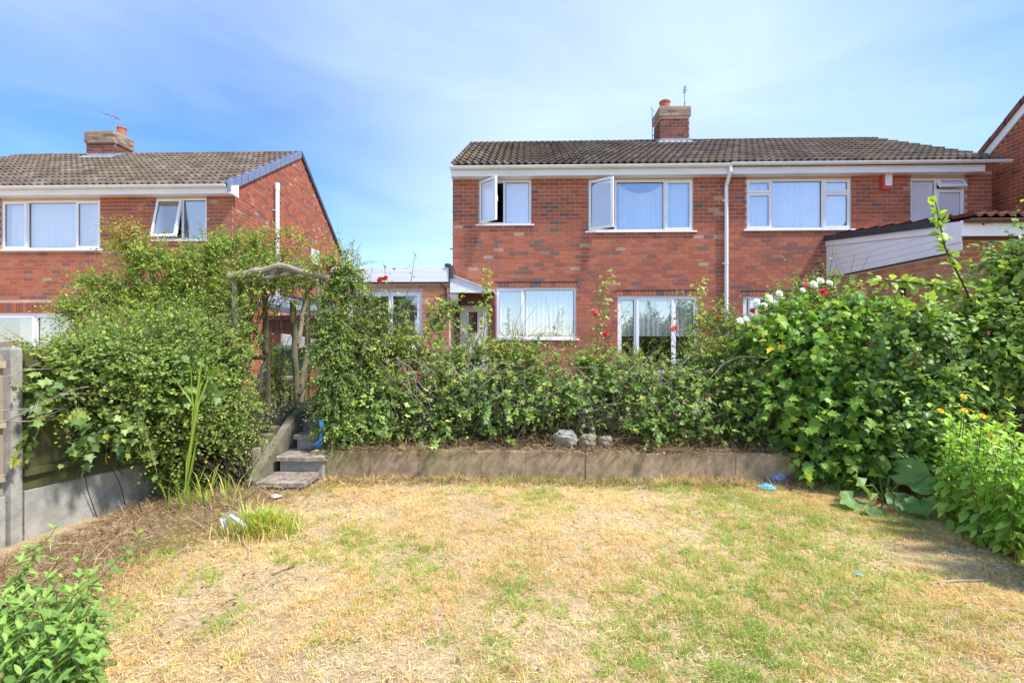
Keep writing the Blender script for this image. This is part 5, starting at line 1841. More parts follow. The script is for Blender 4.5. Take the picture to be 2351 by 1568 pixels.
# --- small privet by the path
E3 = [ell(640, 850, 6.75, 26, 55, .16), ell(650, 920, 6.7, 26, 50, .16), ell(628, 900, 6.6, 20, 60, .16)]
bush('privet_bush', (-3.2, 6.7, 0.5), 'small light green privet bush inside the rustic arch', 'shrub', E3, SM, M['leaf_fine'], 420, 10, 0.14, 0.03, 4, 0.004, singles=60, base_t=0.45)
# --- climber over the arch and down its right post
E4 = [ell(590, 655, 5.7, 55, 28, .3), ell(650, 640, 5.9, 60, 22, .3), ell(640, 690, 6.0, 40, 28, .2), ell(690, 665, 5.8, 36, 30, .25), ell(745, 625, 5.6, 50, 26, .3), ell(790, 610, 5.7, 40, 26, .25)]
bush('climbing_rose', (-3.1, 5.5, 0.4), 'pale green rambling rose straggling over the top of the rustic arch', 'climber', E4, SM, M['leaf_fine'], 520, 9, 0.22, 0.038, 5, 0.004, singles=120, up=0.35, base_t=0.5)
E5 = [ell(770, 715, 5.55, 30, 50, .18), ell(765, 800, 5.5, 36, 75, .2), ell(775, 900, 5.42, 40, 90, .22), ell(790, 985, 5.35, 50, 40, .2), ell(800, 650, 5.7, 36, 34, .2)]
bush('ivy_column', (-2.05, 5.45, 0.3), 'ivy and honeysuckle column smothering the right post of the arch', 'climber', E5, SM, M['leaf_ivy'], 1700, 10, 0.17, 0.036, 36, 0.006, up=-0.1, droop=0.4, base_t=0.34)
E5b = [ell(880, 780, 6.0, 80, 40, .35), ell(840, 730, 5.95, 36, 50, .22), ell(960, 795, 6.1, 60, 30, .3), ell(905, 735, 6.0, 26, 34, .18), ell(850, 800, 5.9, 60, 60, .3)]
bush('honeysuckle_bush', (-1.5, 6.0, 0.3), 'loose mixed honeysuckle bush with a red rose in front of the outbuilding window', 'shrub', E5b, SM, M['leaf_ivy'], 620, 10, 0.2, 0.042, 30, 0.005, up=0.4, base_t=0.45)
# --- vine with large lobed leaves hanging on the left fence
E5c = [ell(105, 905, 3.5, 34, 30, .06), ell(170, 985, 3.68, 50, 26, .08), ell(235, 1000, 3.85, 40, 22, .1), ell(95, 985, 3.46, 26, 20, .05), ell(300, 960, 4.0, 60, 40, .1), ell(430, 870, 4.3, 60, 60, .1)]
bush('fence_vine', (-3.52, 4.05, 0.0), 'vine with large lobed leaves hanging in front of the dark left fence panel', 'climber', E5c, LB, M['leaf_bramble'], 130, 5, 0.2, 0.085, 3, 0.003, singles=300, up=0.1, gravity=0.5, base_t=0.2)

# --- bramble hedge
E6 = []
tops = [(830, 805), (900, 800), (970, 800), (1040, 795), (1110, 798), (1180, 800), (1250, 805), (1320, 815), (1390, 815), (1460, 820), (1530, 815), (1600, 810), (1670, 790)]
for i, (px, tp) in enumerate(tops):
    E6.append(ell(px, (tp + 905) / 2 + 10, 6.05, 58, (905 - tp) / 2 + 12, .42))
    bt = 985 if px < 1080 or px > 1500 else (935 if 1230 < px < 1440 else 955)
    E6.append(ell(px + 20, (880 + bt) / 2, 5.72, 56, (bt - 880) / 2 + 22, .34))
E6 += [ell(880, 990, 5.32, 40, 16, .1), ell(1010, 996, 5.3, 30, 12, .08), ell(1500, 985, 5.35, 50, 20, .1), ell(1620, 980, 5.36, 60, 24, .12), ell(1150, 1000, 5.28, 24, 10, .06)]
E6.append(ell(1018, 735, 6.2, 26, 40, .2))
bush('bramble_hedge', (-0.2, 6.0, 0.35), 'long tangled bramble hedge growing above the low concrete wall', 'hedge', E6, SM, M['leaf_bramble'], 3800, 6, 0.26, 0.058, 120, 0.006, group='hedges', up=0.35, droop=0.4, cluster=3, inner=0.55, twig_mat='stem')
E6b = [ell(px + 30 * rng.normal(), tp + 2, 5.95, 40, 16, .3) for px, tp in tops] + [ell(1040, 860, 5.6, 50, 30, .12), ell(1290, 850, 5.62, 60, 30, .12), ell(1480, 880, 5.6, 60, 40, .12), ell(1640, 860, 5.6, 50, 40, .14), ell(900, 880, 5.6, 50, 40, .12)]
bush('wild_rose_tangle', (0.3, 5.95, 0.35), 'yellow-green small-leaved rose tangle rambling through the top of the bramble hedge', 'climber', E6b, SM, M['leaf_fine'], 850, 10, 0.3, 0.034, 30, 0.005, singles=200, up=0.7, droop=0.5, base_t=0.5)
m = MB()
for k in range(190):
    px = rng.uniform(800, 1720)
    a = W(px, rng.uniform(900, 1010), 5.5 + 0.1 * rng.random())
    b = a + Vector((rng.normal() * 0.25, -0.05 + 0.06 * rng.normal(), 0.12 + 0.45 * rng.random()))
    mid = a.lerp(b, 0.5) + Vector((0.08 * rng.normal(), -0.06, 0.10))
    e = b + Vector((rng.normal() * 0.18, -0.04, -0.12 * rng.random()))
    m.tube([a, mid, b, e], [0.0042, 0.0038, 0.003, 0.0018], 4, 0.5, False)
o = m.build('dead_canes', M['twig'], None, kind='stuff')
tag(o, 'thin pale dead canes threading through the front of the bramble hedge', 'dry stems')
# --- rose bush in the middle right
E7 = [ell(1760, 800, 6.2, 70, 60, .35), ell(1830, 730, 6.2, 80, 70, .35), ell(1890, 690, 6.2, 70, 45, .3), ell(1640, 770, 6.3, 45, 60, .3), ell(1700, 790, 6.3, 50, 50, .3)]
rose7 = bush('rose_bush', (3.4, 6.2, 0.35), 'rose bush with white and red blooms below the five-pane window', 'shrub', E7, SM, M['leaf_ivy'], 1200, 10, 0.24, 0.042, 36, 0.006, up=0.45, base_t=0.45)
# --- lobed-leaf shrub
E8 = [ell(1870, 790, 5.65, 160, 90, .45), ell(1850, 900, 5.45, 140, 130, .4), ell(1940, 980, 5.1, 90, 110, .35), ell(1780, 880, 5.7, 100, 100, .4), ell(1970, 760, 5.6, 110, 70, .4), ell(1880, 1040, 5.15, 60, 60, .25)]


def some_yellow(P, D, N, S, t):
    k = rng.choice(len(t), max(3, len(t) // 220), replace=False)
    t[k] = 1.0
    return P, D, N, S, t


bush('lobed_leaf_shrub', (3.4, 5.4, 0.1), 'dense shrub with large maple-like lobed leaves at the right end of the low wall', 'shrub', E8, LB, M['leaf_maple'], 1600, 6, 0.30, 0.098, 50, 0.009, up=0.25, droop=0.3, gravity=0.55, extra=some_yellow, inner=0.5)
E8b = [ell(1600, 930, 5.7, 110, 70, .3), ell(1690, 900, 5.75, 70, 110, .35), ell(1720, 960, 5.6, 80, 50, .3)]
bush('wild_geranium_clump', (2.6, 5.6, 0.3), 'mid-green leafy clump filling the gap between bramble hedge and lobed shrub', 'shrub', E8b, LB, M['leaf_bramble'], 700, 7, 0.24, 0.062, 24, 0.006, base_t=0.38)

# --- apple tree at the right edge
E9 = [ell(2190, 800, 5.0, 150, 62, .42), ell(2310, 770, 4.9, 100, 90, .42), ell(2090, 850, 4.95, 80, 100, .35), ell(2065, 960, 4.85, 60, 90, .25), ell(2320, 650, 5.1, 60, 70, .35), ell(2150, 900, 4.95, 70, 70, .3), ell(2420, 700, 4.8, 80, 140, .45), ell(2345, 560, 5.0, 40, 30, .25),
      ell(2290, 850, 5.0, 110, 45, .35), ell(2130, 1000, 4.9, 50, 60, .2), ell(2040, 1050, 4.9, 50, 50, .2), ell(2240, 720, 5.1, 50, 30, .2)]
apple_base = (5.0, 5.3, 0.0)
tree = thing('apple_tree', apple_base, 'apple tree with small green apples and bright leaves at the right edge', 'tree', 'trees')
P, D, N, S, t, sh = shoots(E9, 2100, 10, 0.34, 0.078, up=0.45, droop=0.3, inner=0.5, base_t=0.33)
# long shoots standing free of the crown
mbw = MB()
SHO = [((2195, 800), (2175, 690), (2120, 580), (2098, 480), 5.0), ((2175, 690), (2110, 665), (2045, 655), (1975, 650), 5.0), ((2180, 730), (2110, 715), (2050, 720), (2010, 700), 5.0),
       ((2185, 700), (2235, 640), (2290, 590), (2351, 545), 5.0), ((2270, 680), (2310, 600), (2350, 520), (2380, 480), 4.9), ((2180, 720), (2250, 680), (2310, 670), (2360, 660), 4.95), ((2100, 850), (2090, 790), (2085, 740), (2082, 690), 5.0)]
eP, eD, eN, eS, eT = [], [], [], [], []
for a, b, c, d_, Y in SHO:
    q = [W(*a, Y), W(*b, Y), W(*c, Y - 0.05), W(*d_, Y - 0.1)]
    q = [p_ + Vector((0, -0.25, 0)) for p_ in q]
    mbw.tube([q[0], q[0].lerp(q[1], 0.5), q[1], q[1].lerp(q[2], 0.5), q[2], q[2].lerp(q[3], 0.5), q[3]], [0.016, 0.014, 0.012, 0.010, 0.008, 0.006, 0.003], 6)
    for k in range(100):
        u = rng.random() * 3
        i = min(2, int(u))
        p = q[i].lerp(q[i + 1], u - i)
        ax = (q[i + 1] - q[i]).normalized()
        dd_ = norm(rng.normal(size=3) + np.array(ax) * 0.7)
        eP.append(np.array(p) + dd_ * 0.02)
        eD.append(dd_)
        eN.append(np.array([0, -0.3, 0.8]) + rng.normal(size=3) * 0.4)
        eS.append(0.055 + 0.05 * rng.random())
        eT.append(min(0.98, 0.55 + 0.3 * rng.random() + 0.05 * u))
P = np.concatenate([P, np.array(eP)])
D = np.concatenate([D, np.array(eD)])
N = np.concatenate([N, np.array(eN)])
S = np.concatenate([S, np.array(eS)])
t = np.concatenate([t, np.array(eT)])
plant_leaves(tree, OV, M['leaf_apple'], P, D, N, S, t, 300, mass='crown')
m = MB()
m.tube([(5.0, 5.3, -0.05), (4.98, 5.25, 0.5), (4.9, 5.2, 0.95), (4.75, 5.1, 1.35)], [0.075, 0.065, 0.055, 0.045], 9)
trunk = m.build('trunk', M['bark'], tree)
m = mbw
for e in E9:
    tip = Vector(e[:3])
    b = Vector((4.85, 5.18, 1.0 + 0.3 * rng.random()))
    m.tube([b, b.lerp(tip, 0.4) + Vector((0, 0, 0.08)), b.lerp(tip, 0.8), tip], [0.035, 0.025, 0.018, 0.008], 6)
m.build('limb', M['bark'], tree)
twigs(tree, E9, (4.85, 5.15, 1.1), 50, 0.006, 'bark', 'branches')
am = MB().lathe((0, 0, 0), [(0.004, -0.030), (0.018, -0.034), (0.032, -0.018), (0.036, 0.002), (0.032, 0.020), (0.018, 0.031), (0.004, 0.026)], 12).mesh('apple', M['apple'], True)
for (px, py) in [(2325, 770), (2205, 815), (2395, 790), (2260, 700), (2327, 690), (2385, 905), (2348, 925), (2060, 1045), (2017, 948), (2130, 945), (2285, 905), (2310, 940), (2230, 845), (2160, 880), (2110, 1000), (2090, 1020), (2120, 930)]:
    p = W(px, py, 4.62 + 0.1 * rng.random())
    o = bpy.data.objects.new('apple', am)
    o.matrix_basis = Matrix.Translation(p) @ Matrix.Rotation(rng.random() * 0.6, 4, 'X') @ Matrix.Scale(0.85 + 0.3 * rng.random(), 4)
    col.objects.link(o)
    attach(o, tree)


# --- herbaceous stems with paired leaves
def herb_clump(name, label, bases, height, leaf, T, mat, gap, group, singles=300, spread=0.16, stem_r=0.005, brown=0.0, cat='plant'):
    c = Vector((float(np.mean([b[0] for b in bases])), float(np.mean([b[1] for b in bases])), 0))
    root = thing(name, c, label, cat, group)
    P, D, N, S, Tn = [], [], [], [], []
    mb = MB()
    tips = []
    for b in bases:
        h = height * (0.75 + 0.4 * rng.random()) * (b[3] if len(b) > 3 else 1)
        lean = rng.normal(size=2) * spread
        pts = []
        for k in range(6):
            s = k / 5
            pts.append(Vector((b[0] + lean[0] * s * s * h + 0.012 * rng.normal(), b[1] + lean[1] * s * s * h, b[2] + h * s)))
        mb.tube(pts, [stem_r * (1 - 0.6 * k / 5) for k in range(6)], 5, 0.5, False)
        tips.append(pts[-1])
        nn = max(4, int(h / gap))
        ph = rng.random() * 3
        for k in range(nn):
            s = 0.10 + 0.90 * (k + 0.5) / nn
            i = min(4, int(s * 5))
            p = pts[i].lerp(pts[i + 1], s * 5 - i)
            for q in (0, 1):
                an = ph + k * math.pi / 2 + q * math.pi + rng.normal() * 0.35
                up_ = 0.25 + 0.55 * s
                P.append(tuple(p))
                D.append((math.cos(an), math.sin(an), up_ - 0.95 + rng.normal() * 0.25))
                N.append((0.2 * rng.normal(), -0.15 + 0.2 * rng.normal(), 1.0))
                S.append(leaf * (0.6 + 0.5 * rng.random()) * (1.08 - 0.55 * s ** 3))
                Tn.append(0.22 + 0.42 * s + 0.2 * rng.normal() if rng.random() > brown * (1 - s) ** 2 * 3 else 1.0)
        for k in range(5):
            an = rng.random() * 6.3
            P.append(tuple(pts[-1]))
            D.append((math.cos(an) * 0.6, math.sin(an) * 0.6, 0.8))
            N.append((-math.cos(an), -math.sin(an), 0.8))
            S.append(leaf * (0.35 + 0.25 * rng.random()))
            Tn.append(0.75 + 0.2 * rng.random())
    plant_leaves(root, T, mat, np.array(P), np.array(D), np.array(N), np.array(S), np.clip(np.array(Tn), 0, 1), singles)
    mb.build('stems', M['stem'], root, kind='stuff')
    return root, tips


bases = []
for k in range(150):
    px = 2125 + 330 * rng.random() ** 0.9
    fr = 1170 + (px - 2120) * 0.62
    py = fr + rng.normal() * 14 - 130 * rng.random() ** 1.5
    b = G(px, max(1110, py))
    bases.append((b.x, b.y, 0.0, 0.78 + 0.25 * rng.random()))
clump, tips = herb_clump('yellow_daisy_clump', 'tall bright green clump with yellow daisy flowers at the right edge of the lawn', bases, 0.84, 0.115, LANCE, M['leaf_flower'], 0.062, 'tall border plants', brown=0.10, spread=0.10)


def daisy(root, p, r=0.028, mat='petal_yellow', facing=(0, -0.7, 0.7), n=9):
    f = Vector(facing).normalized()
    a = f.cross(Vector((1, 0, 0.1))).normalized()
    b = f.cross(a)
    m = MB()
    for k in range(n):
        an = 2 * math.pi * k / n
        d1 = a * math.cos(an) + b * math.sin(an)
        d2 = f.cross(d1)
        m.add([p, p + d1 * r * 0.6 + d2 * r * 0.2 + f * 0.004, p + d1 * r - f * 0.003, p + d1 * r * 0.6 - d2 * r * 0.2 + f * 0.004], [(0, 1, 2, 3)], rng.random())
    m.add([p + a * r * 0.3 + f * 0.006, p + b * r * 0.3 + f * 0.006, p - a * r * 0.3 + f * 0.006, p - b * r * 0.3 + f * 0.006, p + f * 0.014], [(0, 1, 4), (1, 2, 4), (2, 3, 4), (3, 0, 4)], 0)
    m.build('flower', M[mat], root)


for (px, py) in [(2212, 910), (2215, 942), (2160, 943), (2255, 955), (2276, 1000)]:
    p = W(px, py, 3.55)
    daisy(clump, p)
    MB().tube([p, p + Vector((0.01, 0.03, -0.2)), p + Vector((0.02, 0.06, -0.35))], 0.003, 4).build('flower_stalk', M['stem'], clump)

bases = []
for k in range(70):
    px, py = -150 + 380 * rng.random(), 1470 + 200 * rng.random()
    b = G(px, py)
    bases.append((b.x, b.y, 0.0, (0.55 + 0.5 * rng.random()) * (1.0 if px < 130 else 0.85)))
LANCE2 = T_ovate(0.18, 0.05, 0.2)
herb_clump('leafy_weed_clump', 'fresh green leafy weed clump in the bottom left corner of the lawn', bases, 0.50, 0.095, LANCE2, M['leaf_corner'], 0.034, 'tall border plants', spread=0.2, stem_r=0.004)

# --- burdock-like plant with huge leaves
bd = thing('broad_leaf_plant', G(2020, 1150), 'low plant with huge crinkled round leaves at the edge of the lawn', 'plant', 'low border plants')
V = [(0, 0.42, -0.05)]
nn = 18
for k in range(nn):
    a = 2 * math.pi * k / nn - math.pi / 2
    r_ = 0.5 * (1 + 0.06 * math.sin(5 * a)) * (0.62 if k == 0 else 1)
    V.append((0.9 * r_ * math.cos(a), 0.48 + r_ * math.sin(a) * 0.98, 0.10 * math.sin(4 * a) + 0.05 * math.sin(9 * a) + 0.07))
    V.append((0.5 * r_ * math.cos(a), 0.45 + 0.55 * r_ * math.sin(a), 0.025 * (k % 2)))
Fc = []
for k in range(nn):
    o1, i1, o2, i2 = 1 + 2 * k, 2 + 2 * k, 1 + 2 * ((k + 1) % nn), 2 + 2 * ((k + 1) % nn)
    Fc += [(0, i1, i2), (i1, o1, o2), (i1, o2, i2)]
BIG = (np.array(V), np.array(Fc))
P, D, N, S = [], [], [], []
for (px, py, Y, sz, dx, dz) in [(1985, 1115, 4.55, .27, -.5, .1), (2050, 1090, 4.6, .30, .4, .3), (2040, 1130, 4.35, .22, .2, -.5), (2070, 1150, 4.2, .20, .6, -.3), (1960, 1140, 4.4, .22, -.8, -.2), (2010, 1075, 4.75, .26, -.2, .4), (2085, 1110, 4.4, .22, .8, .1), (2000, 1160, 4.25, .16, -.3, -.4), (2115, 1150, 4.15, .2, .5, -.2)]:
    p = W(px, py, Y)
    P.append(tuple(p))
    D.append((dx, -0.6, dz))
    N.append((0.15 * rng.normal(), -0.8, 0.6))
    S.append(sz)
plant_leaves(bd, BIG, M['leaf_big'], np.array(P), np.array(D), np.array(N), np.array(S), rng.random(len(P)), 20)
m = MB()
for p in P:
    m.tube([G(2030, 1150), Vector(G(2030, 1150)).lerp(Vector(p), 0.6) + Vector((0, 0, 0.06)), p], [0.012, 0.01, 0.007], 6)
m.build('leaf_stalks', M['stem'], bd)


# --- blade-like plants
def blades(root, bases, hmin, hmax, w, mat, name, lean=0.4, tint=(0.2, 0.9), kind='stuff'):
    n = len(bases)
    B = np.array(bases, float)
    h = hmin + (hmax - hmin) * rng.random(n)
    an = rng.random(n) * 2 * np.pi
    ld = np.stack([np.cos(an), np.sin(an), np.zeros(n)], 1) * (lean * h * (0.3 + rng.random(n)))[:, None]
    sd = np.stack([-np.sin(an + 0.8 * rng.normal(size=n)), np.cos(an), np.zeros(n)], 1)
    sd = norm(sd)
    up = np.array([0, 0, 1.0])
    ww = w * (0.7 + 0.6 * rng.random(n))
    p0 = B
    p1 = B + up * (h * 0.45)[:, None] + ld * 0.22
    p2 = B + up * (h * 0.82)[:, None] + ld * 0.62
    p3 = B + up * (h * 0.98)[:, None] * 1.0 + ld * 1.1
    V = np.stack([p0 - sd * ww[:, None] * .5, p0 + sd * ww[:, None] * .5, p1 - sd * ww[:, None] * .5, p1 + sd * ww[:, None] * .5, p2 - sd * ww[:, None] * .36, p2 + sd * ww[:, None] * .36, p3], 1)
    Fc = np.array([(0, 1, 3), (0, 3, 2), (2, 3, 5), (2, 5, 4), (4, 5, 6)])
    fs = Fc[None] + (np.arange(n) * 7)[:, None, None]
    tt = tint[0] + (tint[1] - tint[0]) * rng.random(n)
    me = fast_mesh(name, V.reshape(-1, 3), fs.reshape(-1, 3), np.repeat(tt, 5), mat)
    return link_mesh(name, me, root, kind)


c = G(598, 1235)
tuft = thing('grass_tuft', c, 'cut tuft of yellow-green grass with white plastic on the lawn', 'grass tuft', 'grass tufts')
blades(tuft, [(c.x + rng.normal() * 0.105, c.y + 0.05 + rng.normal() * 0.06, 0.0) for _ in range(900)], 0.06, 0.24, 0.007, M['grass'], 'blades', 0.7, (0.25, 1.0))
blades(tuft, [(c.x + rng.normal() * 0.13, c.y + rng.normal() * 0.08, 0.0) for _ in range(260)], 0.04, 0.15, 0.006, M['straw'], 'dry_blades', 0.8, (0.3, 1.0))
c = G(470, 1160)
iris = thing('iris_clump', c, 'trampled clump of strap leaves below the dark shrub', 'plant', 'grass tufts')
blades(iris, [(G(px, py).x, G(px, py).y, 0) for px, py in zip(rng.uniform(375, 560, 80), rng.uniform(1135, 1180, 80))], 0.12, 0.34, 0.012, M['grass'], 'blades', 0.6, (0.05, 0.85))
c = G(430, 1140)
reed = thing('tall_reed', c, 'single tall bright green reed-like plant in front of the dark shrub', 'plant', 'grass tufts')
m = MB()


def strap(m, pts, w, tint):
    pts = [Vector(p) for p in pts]
    V, fs = [], []
    n = len(pts)
    for i, p in enumerate(pts):
        tg = (pts[min(i + 1, n - 1)] - pts[max(i - 1, 0)]).normalized()
        sd = tg.cross(Vector((0.2, -1, 0.1))).normalized()
        ww = w * (1.0 if i < n - 2 else (0.7 if i == n - 2 else 0.05)) * (0.5 if i == 0 else 1)
        V += [p - sd * ww / 2, p + Vector((0, 0.01, 0)), p + sd * ww / 2]
    for i in range(n - 1):
        a = i * 3
        fs += [(a, a + 1, a + 4, a + 3), (a + 1, a + 2, a + 5, a + 4)]
    m.add(V, fs, tint)


YR = 3.95
for pts, w, tn in (([(423, 1140), (440, 1020), (452, 920), (460, 850), (468, 810)], 0.022, 0.35), ([(425, 1140), (430, 1060), (447, 980), (455, 930), (478, 870), (500, 842)], 0.02, 0.5), ([(440, 1000), (446, 930), (425, 900), (395, 865)], 0.026, 0.2),
                   ([(428, 1130), (445, 1050), (452, 1000)], 0.03, 0.1), ([(450, 940), (462, 880), (485, 850)], 0.018, 0.45), ([(448, 950), (440, 900), (438, 850)], 0.016, 0.3)):
    strap(m, [W(a, b, YR) for a, b in pts], w, tn)
m.build('leaves', M['grass'], reed)

# --- bare dead branch reaching in from the left
db = thing('dead_branch', W(-40, 960, 2.9), 'bare grey dead branch reaching in front of the left concrete post', 'branch')
m = MB()
YD = 2.9
for pts, r in (([(-60, 985), (20, 965), (80, 935), (140, 905), (185, 890), (204, 888)], .006), ([(-60, 885), (0, 868), (40, 858), (70, 842), (93, 832)], .005), ([(55, 852), (85, 848), (120, 846)], .003),
               ([(-60, 945), (0, 942), (60, 938), (110, 948)], .004), ([(-60, 975), (10, 968), (70, 967), (110, 952), (140, 942)], .005), ([(95, 955), (125, 955)], .003), ([(140, 905), (170, 905), (198, 902)], .003),
               ([(20, 942), (40, 930), (45, 918)], .003), ([(82, 940), (90, 915), (96, 905)], .003), ([(110, 948), (125, 938), (143, 940)], .002), ([(-20, 930), (20, 915), (40, 905)], .003)):
    q = [W(a, b, YD + 0.02 * rng.normal()) for a, b in pts]
    m.tube(q, [r * (1 - 0.7 * i / (len(q) - 1)) for i in range(len(q))], 5, 0.5, False)
m.build('twigs', M['twig'], db)


# --- long shoots rising out of the hedge
def shoot_plant(name, label, base, pts, n_leaf, leaf, T, mat, tint=(0.5, 0.95), r=0.006, group='tall shoots above the hedge', out=0.05, cat='shoot', stem='stem'):
    root = thing(name, base, label, cat, group)
    MB().tube(pts, [r * (1 - 0.7 * i / (len(pts) - 1)) for i in range(len(pts))], 5, 0.5, False).build('stem', M[stem], root)
    P, D, N, S, t_ = [], [], [], [], []
    for k in range(n_leaf):
        u = (0.25 + 0.75 * (k + rng.random()) / n_leaf) * (len(pts) - 1)
        i = min(len(pts) - 2, int(u))
        p = pts[i].lerp(pts[i + 1], u - i)
        d = norm(np.array([rng.normal(), rng.normal() * 0.7, 0.1 + 0.3 * rng.normal()]))
        P.append(np.array(p) + d * out * rng.random())
        D.append(d + np.array([0, 0, -0.3]))
        N.append(np.array([0, -0.35, 0.8]) + rng.normal(size=3) * 0.35)
        S.append(leaf * (0.6 + 0.6 * rng.random()))
        t_.append(tint[0] + (tint[1] - tint[0]) * rng.random())
    plant_leaves(root, T, mat, np.array(P), np.array(D), np.array(N), np.array(S), np.array(t_), 300)
    return root


def path(pts, Y):
    return [W(a, b, Y) for a, b in pts]


shoot_plant('young_shoot', 'slender yellow-green shoot beside the left edge of the ground floor window', W(1112, 790, 6.1), path([(1110, 800), (1112, 740), (1116, 680), (1120, 620)], 6.1), 95, 0.072, SM, M['leaf_fine'], (0.5, 0.9))
shoot_plant('young_shoot', 'thin leafless-based shoot in front of the cream gate', W(1078, 790, 6.2), path([(1078, 800), (1080, 740), (1082, 690)], 6.2), 22, 0.05, SM, M['leaf_fine'], (0.6, 0.94))
r1 = shoot_plant('rose_shoot', 'tall rose shoot with pink blooms between ground floor window and patio door', W(1372, 800, 6.1), path([(1368, 820), (1372, 740), (1380, 680), (1392, 620)], 6.1), 95, 0.07, SM, M['leaf_ivy'], (0.5, 0.95), out=0.10)
r2 = shoot_plant('rose_shoot', 'yellow-leaved rose shoot rising left of the white downpipe', W(1596, 800, 6.1), path([(1590, 830), (1594, 760), (1598, 700), (1606, 640)], 6.1), 95, 0.07, SM, M['leaf_fine'], (0.6, 0.94), out=0.10)
r3 = shoot_plant('rose_shoot', 'spindly rose shoot in front of the patio door glass', W(1560, 800, 6.1), path([(1556, 840), (1560, 770), (1560, 720), (1556, 665)], 6.1), 50, 0.045, SM, M['leaf_ivy'], (0.4, 0.95), out=0.09)
r4 = shoot_plant('rose_shoot', 'rose shoot with fading pink bloom leaning towards the downpipe', W(1650, 800, 6.2), path([(1630, 840), (1640, 770), (1650, 720), (1640, 680)], 6.2), 60, 0.05, SM, M['leaf_ivy'], (0.4, 0.95), out=0.14)
r5 = shoot_plant('rose_shoot', 'sparse rose shoot crossing the left half of the patio door', W(1450, 810, 6.1), path([(1440, 840), (1446, 790), (1436, 740), (1428, 710)], 6.1), 34, 0.042, SM, M['leaf_ivy'], (0.5, 0.95), out=0.10)
r6 = shoot_plant('rose_shoot', 'rose shoot with one red bloom above the outbuilding window', W(905, 760, 6.0), path([(905, 770), (900, 700), (890, 650), (880, 600)], 6.0), 40, 0.05, SM, M['leaf_ivy'], (0.4, 0.95), out=0.14)
r7 = shoot_plant('rose_shoot', 'wispy seed-headed shoot against the sky left of the outbuilding', W(800, 640, 5.8), path([(800, 660), (796, 620), (790, 585), (792, 560)], 5.8), 14, 0.03, SM, M['leaf_ivy'], (0.3, 0.8), out=0.06)
r8 = shoot_plant('rose_shoot', 'wispy shoot against the sky above the white fascia', W(940, 660, 6.0), path([(930, 690), (945, 640), (950, 600), (955, 580)], 6.0), 16, 0.035, SM, M['leaf_ivy'], (0.3, 0.9), out=0.08)


def rose(root, p, r, mat, name='bloom'):
    m = MB()
    p = Vector(p)
    f = Vector((0.1 * rng.normal(), -0.8, 0.45)).normalized()
    a = f.cross(Vector((1, 0, 0.2))).normalized()
    b = f.cross(a)
    for lay, (rr, ff, n) in enumerate(((1.0, -0.15, 7), (0.75, 0.2, 6), (0.48, 0.45, 5), (0.25, 0.6, 4))):
        for k in range(n):
            an = 2 * math.pi * (k + 0.5 * lay) / n + 0.2 * rng.normal()
            d1 = a * math.cos(an) + b * math.sin(an)
            d2 = f.cross(d1)
            c = p + f * ff * r * 0.7
            w = rr * r * 0.62
            m.add([p + f * ff * r * 0.2, c + d1 * rr * r * 0.6 + d2 * w - f * 0.05 * r, c + d1 * rr * r + f * r * 0.12 * rng.normal(), c + d1 * rr * r * 0.6 - d2 * w - f * 0.05 * r], [(0, 1, 2), (0, 2, 3)], rng.random())
    m.build(name, M[mat], root)


for root, px, py, Y, r, mt in [(r6, 872, 642, 5.75, .045, 'petal_red'), (r6, 884, 638, 5.75, .04, 'petal_red'), (r1, 1365, 714, 6.0, .045, 'petal_pink'), (r1, 1368, 722, 6.0, .03, 'petal_red'), (r1, 1391, 766, 6.0, .04, 'petal_red'), (r3, 1545, 754, 6.0, .045, 'petal_pink'), (r3, 1553, 750, 6.0, .03, 'petal_pink'),
                               (r4, 1640, 710, 6.1, .03, 'petal_pink'), (r4, 1652, 727, 6.1, .03, 'petal_red'), (rose7, 1891, 675, 5.8, .055, 'petal_red'), (rose7, 1850, 660, 5.9, .04, 'petal_pink'), (rose7, 1728, 719, 5.9, .04, 'petal_red'), (rose7, 1745, 722, 5.9, .03, 'petal_red'),
                               (rose7, 1765, 690, 5.9, .06, 'petal_white'), (rose7, 1780, 700, 5.9, .05, 'petal_white'), (rose7, 1738, 698, 5.9, .05, 'petal_white'), (rose7, 1700, 742, 5.9, .05, 'petal_white'), (rose7, 1715, 738, 5.9, .045, 'petal_white'), (rose7, 1870, 658, 5.85, .055, 'petal_white'), (rose7, 1885, 650, 5.85, .05, 'petal_white'),
                               (rose7, 1905, 655, 5.85, .045, 'petal_white'), (rose7, 1755, 705, 5.88, .045, 'petal_white'), (rose7, 1975, 665, 5.9, .04, 'petal_pink'), (rose7, 1790, 680, 5.9, .05, 'petal_white'), (rose7, 1845, 672, 5.88, .04, 'petal_white')]:
    rose(root, W(px, py - (6 if root is rose7 else 0), Y - (0.36 if root is rose7 else 0.1)), r * (0.92 if root is rose7 else 1.0), mt)
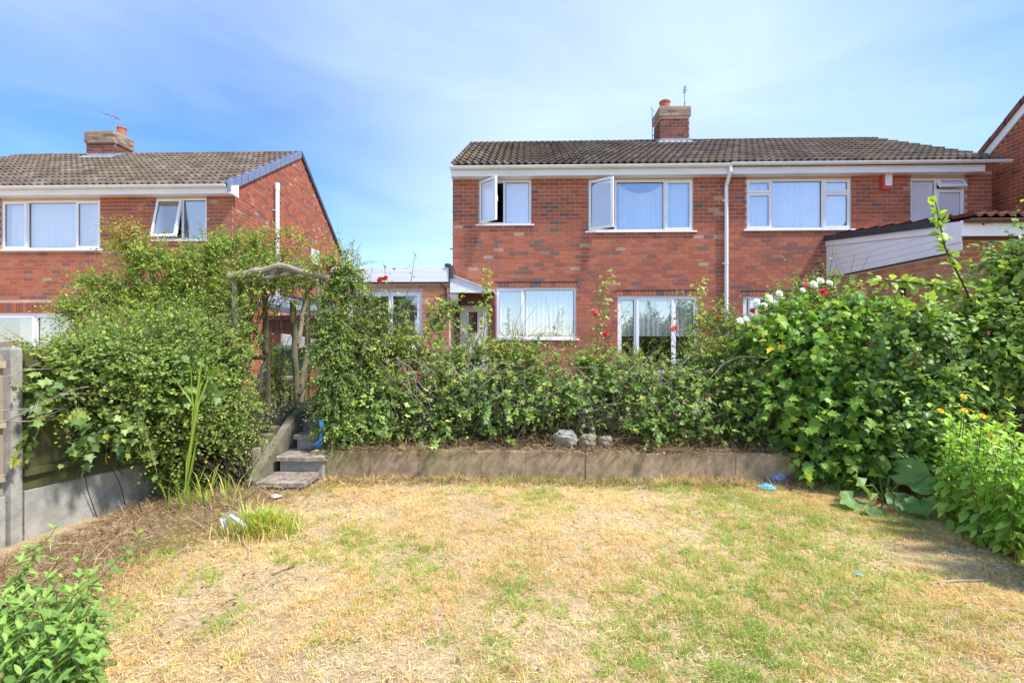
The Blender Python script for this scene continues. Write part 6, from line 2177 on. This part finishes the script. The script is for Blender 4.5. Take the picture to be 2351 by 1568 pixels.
# dry seed heads in the hedge
sh_root = thing('dry_seed_heads', W(1150, 850, 5.6), 'pinkish brown dried flower heads standing out of the bramble hedge', 'seed heads')
for (px, py) in [(1030, 800), (985, 860), (1085, 815), (1010, 830), (940, 870), (885, 790), (1160, 870), (1240, 870), (970, 790), (890, 830), (1310, 850), (1120, 800)]:
    p = W(px, py, 5.62)
    m = MB()
    for k in range(26):
        d = Vector(norm(rng.normal(size=3))) * 0.05 * (0.5 + rng.random() * 0.5)
        q = p + Vector((d.x * 1.3, d.y, abs(d.z)))
        m.tube([p - Vector((0, -0.02, 0.05)), q], [0.0015, 0.001], 3, 0.5, False)
        m.add([q + Vector((0.006, 0, 0)), q + Vector((0, 0.006, 0.004)), q + Vector((-0.006, 0, 0)), q + Vector((0, -0.003, -0.006)), q + Vector((0, -0.004, 0.006))], [(0, 1, 4), (1, 2, 4), (2, 3, 4), (3, 0, 4)], 0.5)
    m.build('seed_head', M['seed'], sh_root)
# a long arching bramble cane on the right
m = MB()
m.tube(path([(1630, 870), (1660, 835), (1700, 818), (1760, 822), (1830, 840), (1900, 862), (1960, 880), (1990, 893)], 5.35), [.005, .005, .005, .0045, .004, .0035, .003, .002], 5)
m.tube(path([(1300, 800), (1200, 830), (1150, 860)], 5.6), .003, 4)
tag(m.build('bramble_cane', M['twig']), 'long pale arching bramble cane crossing in front of the lobed shrub', 'cane')

# ------------------------------------------------------------------ lawn grass, straw and hay
def scatter(n, x0, x1, y0, y1):
    return rng.uniform(x0, x1, n), rng.uniform(y0, y1, n)


def gh(x, y):
    return 0.08 * (fbm(x, y, 0.9, 1) - 0.5) + 0.03 * (vnoise(x, y, 4.0, 3) - 0.5)


def in_view(x, y, m=0.18):
    u = x / np.maximum(y, 0.1) + 0.028
    return (np.abs(u) < 1.07 + m) & (y > 1.75)


def straws(x, y, z, ln, w, tilt, tint, mat, name, curl=0.25):
    n = len(x)
    an = rng.random(n) * 2 * np.pi
    el = np.abs(rng.normal(size=n)) * tilt
    d = np.stack([np.cos(an) * np.cos(el), np.sin(an) * np.cos(el), np.sin(el)], 1)
    sd = norm(np.stack([-np.sin(an), np.cos(an), rng.normal(size=n) * 0.3], 1))
    P = np.stack([x, y, z], 1)
    l = ln[:, None]
    b = (rng.normal(size=(n, 3)) * np.array([1, 1, 0.3])) * curl * l * 0.5
    ww = (w * (0.6 + 0.8 * rng.random(n)))[:, None]
    p1 = P + d * l * 0.5 + b * 0.5
    p2 = P + d * l + b + np.array([0, 0, -0.15]) * l * np.sin(el)[:, None]
    V = np.stack([P - sd * ww * .5, P + sd * ww * .5, p1 - sd * ww * .45, p1 + sd * ww * .45, p2], 1)
    Fc = np.array([(0, 1, 3), (0, 3, 2), (2, 3, 4)])
    fs = Fc[None] + (np.arange(n) * 5)[:, None, None]
    me = fast_mesh(name, V.reshape(-1, 3), fs.reshape(-1, 3), np.repeat(tint, 3), mat)
    o = link_mesh(name, me, None, 'stuff')
    return o


def green_map(x, y):
    """how green the lawn is, by place"""
    g = 0.30 * np.clip((fbm(x, y, 1.4, 2) - 0.5) * 5, 0, 1)
    for (px, py, r, a) in [(1750, 1420, .55, .95), (1600, 1500, .45, .8), (1950, 1560, .5, .6), (1780, 1250, .5, .6), (1900, 1330, .5, .7), (1560, 1110, .35, .6), (1700, 1150, .5, .55), (1880, 1190, .4, .5), (1230, 1145, .22, .5), (900, 1340, .16, .5), (1390, 1100, .3, .4), (1850, 1480, .45, .8),
                           (2050, 1420, .4, .5), (1100, 1130, .2, .35), (1650, 1330, .4, .55), (1200, 1350, .3, .3), (1480, 1330, .3, .3), (1130, 1500, .2, .3), (1720, 1540, .4, .9), (2150, 1540, .3, .4), (745, 1125, .12, .6), (460, 1350, .1, .5), (510, 1440, .08, .7), (1000, 1100, .25, .35)]:
        c = G(px, py)
        g = np.maximum(g, a * np.exp(-(((x - c.x) / r) ** 2 + ((y - c.y) / (r * 1.1)) ** 2)))
    return np.clip(g * (0.45 + 1.1 * fbm(x, y, 5.0, 4)), 0, 1)


def bare_map(x, y):
    b = np.zeros_like(x)
    for (px, py, r, a) in [(640, 1360, .16, 1), (720, 1300, .16, .8), (440, 1440, .22, .8), (560, 1530, .3, .5), (330, 1200, .35, .45), (700, 1110, .3, .6), (1000, 1100, .6, .25), (690, 1170, .2, .6)]:
        c = G(px, py)
        b = np.maximum(b, a * np.exp(-(((x - c.x) / r) ** 2 + ((y - c.y) / r) ** 2)))
    return b


# thatch of dead grass lying flat
n = 175000
x, y = scatter(n, -3.4, 4.5, 1.7, 5.1)
left = np.clip((-2.0 - x + 0.25 * (y - 3)) * 2.2, 0, 1)
pat = fbm(x, y, 3.2, 0)
k = in_view(x, y) & (rng.random(n) > bare_map(x, y) * 0.85) & (rng.random(n) < 0.35 + 1.1 * pat)
x, y, left, pat = x[k], y[k], left[k], pat[k]
tint = np.clip(0.66 + 0.5 * (fbm(x, y, 1.3, 4) - 0.5) + 0.35 * (pat - 0.5) + 0.2 * rng.normal(size=len(x)) - 0.28 * left * (rng.random(len(x)) < 0.7), 0, 1)
o = straws(x, y, gh(x, y) + 0.002 + 0.012 * rng.random(len(x)), 0.016 + 0.045 * rng.random(len(x)) ** 2, 0.0019, 0.26, tint, M['straw'], 'dry_grass', 0.12)
tag(o, 'flattened pale straw thatch of the dried lawn', 'dry grass', None, 'stuff')
# rooted tussocks: blades fan out of a crown
def tussocks(n, x0, x1, y0, y1, keep, per, hmin, hmax, w, tintf, mat, name, label, cat):
    cx_, cy_ = scatter(n, x0, x1, y0, y1)
    k_ = in_view(cx_, cy_) & keep(cx_, cy_)
    cx_, cy_ = cx_[k_], cy_[k_]
    m_ = len(cx_)
    sz = 0.55 + 0.9 * rng.random(m_) ** 2
    ct = tintf(cx_, cy_) + 0.10 * rng.normal(size=m_)
    lx, ly = rng.normal(size=m_) * 0.35, rng.normal(size=m_) * 0.35
    R_ = lambda a: np.repeat(a, per)
    an = rng.random(m_ * per) * 2 * np.pi
    rad = np.sqrt(rng.random(m_ * per))
    bx = R_(cx_) + np.cos(an) * rad * 0.022 * R_(sz)
    by = R_(cy_) + np.sin(an) * rad * 0.022 * R_(sz)
    N_ = len(bx)
    h = (hmin + (hmax - hmin) * rng.random(N_)) * R_(sz)
    tilt = 0.25 + 0.75 * rad + 0.25 * rng.normal(size=N_)
    dx = np.cos(an + 0.5 * rng.normal(size=N_)) * np.sin(tilt) + R_(lx)
    dy = np.sin(an + 0.5 * rng.normal(size=N_)) * np.sin(tilt) + R_(ly)
    dz = np.maximum(0.12, np.cos(tilt))
    d = norm(np.stack([dx, dy, dz], 1))
    sd = norm(np.stack([-d[:, 1], d[:, 0], 0.2 * rng.normal(size=N_)], 1))
    P_ = np.stack([bx, by, gh(bx, by) - 0.003], 1)
    ww = (w * (0.7 + 0.6 * rng.random(N_)))[:, None]
    l = h[:, None]
    p1 = P_ + d * l * 0.55
    p2 = P_ + d * l + np.stack([d[:, 0], d[:, 1], -0.5 * np.ones(N_)], 1) * l * 0.22
    V_ = np.stack([P_ - sd * ww * .5, P_ + sd * ww * .5, p1 - sd * ww * .4, p1 + sd * ww * .4, p2], 1)
    Fc_ = np.array([(0, 1, 3), (0, 3, 2), (2, 3, 4)])
    fs_ = Fc_[None] + (np.arange(N_) * 5)[:, None, None]
    tt = np.clip(R_(ct) + 0.10 * rng.normal(size=N_), 0, 1)
    me_ = fast_mesh(name, V_.reshape(-1, 3), fs_.reshape(-1, 3), np.repeat(tt, 3), mat)
    return tag(link_mesh(name, me_, None, 'stuff'), label, cat, None, 'stuff')


tussocks(19000, -2.7, 4.4, 1.7, 5.1, lambda x, y: (rng.random(len(x)) > bare_map(x, y)) & (rng.random(len(x)) < np.clip((fbm(x, y, 2.6, 3) - 0.33) * 4.5, 0.08, 1)), 22, 0.02, 0.052, 0.0022,
         lambda x, y: 0.44 + 0.55 * (fbm(x, y, 1.1, 5) - 0.5), M['straw'], 'dry_tussocks', 'short dry golden tussocks rooted all over the lawn', 'dry grass')
tussocks(19000, -2.8, 4.6, 1.7, 5.1, lambda x, y: rng.random(len(x)) < green_map(x, y) * 1.75 + 0.012, 22, 0.025, 0.068, 0.0025,
         lambda x, y: 0.46 - 0.36 * green_map(x, y), M['grass'], 'green_grass', 'fresh green grass growing through the dry lawn', 'grass')


# hay: long dead stems along the left border, below the wall and on the bank
def hay_zone(n, fx, fy, fz, ln, tilt, tint, name, label):
    x, y = fx, fy
    o = straws(x, y, fz, ln, 0.0042, tilt, tint, M['hay'], name, 0.5)
    return tag(o, label, 'dry stems', None, 'stuff')


n = 16000
x, y = scatter(n, -3.5, -1.5, 2.2, 5.0)
edge = -2.35 + 0.22 * (y - 3.5) + 0.5 * (fbm(x, y, 1.2, 1) - 0.5)
k = rng.random(n) < np.clip((edge - x) * 2.0 + 0.15, 0.03, 1)
x, y = x[k], y[k]
hay_zone(len(x), x, y, gh(x, y) + 0.003 + 0.045 * rng.random(len(x)) ** 2, 0.06 + 0.17 * rng.random(len(x)) ** 1.6, 0.28, np.clip(0.5 + 0.3 * rng.normal(size=len(x)), 0, 1), 'cut_stems', 'brown cut stems and hay littering the left border')
n = 5200
x = rng.uniform(-2.1, 3.6, n)
y = np.where(rng.random(n) < 0.5, rng.uniform(4.92, 5.10, n), rng.uniform(4.8, 5.1, n))
hay_zone(n, x, y, gh(x, y) + 0.02 * rng.random(n), 0.05 + 0.10 * rng.random(n) ** 2, 0.5, np.clip(0.45 + 0.3 * rng.normal(size=n), 0, 1), 'wall_foot_debris', 'dry brown debris along the foot of the low wall')
n = 11000
x = rng.uniform(-2.05, 3.4, n)
y = rng.uniform(5.14, 5.75, n)
z = 0.27 + 0.14 * (y - 5.14) + 0.09 * rng.random(n) ** 2
k = rng.random(n) < 0.35 + 0.65 * np.exp(-((x - 1.1) / 0.9) ** 2)
hay_zone(k.sum(), x[k], y[k], z[k], 0.07 + 0.2 * rng.random(k.sum()) ** 1.5, 0.38, np.clip(0.45 + 0.3 * rng.normal(size=k.sum()), 0, 1), 'bank_debris', 'tangle of dead brown stems on the bank behind the low wall')
n = 2600
x = rng.uniform(-2.1, 3.1, n)
x = x[(rng.random(n) < np.clip((fbm(x, x * 0, 2.0, 1) - 0.3) * 3, 0.1, 1))]
n = len(x)
hay_zone(n, x, 5.16 - 0.06 * rng.random(n), 0.300 + 0.03 * rng.random(n), 0.05 + 0.12 * rng.random(n) ** 1.5, 0.3, np.clip(0.5 + 0.3 * rng.normal(size=n), 0, 1), 'wall_top_debris', 'dry stems lying along the top edge of the low wall')
for (xa, xb, ya, yb, zt) in sl_data[:3]:
    n = 150
    hay_zone(n, rng.uniform(xa, xb, n), yb - 0.10 - (yb - ya - 0.14) * rng.random(n) ** 2.2, np.full(n, zt + 0.006), 0.015 + 0.05 * rng.random(n) ** 2, 0.12, np.clip(0.35 + 0.3 * rng.normal(size=n), 0, 1), 'step_debris', 'dead leaf crumbs on the concrete step at height %d cm' % round(zt * 100))
tussocks(900, -2.1, 3.4, 4.9, 5.11, lambda x, y: rng.random(len(x)) < np.clip((fbm(x, y, 1.8, 0) - 0.35) * 4, 0.05, 1), 16, 0.04, 0.13, 0.003, lambda x, y: 0.35 + 0.5 * rng.random(len(x)), M['straw'], 'wall_foot_grass', 'longer dry grass left uncut along the foot of the wall', 'dry grass')
tussocks(420, -2.1, 3.4, 4.88, 5.11, lambda x, y: rng.random(len(x)) < np.clip((fbm(x, y, 1.4, 2) - 0.42) * 4, 0.03, 1), 14, 0.04, 0.12, 0.0035, lambda x, y: 0.1 + 0.4 * rng.random(len(x)), M['grass'], 'wall_foot_weeds', 'green grass weeds along the foot of the wall', 'grass')
# standing dead stalks inside the hedge front
n = 420
x = rng.uniform(0.2, 2.7, n)
y = rng.uniform(5.35, 5.7, n)
o = straws(x, y, np.full(n, 0.3), 0.25 + 0.3 * rng.random(n), 0.006, 1.2, np.clip(0.55 + 0.25 * rng.normal(size=n), 0, 1), M['hay'], 'dead_stalks', 0.25)
tag(o, 'upright dead stalks in front of the bramble hedge', 'dry stems', None, 'stuff')
# leaf litter and crumbs of soil on the lawn
n = 2600
x, y = scatter(n, -3.0, 4.2, 1.8, 5.05)
k = in_view(x, y) & (rng.random(n) < 0.25 + 0.75 * np.clip((-0.8 - x) + 0.2, 0, 1) + 0.4 * (y > 4.5))
x, y = x[k], y[k]
P = np.stack([x, y, gh(x, y) + 0.010], 1)
V, Fc = leaf_geo(SM, P, np.stack([rng.normal(size=len(x)), rng.normal(size=len(x)), 0.2 * rng.normal(size=len(x))], 1), np.array([0, 0, 1.0]) + 0.5 * rng.normal(size=(len(x), 3)), 0.010 + 0.018 * rng.random(len(x)) ** 2)
me = fast_mesh('leaf_litter', V, Fc, np.repeat(0.25 * rng.random(len(x)), len(SM[1])), M['hay'])
o = link_mesh('leaf_litter', me, None, 'stuff')
tag(o, 'small dark crumbs of dead leaf scattered over the lawn', 'leaf litter', None, 'stuff')


# ------------------------------------------------------------------ small things lying about
def rock(name, px, py, Y, rx, ry, rz, mat, label, group=None, cat='stone'):
    c = W(px, py, Y)
    V, fs = [], []
    nu, nv_ = 14, 9
    for j in range(nv_ + 1):
        th = math.pi * j / nv_
        for i in range(nu):
            ph = 2 * math.pi * i / nu
            k = 1 + 0.10 * math.sin(3 * ph + 5 * th + rx * 40) + 0.05 * rng.normal() * (0.3 + math.sin(th))
            sx = math.sin(th) ** 0.6
            V.append((c.x + rx * k * sx * math.cos(ph), c.y + ry * k * sx * math.sin(ph), c.z + rz * k * math.copysign(abs(math.cos(th)) ** 0.7, math.cos(th))))
    for j in range(nv_):
        for i in range(nu):
            fs.append((j * nu + i, (j + 1) * nu + i, (j + 1) * nu + (i + 1) % nu, j * nu + (i + 1) % nu))
    o = MB().add(V, fs).build(name, M[mat])
    return tag(o, label, cat, group)


rock('stone', 1298, 1006, 5.28, .125, .09, .085, 'stone', 'largest pale grey stone on the bank above the low wall', 'stones on the bank')
rock('stone', 1350, 1011, 5.26, .09, .07, .068, 'stone_moss', 'middle mossy stone of the three on the bank', 'stones on the bank')
rock('stone', 1390, 1013, 5.27, .075, .06, .055, 'stone_moss', 'smallest flat stone at the right of the three on the bank', 'stones on the bank')


def crumple(name, px, py, r, mat, label, h=0.6, n=14, cat='litter', group='litter on the lawn', z0=0.0):
    c = G(px, py, z0)
    V, fs = [], []
    m_ = 7
    for j in range(m_):
        for i in range(n):
            a = 2 * math.pi * i / n
            rr = r * (j / (m_ - 1)) * (1 + 0.25 * rng.normal() * (j / m_))
            V.append((c.x + rr * math.cos(a) * 1.25, c.y + rr * math.sin(a) * 0.8, c.z + 0.012 + r * h * (1 - (j / (m_ - 1)) ** 1.5) * (0.7 + 0.5 * rng.random()) + 0.02 * r * rng.normal()))
    for j in range(m_ - 1):
        for i in range(n):
            fs.append((j * n + i, (j + 1) * n + i, (j + 1) * n + (i + 1) % n, j * n + (i + 1) % n))
    o = MB().add(V, fs).build(name, M[mat])
    return tag(o, label, cat, group)


crumple('plastic_scrap', 1760, 1122, 0.075, 'plastic_blue', 'crumpled bright blue plastic scrap on the lawn near the wall', 0.6)
crumple('plastic_bag', 1788, 1104, 0.10, 'plastic_lilac', 'crumpled lilac plastic bag against the right end of the wall', 0.9)
crumple('plastic_scrap', 1320, 1168, 0.035, 'plastic_white', 'tiny white scrap in the middle of the lawn', 0.3)
crumple('plastic_scrap', 632, 1142, 0.045, 'plastic_white', 'small white crumpled scrap at the foot of the steps', 0.5)
crumple('plastic_scrap', 1972, 1322, 0.018, 'plastic_blue', 'tiny blue speck of plastic on the right of the lawn', 0.4)
# white plastic strip caught in the grass tuft
m = MB()
c = G(545, 1225)
for k in range(5):
    strap(m, [c + Vector((-0.03 + 0.012 * k, 0.0, 0.03 + 0.02 * k)), c + Vector((-0.035 + 0.02 * k, -0.01, 0.09)), c + Vector((0.01 + 0.02 * k, -0.015, 0.125 - 0.012 * k)), c + Vector((0.07 + 0.01 * k, -0.01, 0.09 - 0.015 * k)), c + Vector((0.10, 0, 0.03))], 0.034, 0.5)
m.v = [tuple(Vector(q) + Vector((-0.02, -0.06, 0.02)) + (Vector(q) - c) * 0.35) for q in m.v]
tag(m.build('plastic_strip', M['plastic_white']), 'white plastic strip draped over the left side of the grass tuft', 'litter', 'litter on the lawn')
# broken plaster spill
c = G(643, 1362)
m = MB()
for k in range(160):
    a, r_ = rng.random() * 6.28, 0.10 * rng.random() ** 0.6
    p = c + Vector((r_ * 1.3 * math.cos(a), r_ * math.sin(a), 0.006 + 0.006 * rng.random()))
    s = 0.003 + 0.008 * rng.random() ** 3
    m.add([p + Vector((s, 0, 0)), p + Vector((0, s, 0)), p + Vector((-s, 0.2 * s, 0)), p + Vector((0, -s, 0)), p + Vector((0, 0, s * 0.8))], [(0, 1, 4), (1, 2, 4), (2, 3, 4), (3, 0, 4)])
tag(m.build('plaster_spill', M['stone']), 'patch of crumbled pale plaster on bare soil in the left of the lawn', 'rubble')
# sticks
for i, (a, b, lab) in enumerate([((625, 1328), (677, 1304), 'dark straight stick lying right of the plaster patch'), ((497, 1397), (540, 1382), 'short dark stick lying left of the plaster patch'), ((548, 1228), (580, 1288), 'flat pale cane leaning out of the grass tuft'), ((1870, 1120), (1940, 1075), 'pale cane lying below the lobed shrub'), ((2260, 1338), (2130, 1342), 'cut stem lying on the lawn at the right')]):
    p, q = G(*a) + Vector((0, 0, 0.02)), G(*b) + Vector((0, 0, 0.016))
    m = MB()
    log(m, p, q, 0.008 if i < 2 else 0.006, 0.005, 6, 0.004)
    tag(m.build('stick', M['bark'] if i < 2 else M['twig']), lab, 'stick', 'sticks on the lawn')
